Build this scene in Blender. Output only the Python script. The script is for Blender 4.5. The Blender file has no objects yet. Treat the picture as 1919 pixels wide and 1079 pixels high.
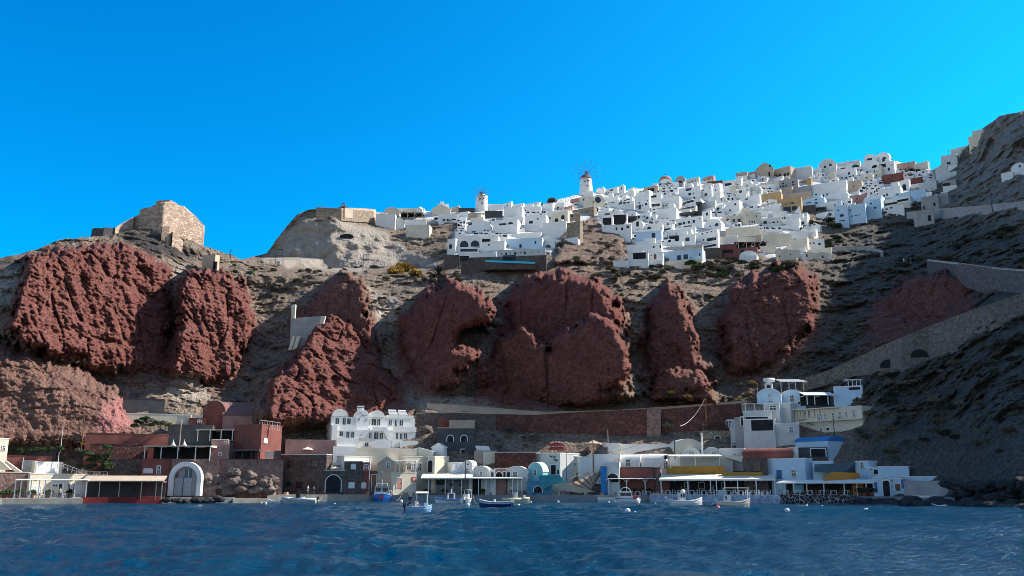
import bpy, bmesh, math, random
import numpy as np
from mathutils import Vector

# ------------------------------------------------------------------ camera, sky, sun
PI = math.pi
FOC = 1662.0
CAMZ = 3.0
PITCH = math.atan((910 - 539.5) / FOC)
SUN_EL, SUN_AZ = 38.0, 15.0          # azimuth measured from +X (camera right) towards +Y (away)
scene = bpy.context.scene
COL = scene.collection
cam = bpy.data.cameras.new('camera')
camo = bpy.data.objects.new('camera', cam)
COL.objects.link(camo)
camo.location = (0, 0, CAMZ)
camo.rotation_euler = (PI / 2 + PITCH, 0, 0)
cam.sensor_width = 36
cam.lens = 36 * FOC / 1919
cam.clip_start = 0.5
cam.clip_end = 6000
scene.camera = camo
scene.view_settings.view_transform = 'Standard'
scene.view_settings.look = 'None'
scene.view_settings.exposure = 0.75
scene.view_settings.gamma = 1.0
scene.cycles.use_denoising = True
scene.cycles.denoiser = 'OPENIMAGEDENOISE'
scene.cycles.denoising_input_passes = 'RGB_ALBEDO_NORMAL'
scene.cycles.denoising_prefilter = 'ACCURATE'
scene.cycles.filter_width = 0.9
scene.cycles.max_bounces = 5
scene.cycles.diffuse_bounces = 3
scene.cycles.glossy_bounces = 3

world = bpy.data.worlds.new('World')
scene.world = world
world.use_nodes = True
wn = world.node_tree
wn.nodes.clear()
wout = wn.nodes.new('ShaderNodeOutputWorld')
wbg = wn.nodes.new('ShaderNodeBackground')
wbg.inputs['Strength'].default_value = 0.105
sky = wn.nodes.new('ShaderNodeTexSky')
sky.sky_type = 'NISHITA'
sky.sun_disc = False
sky.sun_elevation = math.radians(SUN_EL)
sky.sun_rotation = math.radians(90 - SUN_AZ)
sky.altitude = 0
sky.air_density = 1.0
sky.dust_density = 0.3
sky.ozone_density = 3.0
# sky tinted deep blue ahead; left paler behind the camera to light shaded fronts
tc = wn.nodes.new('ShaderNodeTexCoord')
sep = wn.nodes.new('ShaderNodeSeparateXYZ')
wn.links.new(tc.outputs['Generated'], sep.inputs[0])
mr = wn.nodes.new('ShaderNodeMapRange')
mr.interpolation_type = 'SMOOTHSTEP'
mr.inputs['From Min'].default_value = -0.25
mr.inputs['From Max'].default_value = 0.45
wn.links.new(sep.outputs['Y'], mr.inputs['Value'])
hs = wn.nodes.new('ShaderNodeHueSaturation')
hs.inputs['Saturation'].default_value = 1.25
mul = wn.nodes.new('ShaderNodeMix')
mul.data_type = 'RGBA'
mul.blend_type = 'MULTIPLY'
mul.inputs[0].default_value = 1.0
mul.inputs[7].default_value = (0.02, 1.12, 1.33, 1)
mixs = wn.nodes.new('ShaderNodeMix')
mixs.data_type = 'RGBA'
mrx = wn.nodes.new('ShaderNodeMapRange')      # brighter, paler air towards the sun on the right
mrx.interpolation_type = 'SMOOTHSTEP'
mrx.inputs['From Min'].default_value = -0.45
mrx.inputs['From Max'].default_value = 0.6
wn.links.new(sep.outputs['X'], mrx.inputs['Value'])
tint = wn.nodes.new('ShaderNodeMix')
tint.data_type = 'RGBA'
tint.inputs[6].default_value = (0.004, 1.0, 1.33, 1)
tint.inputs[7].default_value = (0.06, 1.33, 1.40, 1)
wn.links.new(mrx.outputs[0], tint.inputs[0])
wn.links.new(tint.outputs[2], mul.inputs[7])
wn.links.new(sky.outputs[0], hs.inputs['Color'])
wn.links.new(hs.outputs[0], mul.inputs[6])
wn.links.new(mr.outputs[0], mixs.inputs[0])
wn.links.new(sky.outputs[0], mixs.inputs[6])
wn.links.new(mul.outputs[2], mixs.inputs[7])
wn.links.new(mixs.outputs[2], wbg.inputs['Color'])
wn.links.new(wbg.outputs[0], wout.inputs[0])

sun = bpy.data.lights.new('sun', 'SUN')
sun.energy = 5.0
sun.angle = math.radians(0.5)
sun.color = (1.0, 0.93, 0.83)
suno = bpy.data.objects.new('sun', sun)
COL.objects.link(suno)
_e, _a = math.radians(SUN_EL), math.radians(SUN_AZ)
SUN = Vector((math.cos(_e) * math.cos(_a), math.cos(_e) * math.sin(_a), math.sin(_e)))
suno.rotation_euler = (-SUN).to_track_quat('-Z', 'Y').to_euler()
suno.location = (200, 100, 300)

# ------------------------------------------------------------------ measuring the photo
SP, CP = math.sin(PITCH), math.cos(PITCH)


def P(u, v, d):
    """world point seen at photo pixel (u, v) at forward distance d (metres along +Y)"""
    zz = (539.5 - v) / FOC
    den = CP - zz * SP
    return ((u - 959.5) / FOC * d / den, d + 0 * zz, CAMZ + d * (SP + zz * CP) / den)


def PV(u, v, d):
    a = P(u, v, d)
    return Vector((float(a[0]), float(a[1]), float(a[2])))


def water_d(v):
    zz = (539.5 - v) / FOC
    return -CAMZ * (CP - zz * SP) / (SP + zz * CP)


REG = {'A': (0, 740, 4.795), 'B': (380, 740, 4.795), 'C': (760, 740, 4.795), 'D': (1120, 740, 4.795),
       'E': (1519, 740, 4.795), 'F': (1380, 640, 5.994), 'G': (130, 350, 4.795), 'H': (480, 320, 4.795),
       'I': (820, 300, 4.903), 'J': (1100, 280, 4.903), 'K': (1360, 260, 4.497), 'L': (1599, 180, 4.497),
       'X': (0, 0, 1.0)}


def R_(r, x, y):
    a, b, s = REG[r]
    return a + x / s, b + y / s


# ------------------------------------------------------------------ noise
def _hash(x, y, z, seed):
    h = (x.astype(np.uint32) * np.uint32(374761393) + y.astype(np.uint32) * np.uint32(668265263)
         + z.astype(np.uint32) * np.uint32(2147483647) + np.uint32(seed * 1013904223 & 0xffffffff))
    h = (h ^ (h >> np.uint32(13))) * np.uint32(1274126177)
    h = (h ^ (h >> np.uint32(16))) * np.uint32(2246822519)
    h = h ^ (h >> np.uint32(15))
    return (h & np.uint32(0xffff)).astype(np.float64) / 65535.0


def vnoise(x, y, z, seed=0):
    xi, yi, zi = np.floor(x).astype(np.int64), np.floor(y).astype(np.int64), np.floor(z).astype(np.int64)
    fx, fy, fz = x - xi, y - yi, z - zi
    fx, fy, fz = [f * f * f * (f * (f * 6 - 15) + 10) for f in (fx, fy, fz)]
    r = 0
    for dx in (0, 1):
        for dy in (0, 1):
            for dz in (0, 1):
                w = (fx if dx else 1 - fx) * (fy if dy else 1 - fy) * (fz if dz else 1 - fz)
                r = r + w * _hash(xi + dx, yi + dy, zi + dz, seed)
    return r * 2 - 1


def fbm(x, y, z, octv=4, seed=0, gain=0.5):
    a, s, f = 1.0, 0.0, 1.0
    for i in range(octv):
        s = s + a * vnoise(x * f, y * f, z * f, seed + i * 7)
        a *= gain
        f *= 2.03
    return s


def worley(x, y, z, seed=0):
    xi, yi, zi = np.floor(x).astype(np.int64), np.floor(y).astype(np.int64), np.floor(z).astype(np.int64)
    best = np.full(x.shape, 9.0)
    for dx in (-1, 0, 1):
        for dy in (-1, 0, 1):
            for dz in (-1, 0, 1):
                a, b, c = xi + dx, yi + dy, zi + dz
                px = a + _hash(a, b, c, seed) - x
                py = b + _hash(a, b, c, seed + 1) - y
                pz = c + _hash(a, b, c, seed + 2) - z
                best = np.minimum(best, px * px + py * py + pz * pz)
    return np.sqrt(best)


# ------------------------------------------------------------------ materials
def mat(name, col, rough=0.9, var=0.12, scale=0.6, bump=0.0, bscale=3.0, spec=0.2, col2=None, metallic=0.0):
    m = bpy.data.materials.new(name)
    m.use_nodes = True
    nt = m.node_tree
    b = nt.nodes['Principled BSDF']
    b.inputs['Roughness'].default_value = rough
    b.inputs['Metallic'].default_value = metallic
    b.inputs['Specular IOR Level'].default_value = spec
    t = nt.nodes.new('ShaderNodeTexCoord')
    n = nt.nodes.new('ShaderNodeTexNoise')
    n.inputs['Scale'].default_value = scale
    n.inputs['Detail'].default_value = 6
    n.inputs['Roughness'].default_value = 0.65
    geo = nt.nodes.new('ShaderNodeNewGeometry')
    nt.links.new(geo.outputs['Position'], n.inputs['Vector'])
    r = nt.nodes.new('ShaderNodeValToRGB')
    r.color_ramp.elements[0].position = 0.3
    r.color_ramp.elements[1].position = 0.7
    c2 = col2 if col2 else tuple(c * (1 - 2 * var) for c in col)
    r.color_ramp.elements[0].color = (*c2, 1)
    r.color_ramp.elements[1].color = (*[min(1, c * (1 + var)) for c in col], 1)
    nt.links.new(n.outputs['Fac'], r.inputs['Fac'])
    nt.links.new(r.outputs['Color'], b.inputs['Base Color'])
    if bump > 0:
        n2 = nt.nodes.new('ShaderNodeTexNoise')
        n2.inputs['Scale'].default_value = bscale
        n2.inputs['Detail'].default_value = 5
        nt.links.new(geo.outputs['Position'], n2.inputs['Vector'])
        bp = nt.nodes.new('ShaderNodeBump')
        bp.inputs['Strength'].default_value = 0.8
        bp.inputs['Distance'].default_value = bump
        nt.links.new(n2.outputs['Fac'], bp.inputs['Height'])
        nt.links.new(bp.outputs['Normal'], b.inputs['Normal'])
    return m


def stone_mat(name, col, mortar, scale=1.6, bump=0.12):
    m = bpy.data.materials.new(name)
    m.use_nodes = True
    nt = m.node_tree
    b = nt.nodes['Principled BSDF']
    b.inputs['Roughness'].default_value = 0.95
    b.inputs['Specular IOR Level'].default_value = 0.15
    geo = nt.nodes.new('ShaderNodeNewGeometry')
    v1 = nt.nodes.new('ShaderNodeTexVoronoi')
    v1.inputs['Scale'].default_value = scale
    nt.links.new(geo.outputs['Position'], v1.inputs['Vector'])
    v2 = nt.nodes.new('ShaderNodeTexVoronoi')
    v2.feature = 'DISTANCE_TO_EDGE'
    v2.inputs['Scale'].default_value = scale
    nt.links.new(geo.outputs['Position'], v2.inputs['Vector'])
    sp = nt.nodes.new('ShaderNodeSeparateColor')
    nt.links.new(v1.outputs['Color'], sp.inputs[0])
    r = nt.nodes.new('ShaderNodeValToRGB')
    r.color_ramp.elements[0].color = (*[c * 0.62 for c in col], 1)
    r.color_ramp.elements[1].color = (*[min(1, c * 1.35) for c in col], 1)
    nt.links.new(sp.outputs[0], r.inputs['Fac'])
    mx = nt.nodes.new('ShaderNodeMix')
    mx.data_type = 'RGBA'
    ml = nt.nodes.new('ShaderNodeMapRange')
    ml.inputs['From Min'].default_value = 0.03
    ml.inputs['From Max'].default_value = 0.09
    nt.links.new(v2.outputs['Distance'], ml.inputs['Value'])
    nt.links.new(ml.outputs[0], mx.inputs[0])
    mx.inputs[6].default_value = (*mortar, 1)
    nt.links.new(r.outputs['Color'], mx.inputs[7])
    nt.links.new(mx.outputs[2], b.inputs['Base Color'])
    bp = nt.nodes.new('ShaderNodeBump')
    bp.inputs['Strength'].default_value = 0.9
    bp.inputs['Distance'].default_value = bump
    nt.links.new(ml.outputs[0], bp.inputs['Height'])
    nt.links.new(bp.outputs['Normal'], b.inputs['Normal'])
    return m


M = {}
M['W'] = mat('whitewash', (0.80, 0.79, 0.76), 0.85, 0.05, 0.35, 0.03, 1.2)
M['C'] = mat('cream_plaster', (0.72, 0.64, 0.50), 0.85, 0.07, 0.4, 0.03, 1.2)
M['P'] = mat('salmon_plaster', (0.55, 0.33, 0.26), 0.9, 0.1, 0.5, 0.03, 1.5)
M['O'] = mat('ochre_plaster', (0.50, 0.34, 0.17), 0.9, 0.12, 0.5, 0.03, 1.5)
M['M'] = mat('mustard_paint', (0.42, 0.23, 0.045), 0.8, 0.12, 0.8, 0.02, 2)
M['G'] = mat('grey_plaster', (0.36, 0.35, 0.34), 0.9, 0.12, 0.5, 0.04, 1.5)
M['Y'] = mat('pale_grey_plaster', (0.58, 0.60, 0.58), 0.9, 0.08, 0.5, 0.03, 1.5)
M['T'] = stone_mat('tan_stone', (0.34, 0.27, 0.20), (0.28, 0.23, 0.18), 2.2, 0.08)
M['F'] = stone_mat('dark_path_stone', (0.21, 0.185, 0.165), (0.16, 0.14, 0.125), 2.4, 0.1)
M['S'] = stone_mat('pinkish_stone', (0.26, 0.16, 0.135), (0.30, 0.22, 0.19), 2.2, 0.08)
M['D'] = stone_mat('dark_lava_stone', (0.125, 0.095, 0.085), (0.16, 0.13, 0.115), 1.8)
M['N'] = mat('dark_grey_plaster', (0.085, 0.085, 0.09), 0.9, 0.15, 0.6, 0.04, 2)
M['R'] = mat('red_brown_plaster', (0.23, 0.085, 0.07), 0.9, 0.16, 0.5, 0.03, 1.5)
M['K'] = mat('dusty_pink_plaster', (0.42, 0.24, 0.21), 0.9, 0.14, 0.5, 0.03, 1.5)
M['Q'] = stone_mat('dry_stone_red', (0.14, 0.06, 0.05), (0.09, 0.055, 0.05), 1.3)
M['B'] = mat('pale_blue_and_shaded_white', (0.50, 0.66, 0.78), 0.85, 0.06, 0.4, 0.03, 1.5)  # pale blue walls; on white houses the blue stands for skylit shade
M['U'] = mat('blue_paint', (0.04, 0.22, 0.50), 0.6, 0.12, 0.8, 0.02, 2)
M['Z'] = mat('turquoise_plaster', (0.25, 0.55, 0.58), 0.85, 0.08, 0.5, 0.02, 2)
M['A'] = mat('tan_plaster', (0.50, 0.40, 0.31), 0.9, 0.1, 0.4, 0.04, 1.5)
M['E'] = mat('corrugated_grey', (0.40, 0.39, 0.36), 0.7, 0.1, 0.6, 0.02, 2)
M['V'] = mat('brown_roofing', (0.20, 0.11, 0.10), 0.85, 0.1, 0.8, 0.03, 2)
M['roofw'] = mat('white_roof_coating', (0.80, 0.77, 0.70), 0.8, 0.06, 0.5)
M['tile'] = mat('pale_red_roof', (0.55, 0.24, 0.18), 0.85, 0.12, 0.8, 0.04, 4)
M['dome'] = mat('rosy_dome', (0.45, 0.26, 0.20), 0.8, 0.1, 0.8)
M['glass'] = mat('dark_window_glass', (0.018, 0.024, 0.032), 0.15, 0.3, 0.7, spec=0.5)
M['void'] = mat('painted_interior_shade', (0.03, 0.032, 0.036), 0.95, 0.3, 0.6)  # near-black colour stands for shade inside openings and under roofs
M['frame'] = mat('white_window_frame', (0.74, 0.75, 0.74), 0.6, 0.05, 1.0)
M['frameb'] = mat('brown_window_frame', (0.12, 0.07, 0.06), 0.7, 0.1, 1.0)
M['bluewood'] = mat('blue_painted_wood', (0.05, 0.16, 0.36), 0.5, 0.1, 1.5)
M['redwood'] = mat('red_painted_wood', (0.40, 0.06, 0.06), 0.5, 0.1, 1.5)
M['pinkwood'] = mat('pink_painted_wood', (0.55, 0.28, 0.22), 0.6, 0.1, 1.5)
M['brownwood'] = mat('brown_wood', (0.20, 0.10, 0.06), 0.7, 0.2, 2.0)
M['yellowwood'] = mat('yellow_painted_wood', (0.60, 0.36, 0.06), 0.6, 0.1, 2.0)
M['tanwood'] = mat('weathered_wood', (0.45, 0.33, 0.24), 0.8, 0.18, 2.0)
M['metal'] = mat('galvanised_metal', (0.42, 0.43, 0.44), 0.5, 0.1, 2.0, spec=0.5)
M['darkmetal'] = mat('dark_metal', (0.06, 0.06, 0.065), 0.5, 0.1, 2.0)
M['whitemetal'] = mat('white_metal', (0.78, 0.78, 0.76), 0.45, 0.05, 2.0)
M['canvas'] = mat('cream_canvas', (0.76, 0.71, 0.60), 0.9, 0.07, 0.8, 0.03, 1.5)
M['slate'] = mat('slate_blue_canvas', (0.10, 0.16, 0.20), 0.9, 0.1, 0.8, 0.03, 1.5)
M['teal'] = mat('teal_canvas', (0.06, 0.30, 0.36), 0.9, 0.1, 0.8, 0.03, 1.5)
M['beige'] = mat('beige_canvas', (0.52, 0.42, 0.32), 0.9, 0.1, 0.8, 0.03, 1.5)
M['orange'] = mat('orange_panel', (0.55, 0.25, 0.05), 0.7, 0.1, 0.8)
M['concrete'] = mat('quay_concrete', (0.40, 0.36, 0.30), 0.9, 0.15, 0.4, 0.05, 1.5)
M['greyconc'] = mat('grey_concrete', (0.23, 0.25, 0.26), 0.9, 0.15, 0.4, 0.05, 1.5)
M['bluequay'] = stone_mat('blue_white_quay', (0.36, 0.45, 0.58), (0.50, 0.56, 0.64), 1.4)
M['darkquay'] = stone_mat('mortared_lava', (0.035, 0.035, 0.04), (0.45, 0.45, 0.46), 1.7)
M['redquay'] = mat('red_quay', (0.22, 0.035, 0.035), 0.8, 0.15, 0.6, 0.04, 2)
M['rock'] = mat('dark_shore_rock', (0.04, 0.04, 0.043), 0.85, 0.35, 0.9, 0.3, 2.5)
M['paler'] = mat('pale_boulder', (0.20, 0.155, 0.135), 0.95, 0.3, 0.9, 0.3, 2.0)
M['skin'] = mat('skin', (0.52, 0.32, 0.23), 0.6, 0.05, 3)
M['cloth_w'] = mat('white_cotton', (0.78, 0.77, 0.74), 0.9, 0.05, 3)
M['cloth_d'] = mat('dark_cotton', (0.05, 0.05, 0.07), 0.9, 0.1, 3)
M['cloth_r'] = mat('red_cotton', (0.45, 0.08, 0.08), 0.9, 0.1, 3)
M['cloth_b'] = mat('blue_cotton', (0.10, 0.18, 0.38), 0.9, 0.1, 3)
M['hair'] = mat('dark_hair', (0.03, 0.022, 0.018), 0.7, 0.1, 3)
M['hullw'] = mat('white_gelcoat', (0.76, 0.76, 0.73), 0.3, 0.05, 0.8, spec=0.5)
M['hullb'] = mat('blue_boat_paint', (0.02, 0.12, 0.42), 0.35, 0.1, 0.8, spec=0.5)
M['hulll'] = mat('light_blue_boat_paint', (0.26, 0.44, 0.66), 0.35, 0.1, 0.8, spec=0.5)
M['hulln'] = mat('navy_boat_paint', (0.012, 0.035, 0.13), 0.35, 0.1, 0.8, spec=0.5)
M['hullk'] = mat('black_rubber', (0.03, 0.035, 0.04), 0.55, 0.1, 0.8)
M['hullg'] = mat('pale_grey_rubber', (0.48, 0.52, 0.52), 0.55, 0.08, 0.8)
M['hully'] = mat('yellowish_gelcoat', (0.66, 0.62, 0.42), 0.4, 0.06, 0.8)
M['hullr'] = mat('red_boat_paint', (0.55, 0.04, 0.06), 0.35, 0.1, 0.8, spec=0.5)
M['hullc'] = mat('cream_boat_paint', (0.70, 0.58, 0.46), 0.4, 0.08, 0.8)
M['buoyw'] = mat('white_buoy', (0.78, 0.78, 0.78), 0.4, 0.05, 2)
M['buoyp'] = mat('pink_buoy', (0.75, 0.22, 0.28), 0.4, 0.08, 2)
M['tealblue'] = mat('teal_blue_paint', (0.08, 0.24, 0.36), 0.7, 0.12, 0.8, 0.02, 2)
M['pool'] = mat('pool_tile', (0.05, 0.55, 0.75), 0.2, 0.05, 1, spec=0.5)
M['leaf_dry'] = mat('dry_shrub_leaf', (0.20, 0.165, 0.115), 0.95, 0.25, 1.5)
M['leaf_green'] = mat('green_leaf', (0.055, 0.09, 0.03), 0.9, 0.3, 1.5)
M['leaf_grey'] = mat('grey_green_leaf', (0.12, 0.125, 0.085), 0.95, 0.25, 1.5)
M['leaf_gold'] = mat('golden_dry_leaf', (0.42, 0.27, 0.07), 0.95, 0.2, 1.2)
M['leaf_pink'] = mat('bougainvillea_leaf', (0.38, 0.12, 0.13), 0.9, 0.25, 2)
M['leaf_dark'] = mat('dark_leaf', (0.045, 0.052, 0.04), 0.9, 0.3, 1.5)
M['bark'] = mat('shrub_bark', (0.10, 0.075, 0.055), 0.95, 0.2, 3)
M['sign_ink'] = mat('dark_sign_paint', (0.03, 0.05, 0.05), 0.8, 0.1, 2)
M['sign_red'] = mat('red_sign_paint', (0.55, 0.04, 0.06), 0.7, 0.1, 2)
M['screen'] = mat('pale_blue_board', (0.25, 0.55, 0.72), 0.6, 0.1, 1.5)


# ------------------------------------------------------------------ mesh helper
class MB:
    def __init__(s):
        s.v, s.f = [], []

    def add(s, vs, fs):
        o = len(s.v)
        s.v += [tuple(map(float, p)) for p in vs]
        s.f += [tuple(i + o for i in f) for f in fs]
        return s

    def box(s, x0, x1, y0, y1, z0, z1):
        return s.add([(x0, y0, z0), (x1, y0, z0), (x1, y1, z0), (x0, y1, z0), (x0, y0, z1), (x1, y0, z1), (x1, y1, z1), (x0, y1, z1)],
                     [(0, 1, 5, 4), (1, 2, 6, 5), (2, 3, 7, 6), (3, 0, 4, 7), (4, 5, 6, 7), (3, 2, 1, 0)])

    def prism(s, poly, y0, y1):
        """closed polygon in x,z extruded along y"""
        n = len(poly)
        vs = [(x, y0, z) for x, z in poly] + [(x, y1, z) for x, z in poly]
        fs = [tuple(range(n)), tuple(range(2 * n - 1, n - 1, -1))]
        fs += [(i, n + i, n + (i + 1) % n, (i + 1) % n) for i in range(n)]
        return s.add(vs, fs)

    def prismx(s, poly, x0, x1):
        n = len(poly)
        vs = [(x0, y, z) for y, z in poly] + [(x1, y, z) for y, z in poly]
        fs = [tuple(range(n)), tuple(range(2 * n - 1, n - 1, -1))]
        fs += [(i, n + i, n + (i + 1) % n, (i + 1) % n) for i in range(n)]
        return s.add(vs, fs)

    def tube(s, a, b, r0, r1=None, n=8, caps=True):
        a, b = Vector(a), Vector(b)
        r1 = r0 if r1 is None else r1
        d = (b - a).normalized()
        u = d.orthogonal().normalized()
        w = d.cross(u)
        vs = []
        for p, r in ((a, r0), (b, r1)):
            for i in range(n):
                t = 2 * PI * i / n
                vs.append(p + (u * math.cos(t) + w * math.sin(t)) * r)
        fs = [(i, (i + 1) % n, n + (i + 1) % n, n + i) for i in range(n)]
        if caps:
            fs += [tuple(range(n - 1, -1, -1)), tuple(range(n, 2 * n))]
        return s.add(vs, fs)

    def lathe(s, prof, n=20, cx=0, cy=0):
        k = len(prof)
        vs = [(cx + r * math.cos(2 * PI * i / n), cy + r * math.sin(2 * PI * i / n), z) for r, z in prof for i in range(n)]
        fs = []
        for j in range(k - 1):
            for i in range(n):
                fs.append((j * n + i, j * n + (i + 1) % n, (j + 1) * n + (i + 1) % n, (j + 1) * n + i))
        fs.append(tuple(range(n - 1, -1, -1)))
        fs.append(tuple((k - 1) * n + i for i in range(n)))
        return s.add(vs, fs)

    def mesh(s, name, m, smooth=False):
        me = bpy.data.meshes.new(name)
        me.from_pydata(s.v, [], s.f)
        if isinstance(m, str):
            m = M[m]
        me.materials.append(m)
        if smooth:
            me.polygons.foreach_set('use_smooth', [True] * len(me.polygons))
        me.update()
        return me

    def build(s, name, m, parent=None, smooth=False):
        o = bpy.data.objects.new(name, s.mesh(name, m, smooth))
        COL.objects.link(o)
        if parent is not None:
            o.parent = parent
        return o


def tag(o, label=None, cat=None, group=None, kind=None):
    if label:
        o['label'] = label
    if cat:
        o['category'] = cat
    if group:
        o['group'] = group
    if kind:
        o['kind'] = kind
    return o


def empty(name, loc, rz=0.0):
    o = bpy.data.objects.new(name, None)
    o.empty_display_size = 0.5
    o.location = loc
    o.rotation_euler = (0, 0, rz)
    COL.objects.link(o)
    return o


def copy_tree(o, parent=None):
    c = o.copy()
    COL.objects.link(c)
    if parent is not None:
        c.parent = parent
    for ch in list(o.children):
        copy_tree(ch, c)
    return c


def arch_poly(x0, x1, z0, z1, n=8):
    w = (x1 - x0) / 2
    c = (x0 + x1) / 2
    r = min(w, (z1 - z0) * 0.9)
    return [(x0, z0), (x1, z0)] + [(c + w * math.cos(PI * i / n), z1 - r + r * math.sin(PI * i / n)) for i in range(n + 1)]
# ------------------------------------------------------------------ the hillside
UC = [-420, 0, 250, 440, 490, 620, 760, 950, 1170, 1350, 1540, 1700, 1919, 2340, 2700]
DW_U = [-420, 0, 300, 480, 620, 950, 1170, 1350, 1460, 1600, 1760, 1919, 2340, 2700]
DW_D = [128, 150, 160, 169, 176, 178, 175, 170, 160, 149, 130, 112, 80, 66]


def dw(u):
    return np.interp(u, DW_U, DW_D)


PROF = {
    -420: [(930, 150), (880, 151), (830, 155), (650, 158), (560, 175), (500, 190), (420, 215)],
    0: [(925, 169), (880, 170), (830, 172), (700, 177), (640, 183), (560, 191), (500, 205), (470, 225)],
    250: [(925, 175), (880, 176), (830, 178), (780, 185), (700, 199), (640, 206), (560, 212), (480, 224), (425, 240)],
    440: [(925, 180), (870, 181), (830, 187), (760, 199), (700, 212), (600, 228), (520, 243), (480, 262)],
    490: [(925, 181), (870, 182), (830, 188), (760, 200), (700, 215), (600, 233), (520, 248), (486, 268), (482, 300), (400, 306)],
    620: [(925, 183), (875, 184), (840, 189), (780, 197), (740, 206), (640, 222), (560, 238), (510, 254), (502, 290), (400, 304)],
    760: [(925, 185), (870, 186), (840, 190), (770, 201), (740, 209), (640, 225), (560, 240), (515, 258), (503, 288), (440, 312), (390, 352)],
    950: [(925, 185), (870, 187), (830, 192), (770, 202), (740, 211), (650, 224), (560, 240), (515, 258), (490, 268), (440, 300), (380, 350)],
    1170: [(925, 183), (880, 185), (830, 192), (770, 203), (740, 211), (650, 224), (560, 242), (500, 264), (450, 302), (400, 337), (345, 382)],
    1350: [(925, 178), (880, 182), (830, 190), (770, 202), (740, 210), (650, 226), (560, 246), (495, 270), (450, 302), (400, 337), (330, 395)],
    1540: [(930, 169), (890, 173), (830, 181), (770, 191), (720, 200), (650, 214), (560, 238), (490, 268), (450, 300), (400, 335), (305, 410)],
    1700: [(940, 150), (900, 155), (850, 160), (770, 171), (700, 184), (640, 200), (560, 226), (500, 250), (440, 285), (380, 322), (295, 400)],
    1919: [(945, 117), (900, 120), (800, 131), (700, 146), (600, 166), (540, 184), (500, 202), (400, 248), (300, 290), (200, 320)],
    2340: [(960, 86), (900, 90), (700, 106), (500, 137), (300, 172), (200, 192), (100, 220), (0, 248)],  # unseen hill beyond the right edge, raised to cast shade leftwards
    2700: [(960, 70), (900, 74), (700, 84), (500, 98), (300, 116), (100, 136), (0, 148)]}  # unseen nearer flank, added to shade the far right shore
SKY_U = [-420, 0, 40, 75, 110, 170, 205, 250, 310, 385, 430, 455, 480, 500, 510, 535, 557, 575, 640, 720, 830, 900, 960, 1000, 1080,
         1150, 1240, 1300, 1400, 1500, 1600, 1680, 1735, 1752, 1775, 1812, 1840, 1872, 1925, 1990, 2080, 2340, 2700]
SKY_V = [500, 483, 476, 465, 450, 443, 436, 428, 430, 462, 477, 486, 479, 473, 460, 427, 401, 393, 392, 398, 396, 395, 392, 388, 364,
         360, 348, 345, 336, 325, 312, 302, 318, 316, 302, 275, 240, 218, 206, 162, 82, -75, -65]  # last heights: unseen hill at right, raised for its shadow


def smoothramp(x, a, b):
    t = np.clip((x - a) / (b - a), 0, 1)
    return t * t * (3 - 2 * t)


def base_F(u, v):
    u = np.asarray(u, float)
    v = np.asarray(v, float)
    cols = []
    for c in UC:
        pr = [(1000.0, float(dw(c)) - 0.5), (944.0, float(dw(c)))] + PROF[c]
        vv = [p[0] for p in pr][::-1]
        dd = [p[1] for p in pr][::-1]
        cols.append(np.interp(v, vv, dd))
    cols = np.array(cols)
    i = np.clip(np.searchsorted(UC, u) - 1, 0, len(UC) - 2)
    ua = np.array(UC, float)
    t = np.clip((u - ua[i]) / (ua[i + 1] - ua[i]), 0, 1)
    t = 0.35 * t + 0.65 * t * t * (3 - 2 * t)
    idx = np.arange(u.size).reshape(u.shape)
    cf = cols.reshape(len(UC), -1)
    return ((1 - t).ravel() * cf[i.ravel(), idx.ravel()] + t.ravel() * cf[i.ravel() + 1, idx.ravel()]).reshape(u.shape)


def sdf(poly, u, v):
    """signed distance to polygon in pixels, positive inside"""
    n = len(poly)
    dist = np.full(u.shape, 1e9)
    ins = np.zeros(u.shape, bool)
    for k in range(n):
        x0, y0 = poly[k]
        x1, y1 = poly[(k + 1) % n]
        ex, ey = x1 - x0, y1 - y0
        wx, wy = u - x0, v - y0
        t = np.clip((wx * ex + wy * ey) / (ex * ex + ey * ey + 1e-9), 0, 1)
        dist = np.minimum(dist, (wx - t * ex) ** 2 + (wy - t * ey) ** 2)
        c = ((y0 <= v) & (y1 > v)) | ((y1 <= v) & (y0 > v))
        xi = x0 + (v - y0) / (y1 - y0 + 1e-12) * ex
        ins ^= c & (u < xi)
    d = np.sqrt(dist)
    return np.where(ins, d, -d)


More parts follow.
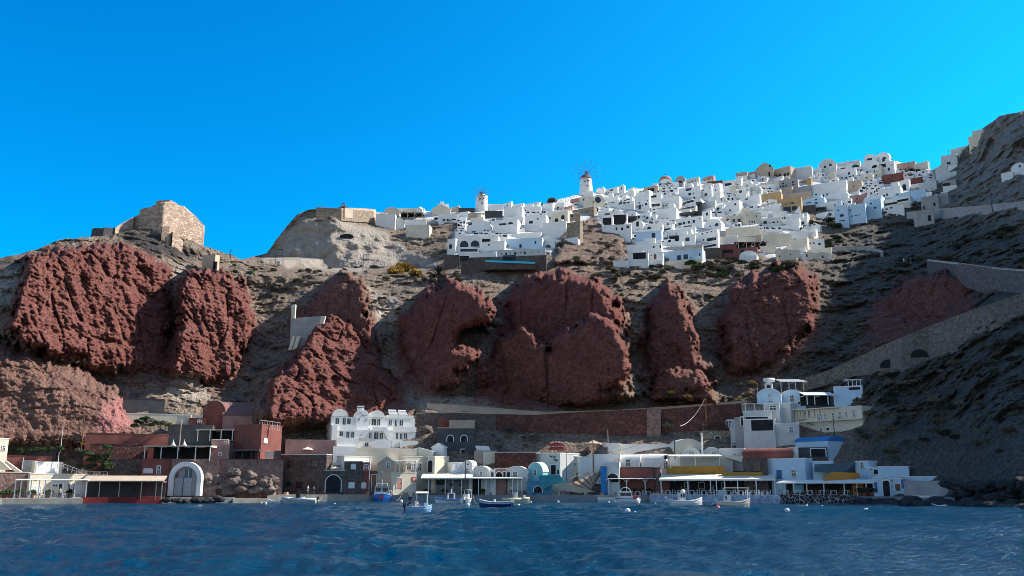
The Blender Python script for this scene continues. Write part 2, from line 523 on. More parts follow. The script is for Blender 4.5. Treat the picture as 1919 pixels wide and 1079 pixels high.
# outcrops of red lava: outline in photo pixels, (front distance, slope per px in u, slope per px in v), edge softness px, edge depth m, redness
LOBES = [
    ([(-260, 660), (0, 640), (60, 652), (150, 690), (225, 735), (250, 800), (212, 826), (-260, 828)], (100, 740), (171, 0.05, -0.03), 60, 14, 0.62, 0.5),
    ([(26, 560), (45, 492), (85, 470), (150, 460), (230, 455), (290, 478), (318, 500), (323, 560), (327, 690), (310, 705), (200, 682), (120, 662), (60, 650), (18, 612)], (175, 570), (190, 0.15, -0.05), 16, 16, 1.0, 1.0),
    ([(334, 520), (360, 508), (420, 503), (455, 522), (472, 560), (484, 600), (470, 640), (440, 690), (415, 712), (332, 690), (329, 600)], (405, 600), (208, 0.15, -0.05), 18, 14, 1.0, 1.0),
    ([(552, 590), (575, 565), (610, 535), (640, 515), (678, 528), (690, 560), (692, 640), (560, 640)], (630, 570), (222, -0.10, -0.05), 16, 12, 0.75, 0.4),
    ([(508, 775), (505, 716), (530, 690), (560, 650), (580, 612), (615, 592), (660, 600), (690, 600), (700, 640), (722, 690), (742, 712), (748, 750), (720, 772), (640, 785)], (620, 690), (200, 0.10, -0.12), 16, 14, 1.0, 1.0),
    ([(748, 645), (755, 592), (790, 548), (838, 524), (890, 535), (930, 575), (920, 600), (880, 618), (860, 640), (900, 660), (885, 690), (842, 722), (800, 735), (756, 700)], (835, 630), (209, -0.13, -0.04), 24, 16, 1.0, 0.35),
    ([(938, 640), (945, 560), (985, 516), (1050, 503), (1118, 518), (1158, 556), (1172, 600), (1150, 640), (1050, 660)], (1050, 570), (219, -0.11, -0.02), 26, 20, 1.0, 0.3),
    ([(900, 742), (895, 700), (930, 640), (955, 615), (985, 604), (1002, 630), (1026, 655), (1040, 628), (1100, 588), (1152, 596), (1178, 640), (1182, 690), (1160, 722), (1090, 752), (960, 750)], (1050, 690), (202, -0.095, 0.01), 22, 12, 1.0, 0.3),
    ([(1208, 600), (1222, 556), (1252, 526), (1282, 545), (1302, 590), (1314, 650), (1306, 690), (1270, 702), (1225, 702), (1203, 660)], (1260, 620), (215, -0.12, -0.05), 26, 20, 0.9, 0.55),
    ([(1222, 725), (1240, 700), (1266, 682), (1310, 696), (1342, 715), (1330, 742), (1228, 748)], (1280, 722), (200, -0.08, -0.02), 18, 10, 0.85, 0.4),
    ([(1345, 640), (1352, 590), (1372, 540), (1430, 502), (1490, 490), (1522, 512), (1540, 570), (1530, 612), (1480, 662), (1425, 696), (1375, 692)], (1450, 590), (218, -0.02, -0.07), 26, 22, 0.95, 0.8),
    ([(1632, 640), (1640, 575), (1690, 525), (1760, 503), (1806, 512), (1824, 540), (1816, 592), (1700, 640)], (1730, 570), (213, -0.14, -0.05), 18, 14, 0.85, 0.2),
    ([(1046, 488), (1060, 432), (1104, 408), (1140, 420), (1168, 446), (1178, 490)], (1110, 455), (286, 0.03, -0.62), 14, 6, 0.16, 0.7)]

GREY = [(495, 492), (508, 462), (535, 430), (556, 410), (640, 410), (700, 425), (770, 470), (835, 502), (760, 498), (640, 508)]
WHITE = [(705, 392), (830, 385), (1000, 380), (1100, 352), (1300, 335), (1500, 312), (1650, 290), (1745, 318), (1752, 340), (1640, 388),
         (1570, 420), (1555, 484), (1350, 475), (1180, 492), (1172, 445), (1062, 425), (1040, 470), (840, 482), (850, 425), (760, 415)]
ROCKS_IN_VILLAGE = [[(1040, 470), (1062, 425), (1110, 405), (1190, 445), (1180, 492), (1036, 498)], [(1500, 400), (1590, 400), (1600, 465), (1545, 470), (1520, 430)],
                    [(720, 410), (860, 418), (838, 470), (760, 462)]]
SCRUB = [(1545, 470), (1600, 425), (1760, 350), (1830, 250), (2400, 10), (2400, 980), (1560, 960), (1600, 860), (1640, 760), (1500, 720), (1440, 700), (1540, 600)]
PALE = [[(-200, 520), (40, 495), (75, 492), (20, 560), (-200, 600)], [(325, 500), (345, 505), (335, 560), (324, 560)], [(330, 690), (380, 692), (395, 740), (370, 752), (310, 745)],
        [(690, 540), (740, 560), (745, 600), (715, 605)], [(760, 745), (930, 740), (930, 772), (790, 770)]]
DARKR = [[(225, 430), (300, 440), (380, 470), (360, 485), (280, 478), (235, 450)], [(-200, 490), (60, 480), (40, 500), (-200, 530)]]


def full_F(u, v, want_mask=False):
    u = np.atleast_1d(np.asarray(u, float))
    v = np.atleast_1d(np.asarray(v, float))
    d = base_F(u, v)
    red = np.zeros(u.shape)
    rgh = np.zeros(u.shape) + 0.6
    wob = 8 * vnoise(u / 26, v / 30, 0 * u + 3.3, 5) + 6 * vnoise(u / 9, v / 14, 0 * u + 7.7, 9) + 3 * vnoise(u / 3.5, v / 5, 0 * u + 1.7, 19)
    for poly, (uc, vc), (d0, a, b), soft, edge, rd, rf in LOBES:
        us, vs = [p[0] for p in poly], [p[1] for p in poly]
        m = (u > min(us) - 50) & (u < max(us) + 50) & (v > min(vs) - 40) & (v < max(vs) + 75)
        if not m.any():
            continue
        s = sdf(poly, u[m], v[m]) + wob[m]
        t = np.clip(1 - s / soft, 0, 1.6)
        dl = d0 + a * (u[m] - uc) + b * (v[m] - vc) + edge * (1 - np.sqrt(np.clip(1 - np.clip(t, 0, 1) ** 2.2, 0, 1)))
        below = np.clip((v[m] - vc) / (0.8 * (max(vs) - vc)), 0, 1) ** 1.5
        front = d0 + a * (u[m] - uc) + b * (np.minimum(v[m], max(vs)) - vc)
        dl = np.where(s > 0, dl - below * (dl - front) * 0.9, np.where(below > 0.1, front + (1 - below) * 14 + (-s) * 0.42, 1e6))
        dm = d[m]
        rgh[m] = np.where((dl < dm) & (s > -4), rf, rgh[m])
        d[m] = np.minimum(dm, dl)
        skirt = np.clip((v[m] - vc) / 60, 0, 1) * 38 + 8
        red[m] = np.maximum(red[m], rd * np.clip((s + skirt) / (skirt + 2), 0, 1) ** 1.5)
    if want_mask:
        return d, red, rgh
    return d


def F1(u, v):
    return float(full_F([u], [v])[0])


_us = np.concatenate([np.linspace(-420, -16, 34), np.arange(-14, 1936, 2.0), np.linspace(1936, 2340, 34), np.linspace(2380, 3400, 22)])
_t = np.linspace(0, 1, 400)
_vs = np.interp(_us, SKY_U, SKY_V) + 2.0 * vnoise(_us / 14, _us * 0 + .3, _us * 0 + .7, 3)
UU, TT = np.meshgrid(_us, _t)
VV = 992 + (_vs[None, :] - 992) * TT
DD, RED, RGH = full_F(UU.ravel(), VV.ravel(), True)
UU, VV = UU.ravel(), VV.ravel()
X, Y, Z = P(UU, VV, DD)


def zone(polys, soft):
    r = np.zeros(UU.shape)
    for p in polys:
        r = np.maximum(r, np.clip(0.5 + (sdf(p, UU, VV) + 6 * vnoise(UU / 15, VV / 15, UU * 0, 31)) / soft, 0, 1))
    return r


GREYM = np.maximum(zone([GREY], 10) * (VV < 512), 0.55 * zone([[(1790, 300), (1870, 205), (2100, 60), (2100, 380), (1900, 420), (1760, 400)]], 60))
WHITEM = zone([WHITE], 12) * (1 - zone(ROCKS_IN_VILLAGE, 10))
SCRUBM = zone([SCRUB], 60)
PALEM = zone(PALE, 16)
DARKM = zone(DARKR, 14)
near = 0.22 + 0.78 * np.clip((815 - VV) / 60, 0, 1)
# displacement (metres of distance): lumps in the lava, scree and scrub elsewhere
sc = 1.0
big = fbm(X / 14, Y / 14, Z / 14, 3, 11)
med = fbm(X / 3.2, Y / 3.2, Z / 3.2, 4, 21, 0.6)
flute = fbm(X / 3.0, Y / 3.0, Z / 13.0, 3, 61)
wl = worley(X / 1.15, Y / 1.15, Z / 0.85, 41)
wl2 = worley(X / 4.2, Y / 4.2, Z / 6.5, 47)
fine = 1 - np.abs(fbm(X / 1.5, Y / 1.5, Z / 1.1, 3, 83, 0.6))
wl3 = worley(X / 0.75, Y / 0.75, Z / 0.6, 43)
dred = RED * (RGH ** 0.6 * 1.2 * big + RGH * (1.1 * (wl2 - 0.5) + 1.2 * flute + 0.75 * (wl - 0.45) + 0.55 * (wl3 - 0.45) + 0.5 * med - 0.7 * (fine - 0.7)) + (1 - RGH) * 0.7 * flute)
fis = (1 - np.abs(vnoise(X / 5.5, Y / 5.5, Z / 22.0, 131))) ** 16
zz_ = (Z + 2.5 * fbm(X / 9, Y / 9, Z / 9, 2, 141)) / 4.3
ledge = (zz_ - np.floor(zz_)) ** 2
dred += RED * (0.5 + 0.5 * RGH) * (1.7 * fis + 0.3 * ledge + 0.5 * (worley(X / 2.3, Y / 2.3, Z / 2.0, 49) - 0.5))
zq = (Z + 3.5 * fbm(X / 14, Y / 14, Z / 14, 2, 161)) / 5.5
ledge0 = (zq - np.floor(zq)) ** 3
soil = (1 - RED) * (1 - 0.75 * GREYM) * (1 - 0.8 * WHITEM)
dsoil = soil * (1.6 * (1 - np.abs(vnoise(X / 9, Y / 9, Z / 16, 151))) ** 4 + 0.8 * ledge0 + 2.0 * big + 0.9 * med + 0.75 * (wl - 0.5) + 0.8 * np.abs(vnoise(X / 2.2, Y / 2.2, Z / 1.1, 91)))
dgrey = GREYM * (2.2 * big + 0.3 * med + 0.5 * flute)
dscrub = SCRUBM * (1 - RED) * (2.2 * (wl2 - 0.5) + 1.6 * flute + 1.2 * (fine - 0.7) + 3.4 * fbm(X / 11, Y / 11, Z / 11, 3, 71) + 0.9 * (wl - 0.45))
DD2 = DD + near * (dred + dsoil + dgrey + dscrub)
DD2 = np.where(VV > 935, DD, DD2)
X, Y, Z = P(UU, VV, DD2)
nr, nc = len(_t), len(_us)
X, Y, Z = [a.reshape(nr, nc) for a in (X, Y, Z)]
# plateau behind the skyline
ex = []
for k, (bk, dz) in enumerate([(4, 0.3), (12, 0.2), (30, -1), (70, -6), (140, -20), (260, -60)]):
    rr = 1 + bk / Y[-1]
    ex.append((X[-1] * rr, Y[-1] * rr, Z[-1] + dz + 0.5 * vnoise(_us / 9, _us * 0 + k, _us * 0, 5)))
X = np.vstack([X] + [e[0][None] for e in ex])
Y = np.vstack([Y] + [e[1][None] for e in ex])
Z = np.vstack([Z] + [e[2][None] for e in ex])
nrt = X.shape[0]
verts = np.stack([X.ravel(), Y.ravel(), Z.ravel()], 1)
ii = np.arange(nrt * nc).reshape(nrt, nc)
faces = np.stack([ii[:-1, :-1].ravel(), ii[:-1, 1:].ravel(), ii[1:, 1:].ravel(), ii[1:, :-1].ravel()], 1)
me = bpy.data.meshes.new('hillside')
me.vertices.add(len(verts))
me.vertices.foreach_set('co', verts.ravel())
me.loops.add(faces.size)
me.loops.foreach_set('vertex_index', faces.ravel().astype(np.int32))
me.polygons.add(len(faces))
me.polygons.foreach_set('loop_start', (np.arange(len(faces)) * 4).astype(np.int32))
me.polygons.foreach_set('loop_total', np.full(len(faces), 4, np.int32))
me.update(calc_edges=True)
me.polygons.foreach_set('use_smooth', np.ones(len(faces), bool))


def put_attr(name, chans):
    a = me.color_attributes.new(name, 'FLOAT_COLOR', 'POINT')
    arr = np.zeros((nrt * nc, 4))
    for k, c in enumerate(chans):
        c = c.reshape(nr, nc)
        arr[:, k] = np.vstack([c] + [c[-1:]] * (nrt - nr)).ravel()
    a.data.foreach_set('color', arr.ravel())


PINK = zone([[(195, 760), (240, 735), (252, 800), (212, 812), (185, 800)]], 24)
put_attr('zone', [RED, WHITEM, GREYM, np.ones(RED.shape)])
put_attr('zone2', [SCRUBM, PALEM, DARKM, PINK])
hill = bpy.data.objects.new('hillside', me)
COL.objects.link(hill)
hill['kind'] = 'structure'
hill['label'] = 'steep caldera hillside of red lava outcrops, tan scree and grey tuff'


def hill_material():
    m = bpy.data.materials.new('hillside_rock')
    m.use_nodes = True
    nt = m.node_tree
    b = nt.nodes['Principled BSDF']
    b.inputs['Roughness'].default_value = 0.97
    b.inputs['Specular IOR Level'].default_value = 0.08
    geo = nt.nodes.new('ShaderNodeNewGeometry')

    def noise(scale, detail=8, rough=0.65):
        n = nt.nodes.new('ShaderNodeTexNoise')
        n.inputs['Scale'].default_value = scale
        n.inputs['Detail'].default_value = detail
        n.inputs['Roughness'].default_value = rough
        nt.links.new(geo.outputs['Position'], n.inputs['Vector'])
        return n.outputs['Fac']

    def ramp(fac, stops):
        r = nt.nodes.new('ShaderNodeValToRGB')
        el = r.color_ramp.elements
        while len(el) < len(stops):
            el.new(0.5)
        for e, (p, c) in zip(el, stops):
            e.position = p
            e.color = (*c, 1)
        nt.links.new(fac, r.inputs['Fac'])
        return r.outputs['Color']

    def mix(f, a, bb):
        x = nt.nodes.new('ShaderNodeMix')
        x.data_type = 'RGBA'
        nt.links.new(f, x.inputs[0])
        nt.links.new(a, x.inputs[6])
        nt.links.new(bb, x.inputs[7])
        return x.outputs[2]
    at = nt.nodes.new('ShaderNodeVertexColor')
    at.layer_name = 'zone'
    s1 = nt.nodes.new('ShaderNodeSeparateColor')
    nt.links.new(at.outputs['Color'], s1.inputs[0])
    at2 = nt.nodes.new('ShaderNodeVertexColor')
    at2.layer_name = 'zone2'
    s2 = nt.nodes.new('ShaderNodeSeparateColor')
    nt.links.new(at2.outputs['Color'], s2.inputs[0])
    nf, nm, nl = noise(1.3), noise(0.45), noise(0.07, 4)
    tan = mix(nl, ramp(nf, [(0.28, (0.12, 0.085, 0.06)), (0.5, (0.31, 0.235, 0.175)), (0.75, (0.44, 0.36, 0.28))]),
              ramp(nf, [(0.3, (0.075, 0.062, 0.05)), (0.5, (0.20, 0.155, 0.125)), (0.72, (0.33, 0.275, 0.23))]))
    npatch = ramp(noise(0.22, 5, 0.6), [(0.52, (0, 0, 0)), (0.64, (1, 1, 1))])
    tan = mix(npatch, tan, ramp(nf, [(0.3, (0.05, 0.042, 0.038)), (0.6, (0.17, 0.14, 0.12)), (0.8, (0.28, 0.235, 0.20))]))
    red = mix(nl, ramp(nf, [(0.3, (0.07, 0.026, 0.023)), (0.48, (0.20, 0.079, 0.066)), (0.70, (0.35, 0.18, 0.152))]),
              ramp(nm, [(0.3, (0.075, 0.028, 0.025)), (0.5, (0.175, 0.062, 0.052)), (0.72, (0.28, 0.125, 0.102))]))
    grey = ramp(nm, [(0.3, (0.30, 0.255, 0.215)), (0.55, (0.42, 0.365, 0.31)), (0.8, (0.46, 0.41, 0.36))])
    white = ramp(nm, [(0.22, (0.34, 0.30, 0.25)), (0.34, (0.66, 0.64, 0.61)), (0.55, (0.78, 0.77, 0.75))])
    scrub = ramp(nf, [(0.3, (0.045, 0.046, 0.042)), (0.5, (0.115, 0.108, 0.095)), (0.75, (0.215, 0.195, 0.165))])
    pale = ramp(nf, [(0.3, (0.30, 0.26, 0.22)), (0.6, (0.50, 0.44, 0.37))])
    dark = ramp(nf, [(0.3, (0.03, 0.03, 0.032)), (0.6, (0.09, 0.08, 0.075))])
    pink = ramp(nf, [(0.3, (0.28, 0.09, 0.10)), (0.6, (0.46, 0.22, 0.20))])
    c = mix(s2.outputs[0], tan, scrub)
    c = mix(s2.outputs[1], c, pale)
    c = mix(s2.outputs[2], c, dark)
    c = mix(s1.outputs[2], c, grey)
    c = mix(s1.outputs[0], c, red)
    c = mix(s1.outputs[1], c, white)
    c = mix(at2.outputs['Alpha'], c, pink)
    nt.links.new(c, b.inputs['Base Color'])
    vor = nt.nodes.new('ShaderNodeTexVoronoi')
    vor.inputs['Scale'].default_value = 1.6
    nt.links.new(geo.outputs['Position'], vor.inputs['Vector'])
    ma = nt.nodes.new('ShaderNodeMath')
    ma.operation = 'ADD'
    nt.links.new(vor.outputs['Distance'], ma.inputs[0])
    nt.links.new(noise(2.6, 6, 0.7), ma.inputs[1])
    bp = nt.nodes.new('ShaderNodeBump')
    bp.inputs['Strength'].default_value = 1.0
    bp.inputs['Distance'].default_value = 0.55
    nt.links.new(ma.outputs[0], bp.inputs['Height'])
    nt.links.new(bp.outputs['Normal'], b.inputs['Normal'])
    return m


me.materials.append(hill_material())

# ------------------------------------------------------------------ the sea
rs = np.concatenate([np.geomspace(9, 60, 150), np.geomspace(60.5, 150, 90), np.linspace(152, 260, 24)])
ths = np.radians(np.concatenate([np.linspace(-88, -45, 30)[:-1], np.linspace(-45, 45, 500), np.linspace(45, 88, 30)[1:]]))
RR, TH = np.meshgrid(rs, ths, indexing='ij')
wx, wy = RR * np.sin(TH), RR * np.cos(TH)
wz = np.zeros(wx.shape)
rng = np.random.RandomState(4)
for k in range(26):
    wl_ = 0.7 * 1.19 ** k * 0.9
    an = rng.normal(-2.2, 0.75)
    amp = 0.0145 * wl_ ** 0.85
    if wl_ > 9:
        amp *= 0.35
    ph = (wx * math.cos(an) + wy * math.sin(an)) * 2 * PI / wl_ + rng.rand() * 7 + 0.8 * vnoise(wx / (wl_ * 3), wy / (wl_ * 3), wx * 0, k)
    lim = np.clip(wl_ * 55 / RR, 0, 1)
    wz += amp * lim * (1 - 2 * np.abs(np.sin(ph / 2)) ** 1.3 + 0.25)
wz = np.clip(wz, -0.5, 0.5) * np.clip((185 - RR) / 60, 0.25, 1)
nrw, ncw = wx.shape
iw = np.arange(nrw * ncw).reshape(nrw, ncw)
fw = np.stack([iw[:-1, :-1].ravel(), iw[:-1, 1:].ravel(), iw[1:, 1:].ravel(), iw[1:, :-1].ravel()], 1)
mw = bpy.data.meshes.new('sea_water')
mw.from_pydata(np.stack([wx.ravel(), wy.ravel(), wz.ravel()], 1).tolist(), [], fw.tolist())
mw.polygons.foreach_set('use_smooth', np.ones(len(fw), bool))
mm = bpy.data.materials.new('sea_water')
mm.use_nodes = True
nt = mm.node_tree
b = nt.nodes['Principled BSDF']
b.inputs['Base Color'].default_value = (0.0002, 0.044, 0.094, 1)
b.inputs['Roughness'].default_value = 0.15
b.inputs['Specular IOR Level'].default_value = 0.2
b.inputs['IOR'].default_value = 1.33
b.inputs['Specular Tint'].default_value = (0.45, 0.8, 1.0, 1)
geo = nt.nodes.new('ShaderNodeNewGeometry')
mp = nt.nodes.new('ShaderNodeMapping')
mp.inputs['Scale'].default_value = (1.0, 1.5, 1.0)
nt.links.new(geo.outputs['Position'], mp.inputs['Vector'])
n1 = nt.nodes.new('ShaderNodeTexNoise')
n1.inputs['Scale'].default_value = 1.5
n1.inputs['Detail'].default_value = 7
n1.inputs['Roughness'].default_value = 0.62
nt.links.new(mp.outputs[0], n1.inputs['Vector'])
bp = nt.nodes.new('ShaderNodeBump')
bp.inputs['Strength'].default_value = 0.9
bp.inputs['Distance'].default_value = 0.4
nt.links.new(n1.outputs['Fac'], bp.inputs['Height'])
nt.links.new(bp.outputs['Normal'], b.inputs['Normal'])
# a few breaking crests
n2 = nt.nodes.new('ShaderNodeTexNoise')
n2.inputs['Scale'].default_value = 0.55
n2.inputs['Detail'].default_value = 9
n2.inputs['Roughness'].default_value = 0.75
mp2 = nt.nodes.new('ShaderNodeMapping')
mp2.inputs['Scale'].default_value = (0.6, 2.2, 1.0)
nt.links.new(geo.outputs['Position'], mp2.inputs['Vector'])
nt.links.new(mp2.outputs[0], n2.inputs['Vector'])
fr = nt.nodes.new('ShaderNodeMapRange')
fr.inputs['From Min'].default_value = 0.735
fr.inputs['From Max'].default_value = 0.76
nt.links.new(n2.outputs['Fac'], fr.inputs['Value'])
mx = nt.nodes.new('ShaderNodeMix')
mx.data_type = 'RGBA'
mx.inputs[6].default_value = (0.0002, 0.044, 0.094, 1)
mx.inputs[7].default_value = (0.65, 0.7, 0.75, 1)
nt.links.new(fr.outputs[0], mx.inputs[0])
nt.links.new(mx.outputs[2], b.inputs['Base Color'])
mw.materials.append(mm)
sea = bpy.data.objects.new('sea_water', mw)
COL.objects.link(sea)
tag(sea, 'choppy deep blue sea water in front of the quays', kind='structure')
# ------------------------------------------------------------------ buildings
HOUSES = []      # (photo rect, root, attributes) kept for labelling and filling
rnd = random.Random(7)


def win_shape(mb, x, z, w, h, kind, y0, y1):
    if 'o' in kind:
        mb.prism(arch_poly(x - w / 2, x + w / 2, z - h / 2, z + h / 2), y0, y1)
    elif 'c' in kind:
        mb.prism([(x + w / 2 * math.cos(2 * PI * i / 16), z + h / 2 * math.sin(2 * PI * i / 16)) for i in range(16)], y0, y1)
    else:
        mb.box(x - w / 2, x + w / 2, y0, y1, z - h / 2, z + h / 2)


def add_window(root, x, z, w, h, kind, big, side=None):
    """a window or door on the front wall (local y = 0)"""
    if 'k' in kind:
        mb = MB()
        win_shape(mb, x, z, w, h, kind, -0.03, 0.3)
        o = mb.build('opening', 'void', root)  # solid dark panel, its colour stands for the shaded hollow
        if big:
            f = MB()
            t = 0.16
            if 'o' in kind:
                n = 14
                outer = arch_poly(x - w / 2 - t, x + w / 2 + t, z - h / 2, z + h / 2 + t, n)[1:]
                inner = arch_poly(x - w / 2, x + w / 2, z - h / 2, z + h / 2, n)[1:]
                a = [(x - w / 2 - t, z - h / 2)] + outer[::-1][0:0]
                ring_o = outer + [(x - w / 2 - t, z - h / 2)]
                ring_i = inner + [(x - w / 2, z - h / 2)]
                for q in range(len(ring_o) - 1):
                    f.prism([ring_o[q], ring_o[q + 1], ring_i[q + 1], ring_i[q]], -0.1, 0.05)
            else:
                f.box(x - w / 2 - t, x - w / 2, -0.1, 0.05, z - h / 2, z + h / 2 + t)
                f.box(x + w / 2, x + w / 2 + t, -0.1, 0.05, z - h / 2, z + h / 2 + t)
                f.box(x - w / 2, x + w / 2, -0.1, 0.05, z + h / 2, z + h / 2 + t)
            f.build('frame', 'frame', o)
        return
    if 'd' in kind or 'p' in kind:
        mb = MB()
        win_shape(mb, x, z, w, h, kind, -0.05, 0.05)
        o = mb.build('door', 'pinkwood' if 'p' in kind else ('bluewood' if 'b' in kind else ('redwood' if 'r' in kind else 'brownwood')), root)
        if big:
            MB().box(x + w * 0.3, x + w * 0.38, -0.1, -0.05, z - 0.1, z + 0.1).build('handle', 'darkmetal', o)
            f = MB()
            for sx in (-1, 1):
                f.box(x + sx * (w / 2 + 0.05) - 0.05, x + sx * (w / 2 + 0.05) + 0.05, -0.08, 0.04, z - h / 2, z + h / 2 + 0.1)
            f.box(x - w / 2, x + w / 2, -0.08, 0.04, z + h / 2, z + h / 2 + 0.1)
            f.build('frame', 'frame', o)
        return
    mb = MB()
    win_shape(mb, x, z, w, h, kind, -0.03, 0.04)
    o = mb.build('window', {'b': 'bluewood', 'r': 'redwood', 'w': 'frame'}.get(kind[-1:], 'glass'), root)
    if big and 'c' not in kind:
        f = MB()
        t = min(0.09, w * 0.12)
        for sx in (-1, 1):
            f.box(x + sx * (w / 2) - t, x + sx * (w / 2) + t, -0.09, 0.02, z - h / 2, z + h / 2 - (w * 0.4 if 'o' in kind else 0))
        if 'o' not in kind:
            f.box(x - w / 2 + t, x + w / 2 - t, -0.088, 0.02, z + h / 2 - t, z + h / 2 + t)
        f.box(x - t / 2, x + t / 2, -0.075, 0.02, z - h / 2, z + h / 2 - t)
        f.box(x - w / 2 + t, x - t / 2, -0.072, 0.02, z - t / 2, z + t / 2)
        f.box(x + t / 2, x + w / 2 - t, -0.072, 0.02, z - t / 2, z + t / 2)
        f.build('frame', 'frameb' if 'n' in kind else 'frame', o)
        MB().box(x - w / 2 - 0.12, x + w / 2 + 0.12, -0.16, 0.0, z - h / 2 - 0.12, z - h / 2 - t).build('sill', 'frameb' if 'n' in kind else 'frame', o)


def house(reg, x0, y0, x1, y1, shape, colr, s=None, dd=0.0, wins=(), name='house', big=False, depth=None, theta=None, dabs=None, down=4.0, auto=None, roofm=None):
    u0, v0 = R_(reg, x0, y0)
    u1, v1 = R_(reg, x1, y1)
    sc_ = REG[reg][2]
    uc = (u0 + u1) / 2
    d = (dabs if dabs else F1(uc, v1) + dd) - 0.3
    z_b = PV(uc, v1, d).z
    z_t = PV(uc, v0, d).z
    h = max(0.6, z_t - z_b)
    ppm = FOC / d * 1.0
    if theta is not None and theta < 0:
        s = None
    al = math.atan2((uc - 959.5), FOC)
    if s:
        sw = abs(s) / sc_ / ppm
        th = math.radians(theta if theta else (28 if sw < 5 else 38))
        dp = sw / math.sin(th)
        dp = min(max(dp, 1.5), 14)
        if s < 0:
            th = -th
    else:
        th = math.radians(theta if theta is not None else rnd.uniform(-2, 7))
        dp = depth or (5.0 if not big else 7.0)
    if depth:
        dp = depth
    rz = -al - th
    w = (u1 - u0) / ppm / max(0.5, math.cos(th)) * (1 / max(0.8, math.cos(al)) if abs(al) > 0.2 else 1)
    w = (u1 - u0) / ppm / max(0.5, math.cos(th))
    # anchor the front-left corner or the middle
    c = PV(uc, v1, d)
    if abs(th) > 0.15:
        c = c * ((d + w / 2 * math.sin(abs(th)) * 0.9) / d) + Vector((0, 0, 0))
        c.z = z_b
    root = empty(name, c, rz)
    wm = M[colr]
    rm = M[roofm] if roofm else (M['roofw'] if colr in 'WCBZY' else wm)
    hw = w / 2
    mb = MB()
    if shape == 'f':
        mb.box(-hw, hw, 0, dp, -down, h - 0.16)
        mb.build('wall', wm, root)
        MB().box(-hw - 0.06, hw + 0.06, -0.06, dp + 0.06, h - 0.16, h).build('roof', rm, root)
    elif shape == 't':
        mb.box(-hw, hw, 0, 0.9 if not depth else dp, -down, h - 0.12)
        mb.build('wall_face', wm, root)
        MB().box(-hw - 0.04, hw + 0.04, -0.05, 0.95 if not depth else dp + 0.05, h - 0.12, h).build('coping', rm, root)
    elif shape == 'v':
        rise = min(hw, h * 0.55)
        mb.box(-hw, hw, 0, dp, -down, h - rise)
        n = 12
        arc = [(hw * math.cos(PI * i / n), h - rise + rise * math.sin(PI * i / n)) for i in range(n + 1)]
        mb.prism(arc, 0, dp)
        mb.build('wall', wm, root)
        arc2 = [((hw + 0.1) * math.cos(PI * i / n), h - rise + 0.02 + (rise + 0.1) * math.sin(PI * i / n)) for i in range(n + 1)]
        rf = MB()
        for q in range(n):
            rf.prism([arc2[q], arc2[q + 1], arc[q + 1], arc[q]], -0.08, dp + 0.08)
        rf.build('vault_roof', rm, root)
    elif shape == 'h':
        rise = min(dp / 2, h * 0.45)
        mb.box(-hw, hw, 0, dp, -down, h - rise)
        mb.build('wall', wm, root)
        n = 12
        arc = [(dp / 2 + (dp / 2 + 0.05) * math.cos(PI * i / n), h - rise + rise * math.sin(PI * i / n)) for i in range(n + 1)]
        MB().prismx(arc, -hw - 0.05, hw + 0.05).build('vault_roof', rm, root, True) if False else MB().prismx(arc, -hw - 0.05, hw + 0.05).build('vault_roof', rm, root)
    elif shape == 'd':
        rise = min(hw, h * 0.5)
        mb.box(-hw, hw, 0, 2 * hw, -down, h - rise)
        mb.build('wall', wm, root)
        prof = [(hw * 0.96 * math.cos(PI / 2 * i / 8) + 0.01, h - rise + rise * math.sin(PI / 2 * i / 8)) for i in range(9)]
        MB().lathe(prof, 20, 0, hw).build('dome', rm, root, True)
    elif shape == 'g':
        rise = min(hw * 0.75, h * 0.4)
        mb.box(-hw, hw, 0, dp, -down, h - rise)
        mb.prism([(-hw, h - rise), (hw, h - rise), (0, h)], 0, dp)
        mb.build('wall', wm, root)
        rf = MB()
        for sx in (-1, 1):
            rf.prism([(sx * (hw + 0.15), h - rise - 0.08), (0, h + 0.04), (0, h + 0.22), (sx * (hw + 0.15), h - rise + 0.1)][::sx], -0.12, dp + 0.12)
        rf.build('roof', rm, root)
    elif shape == 'r':
        rise = h * 0.62
        mb.box(-hw, hw, 0, dp, -down, h - rise)
        mb.prismx([(0, h - rise), (dp, h - rise), (dp * 0.6, h - 0.05)], -hw, hw)
        mb.build('wall', wm, root)
        MB().prismx([(-0.2, h - rise - 0.05), (dp * 0.6, h), (dp * 0.6, h + 0.18), (-0.2, h - rise + 0.13)], -hw - 0.12, hw + 0.12).build('roof', rm, root)
    n_w = 0
    kinds = ''
    for (wx_, wy_, ww_, wh_, k) in wins:
        x = ((wx_ - x0) / (x1 - x0) - 0.5) * w
        z = (y1 - wy_) / (y1 - y0) * h
        add_window(root, x, z, ww_ / (x1 - x0) * w, wh_ / (y1 - y0) * h, k, big)
        n_w += 1
        kinds += k + ','
    if auto:
        nx, ny = auto
        for i in range(nx):
            for j in range(ny):
                x = (-0.5 + (i + 0.5 + rnd.uniform(-.12, .12)) / nx) * w
                z = h * (0.2 + 0.62 * (j + 0.5) / ny) * (0.8 if shape in 'vdg' else 1)
                ww = min(0.9 + rnd.uniform(-.2, .3), w / nx * 0.5)
                hh = min(1.1 + rnd.uniform(-.2, .5), h / ny * 0.55)
                add_window(root, x, z, ww, hh, rnd.choice(['g', 'g', 'o', 'd', 'g']) if ny == 1 else 'g', big)
                n_w += 1
    rec = dict(u0=u0, v0=v0, u1=u1, v1=v1, root=root, shape=shape, col=colr, n=n_w, w=w, h=h, s=s or 0, reg=reg, kinds=kinds)
    HOUSES.append(rec)
    return root, w, h, d, dp


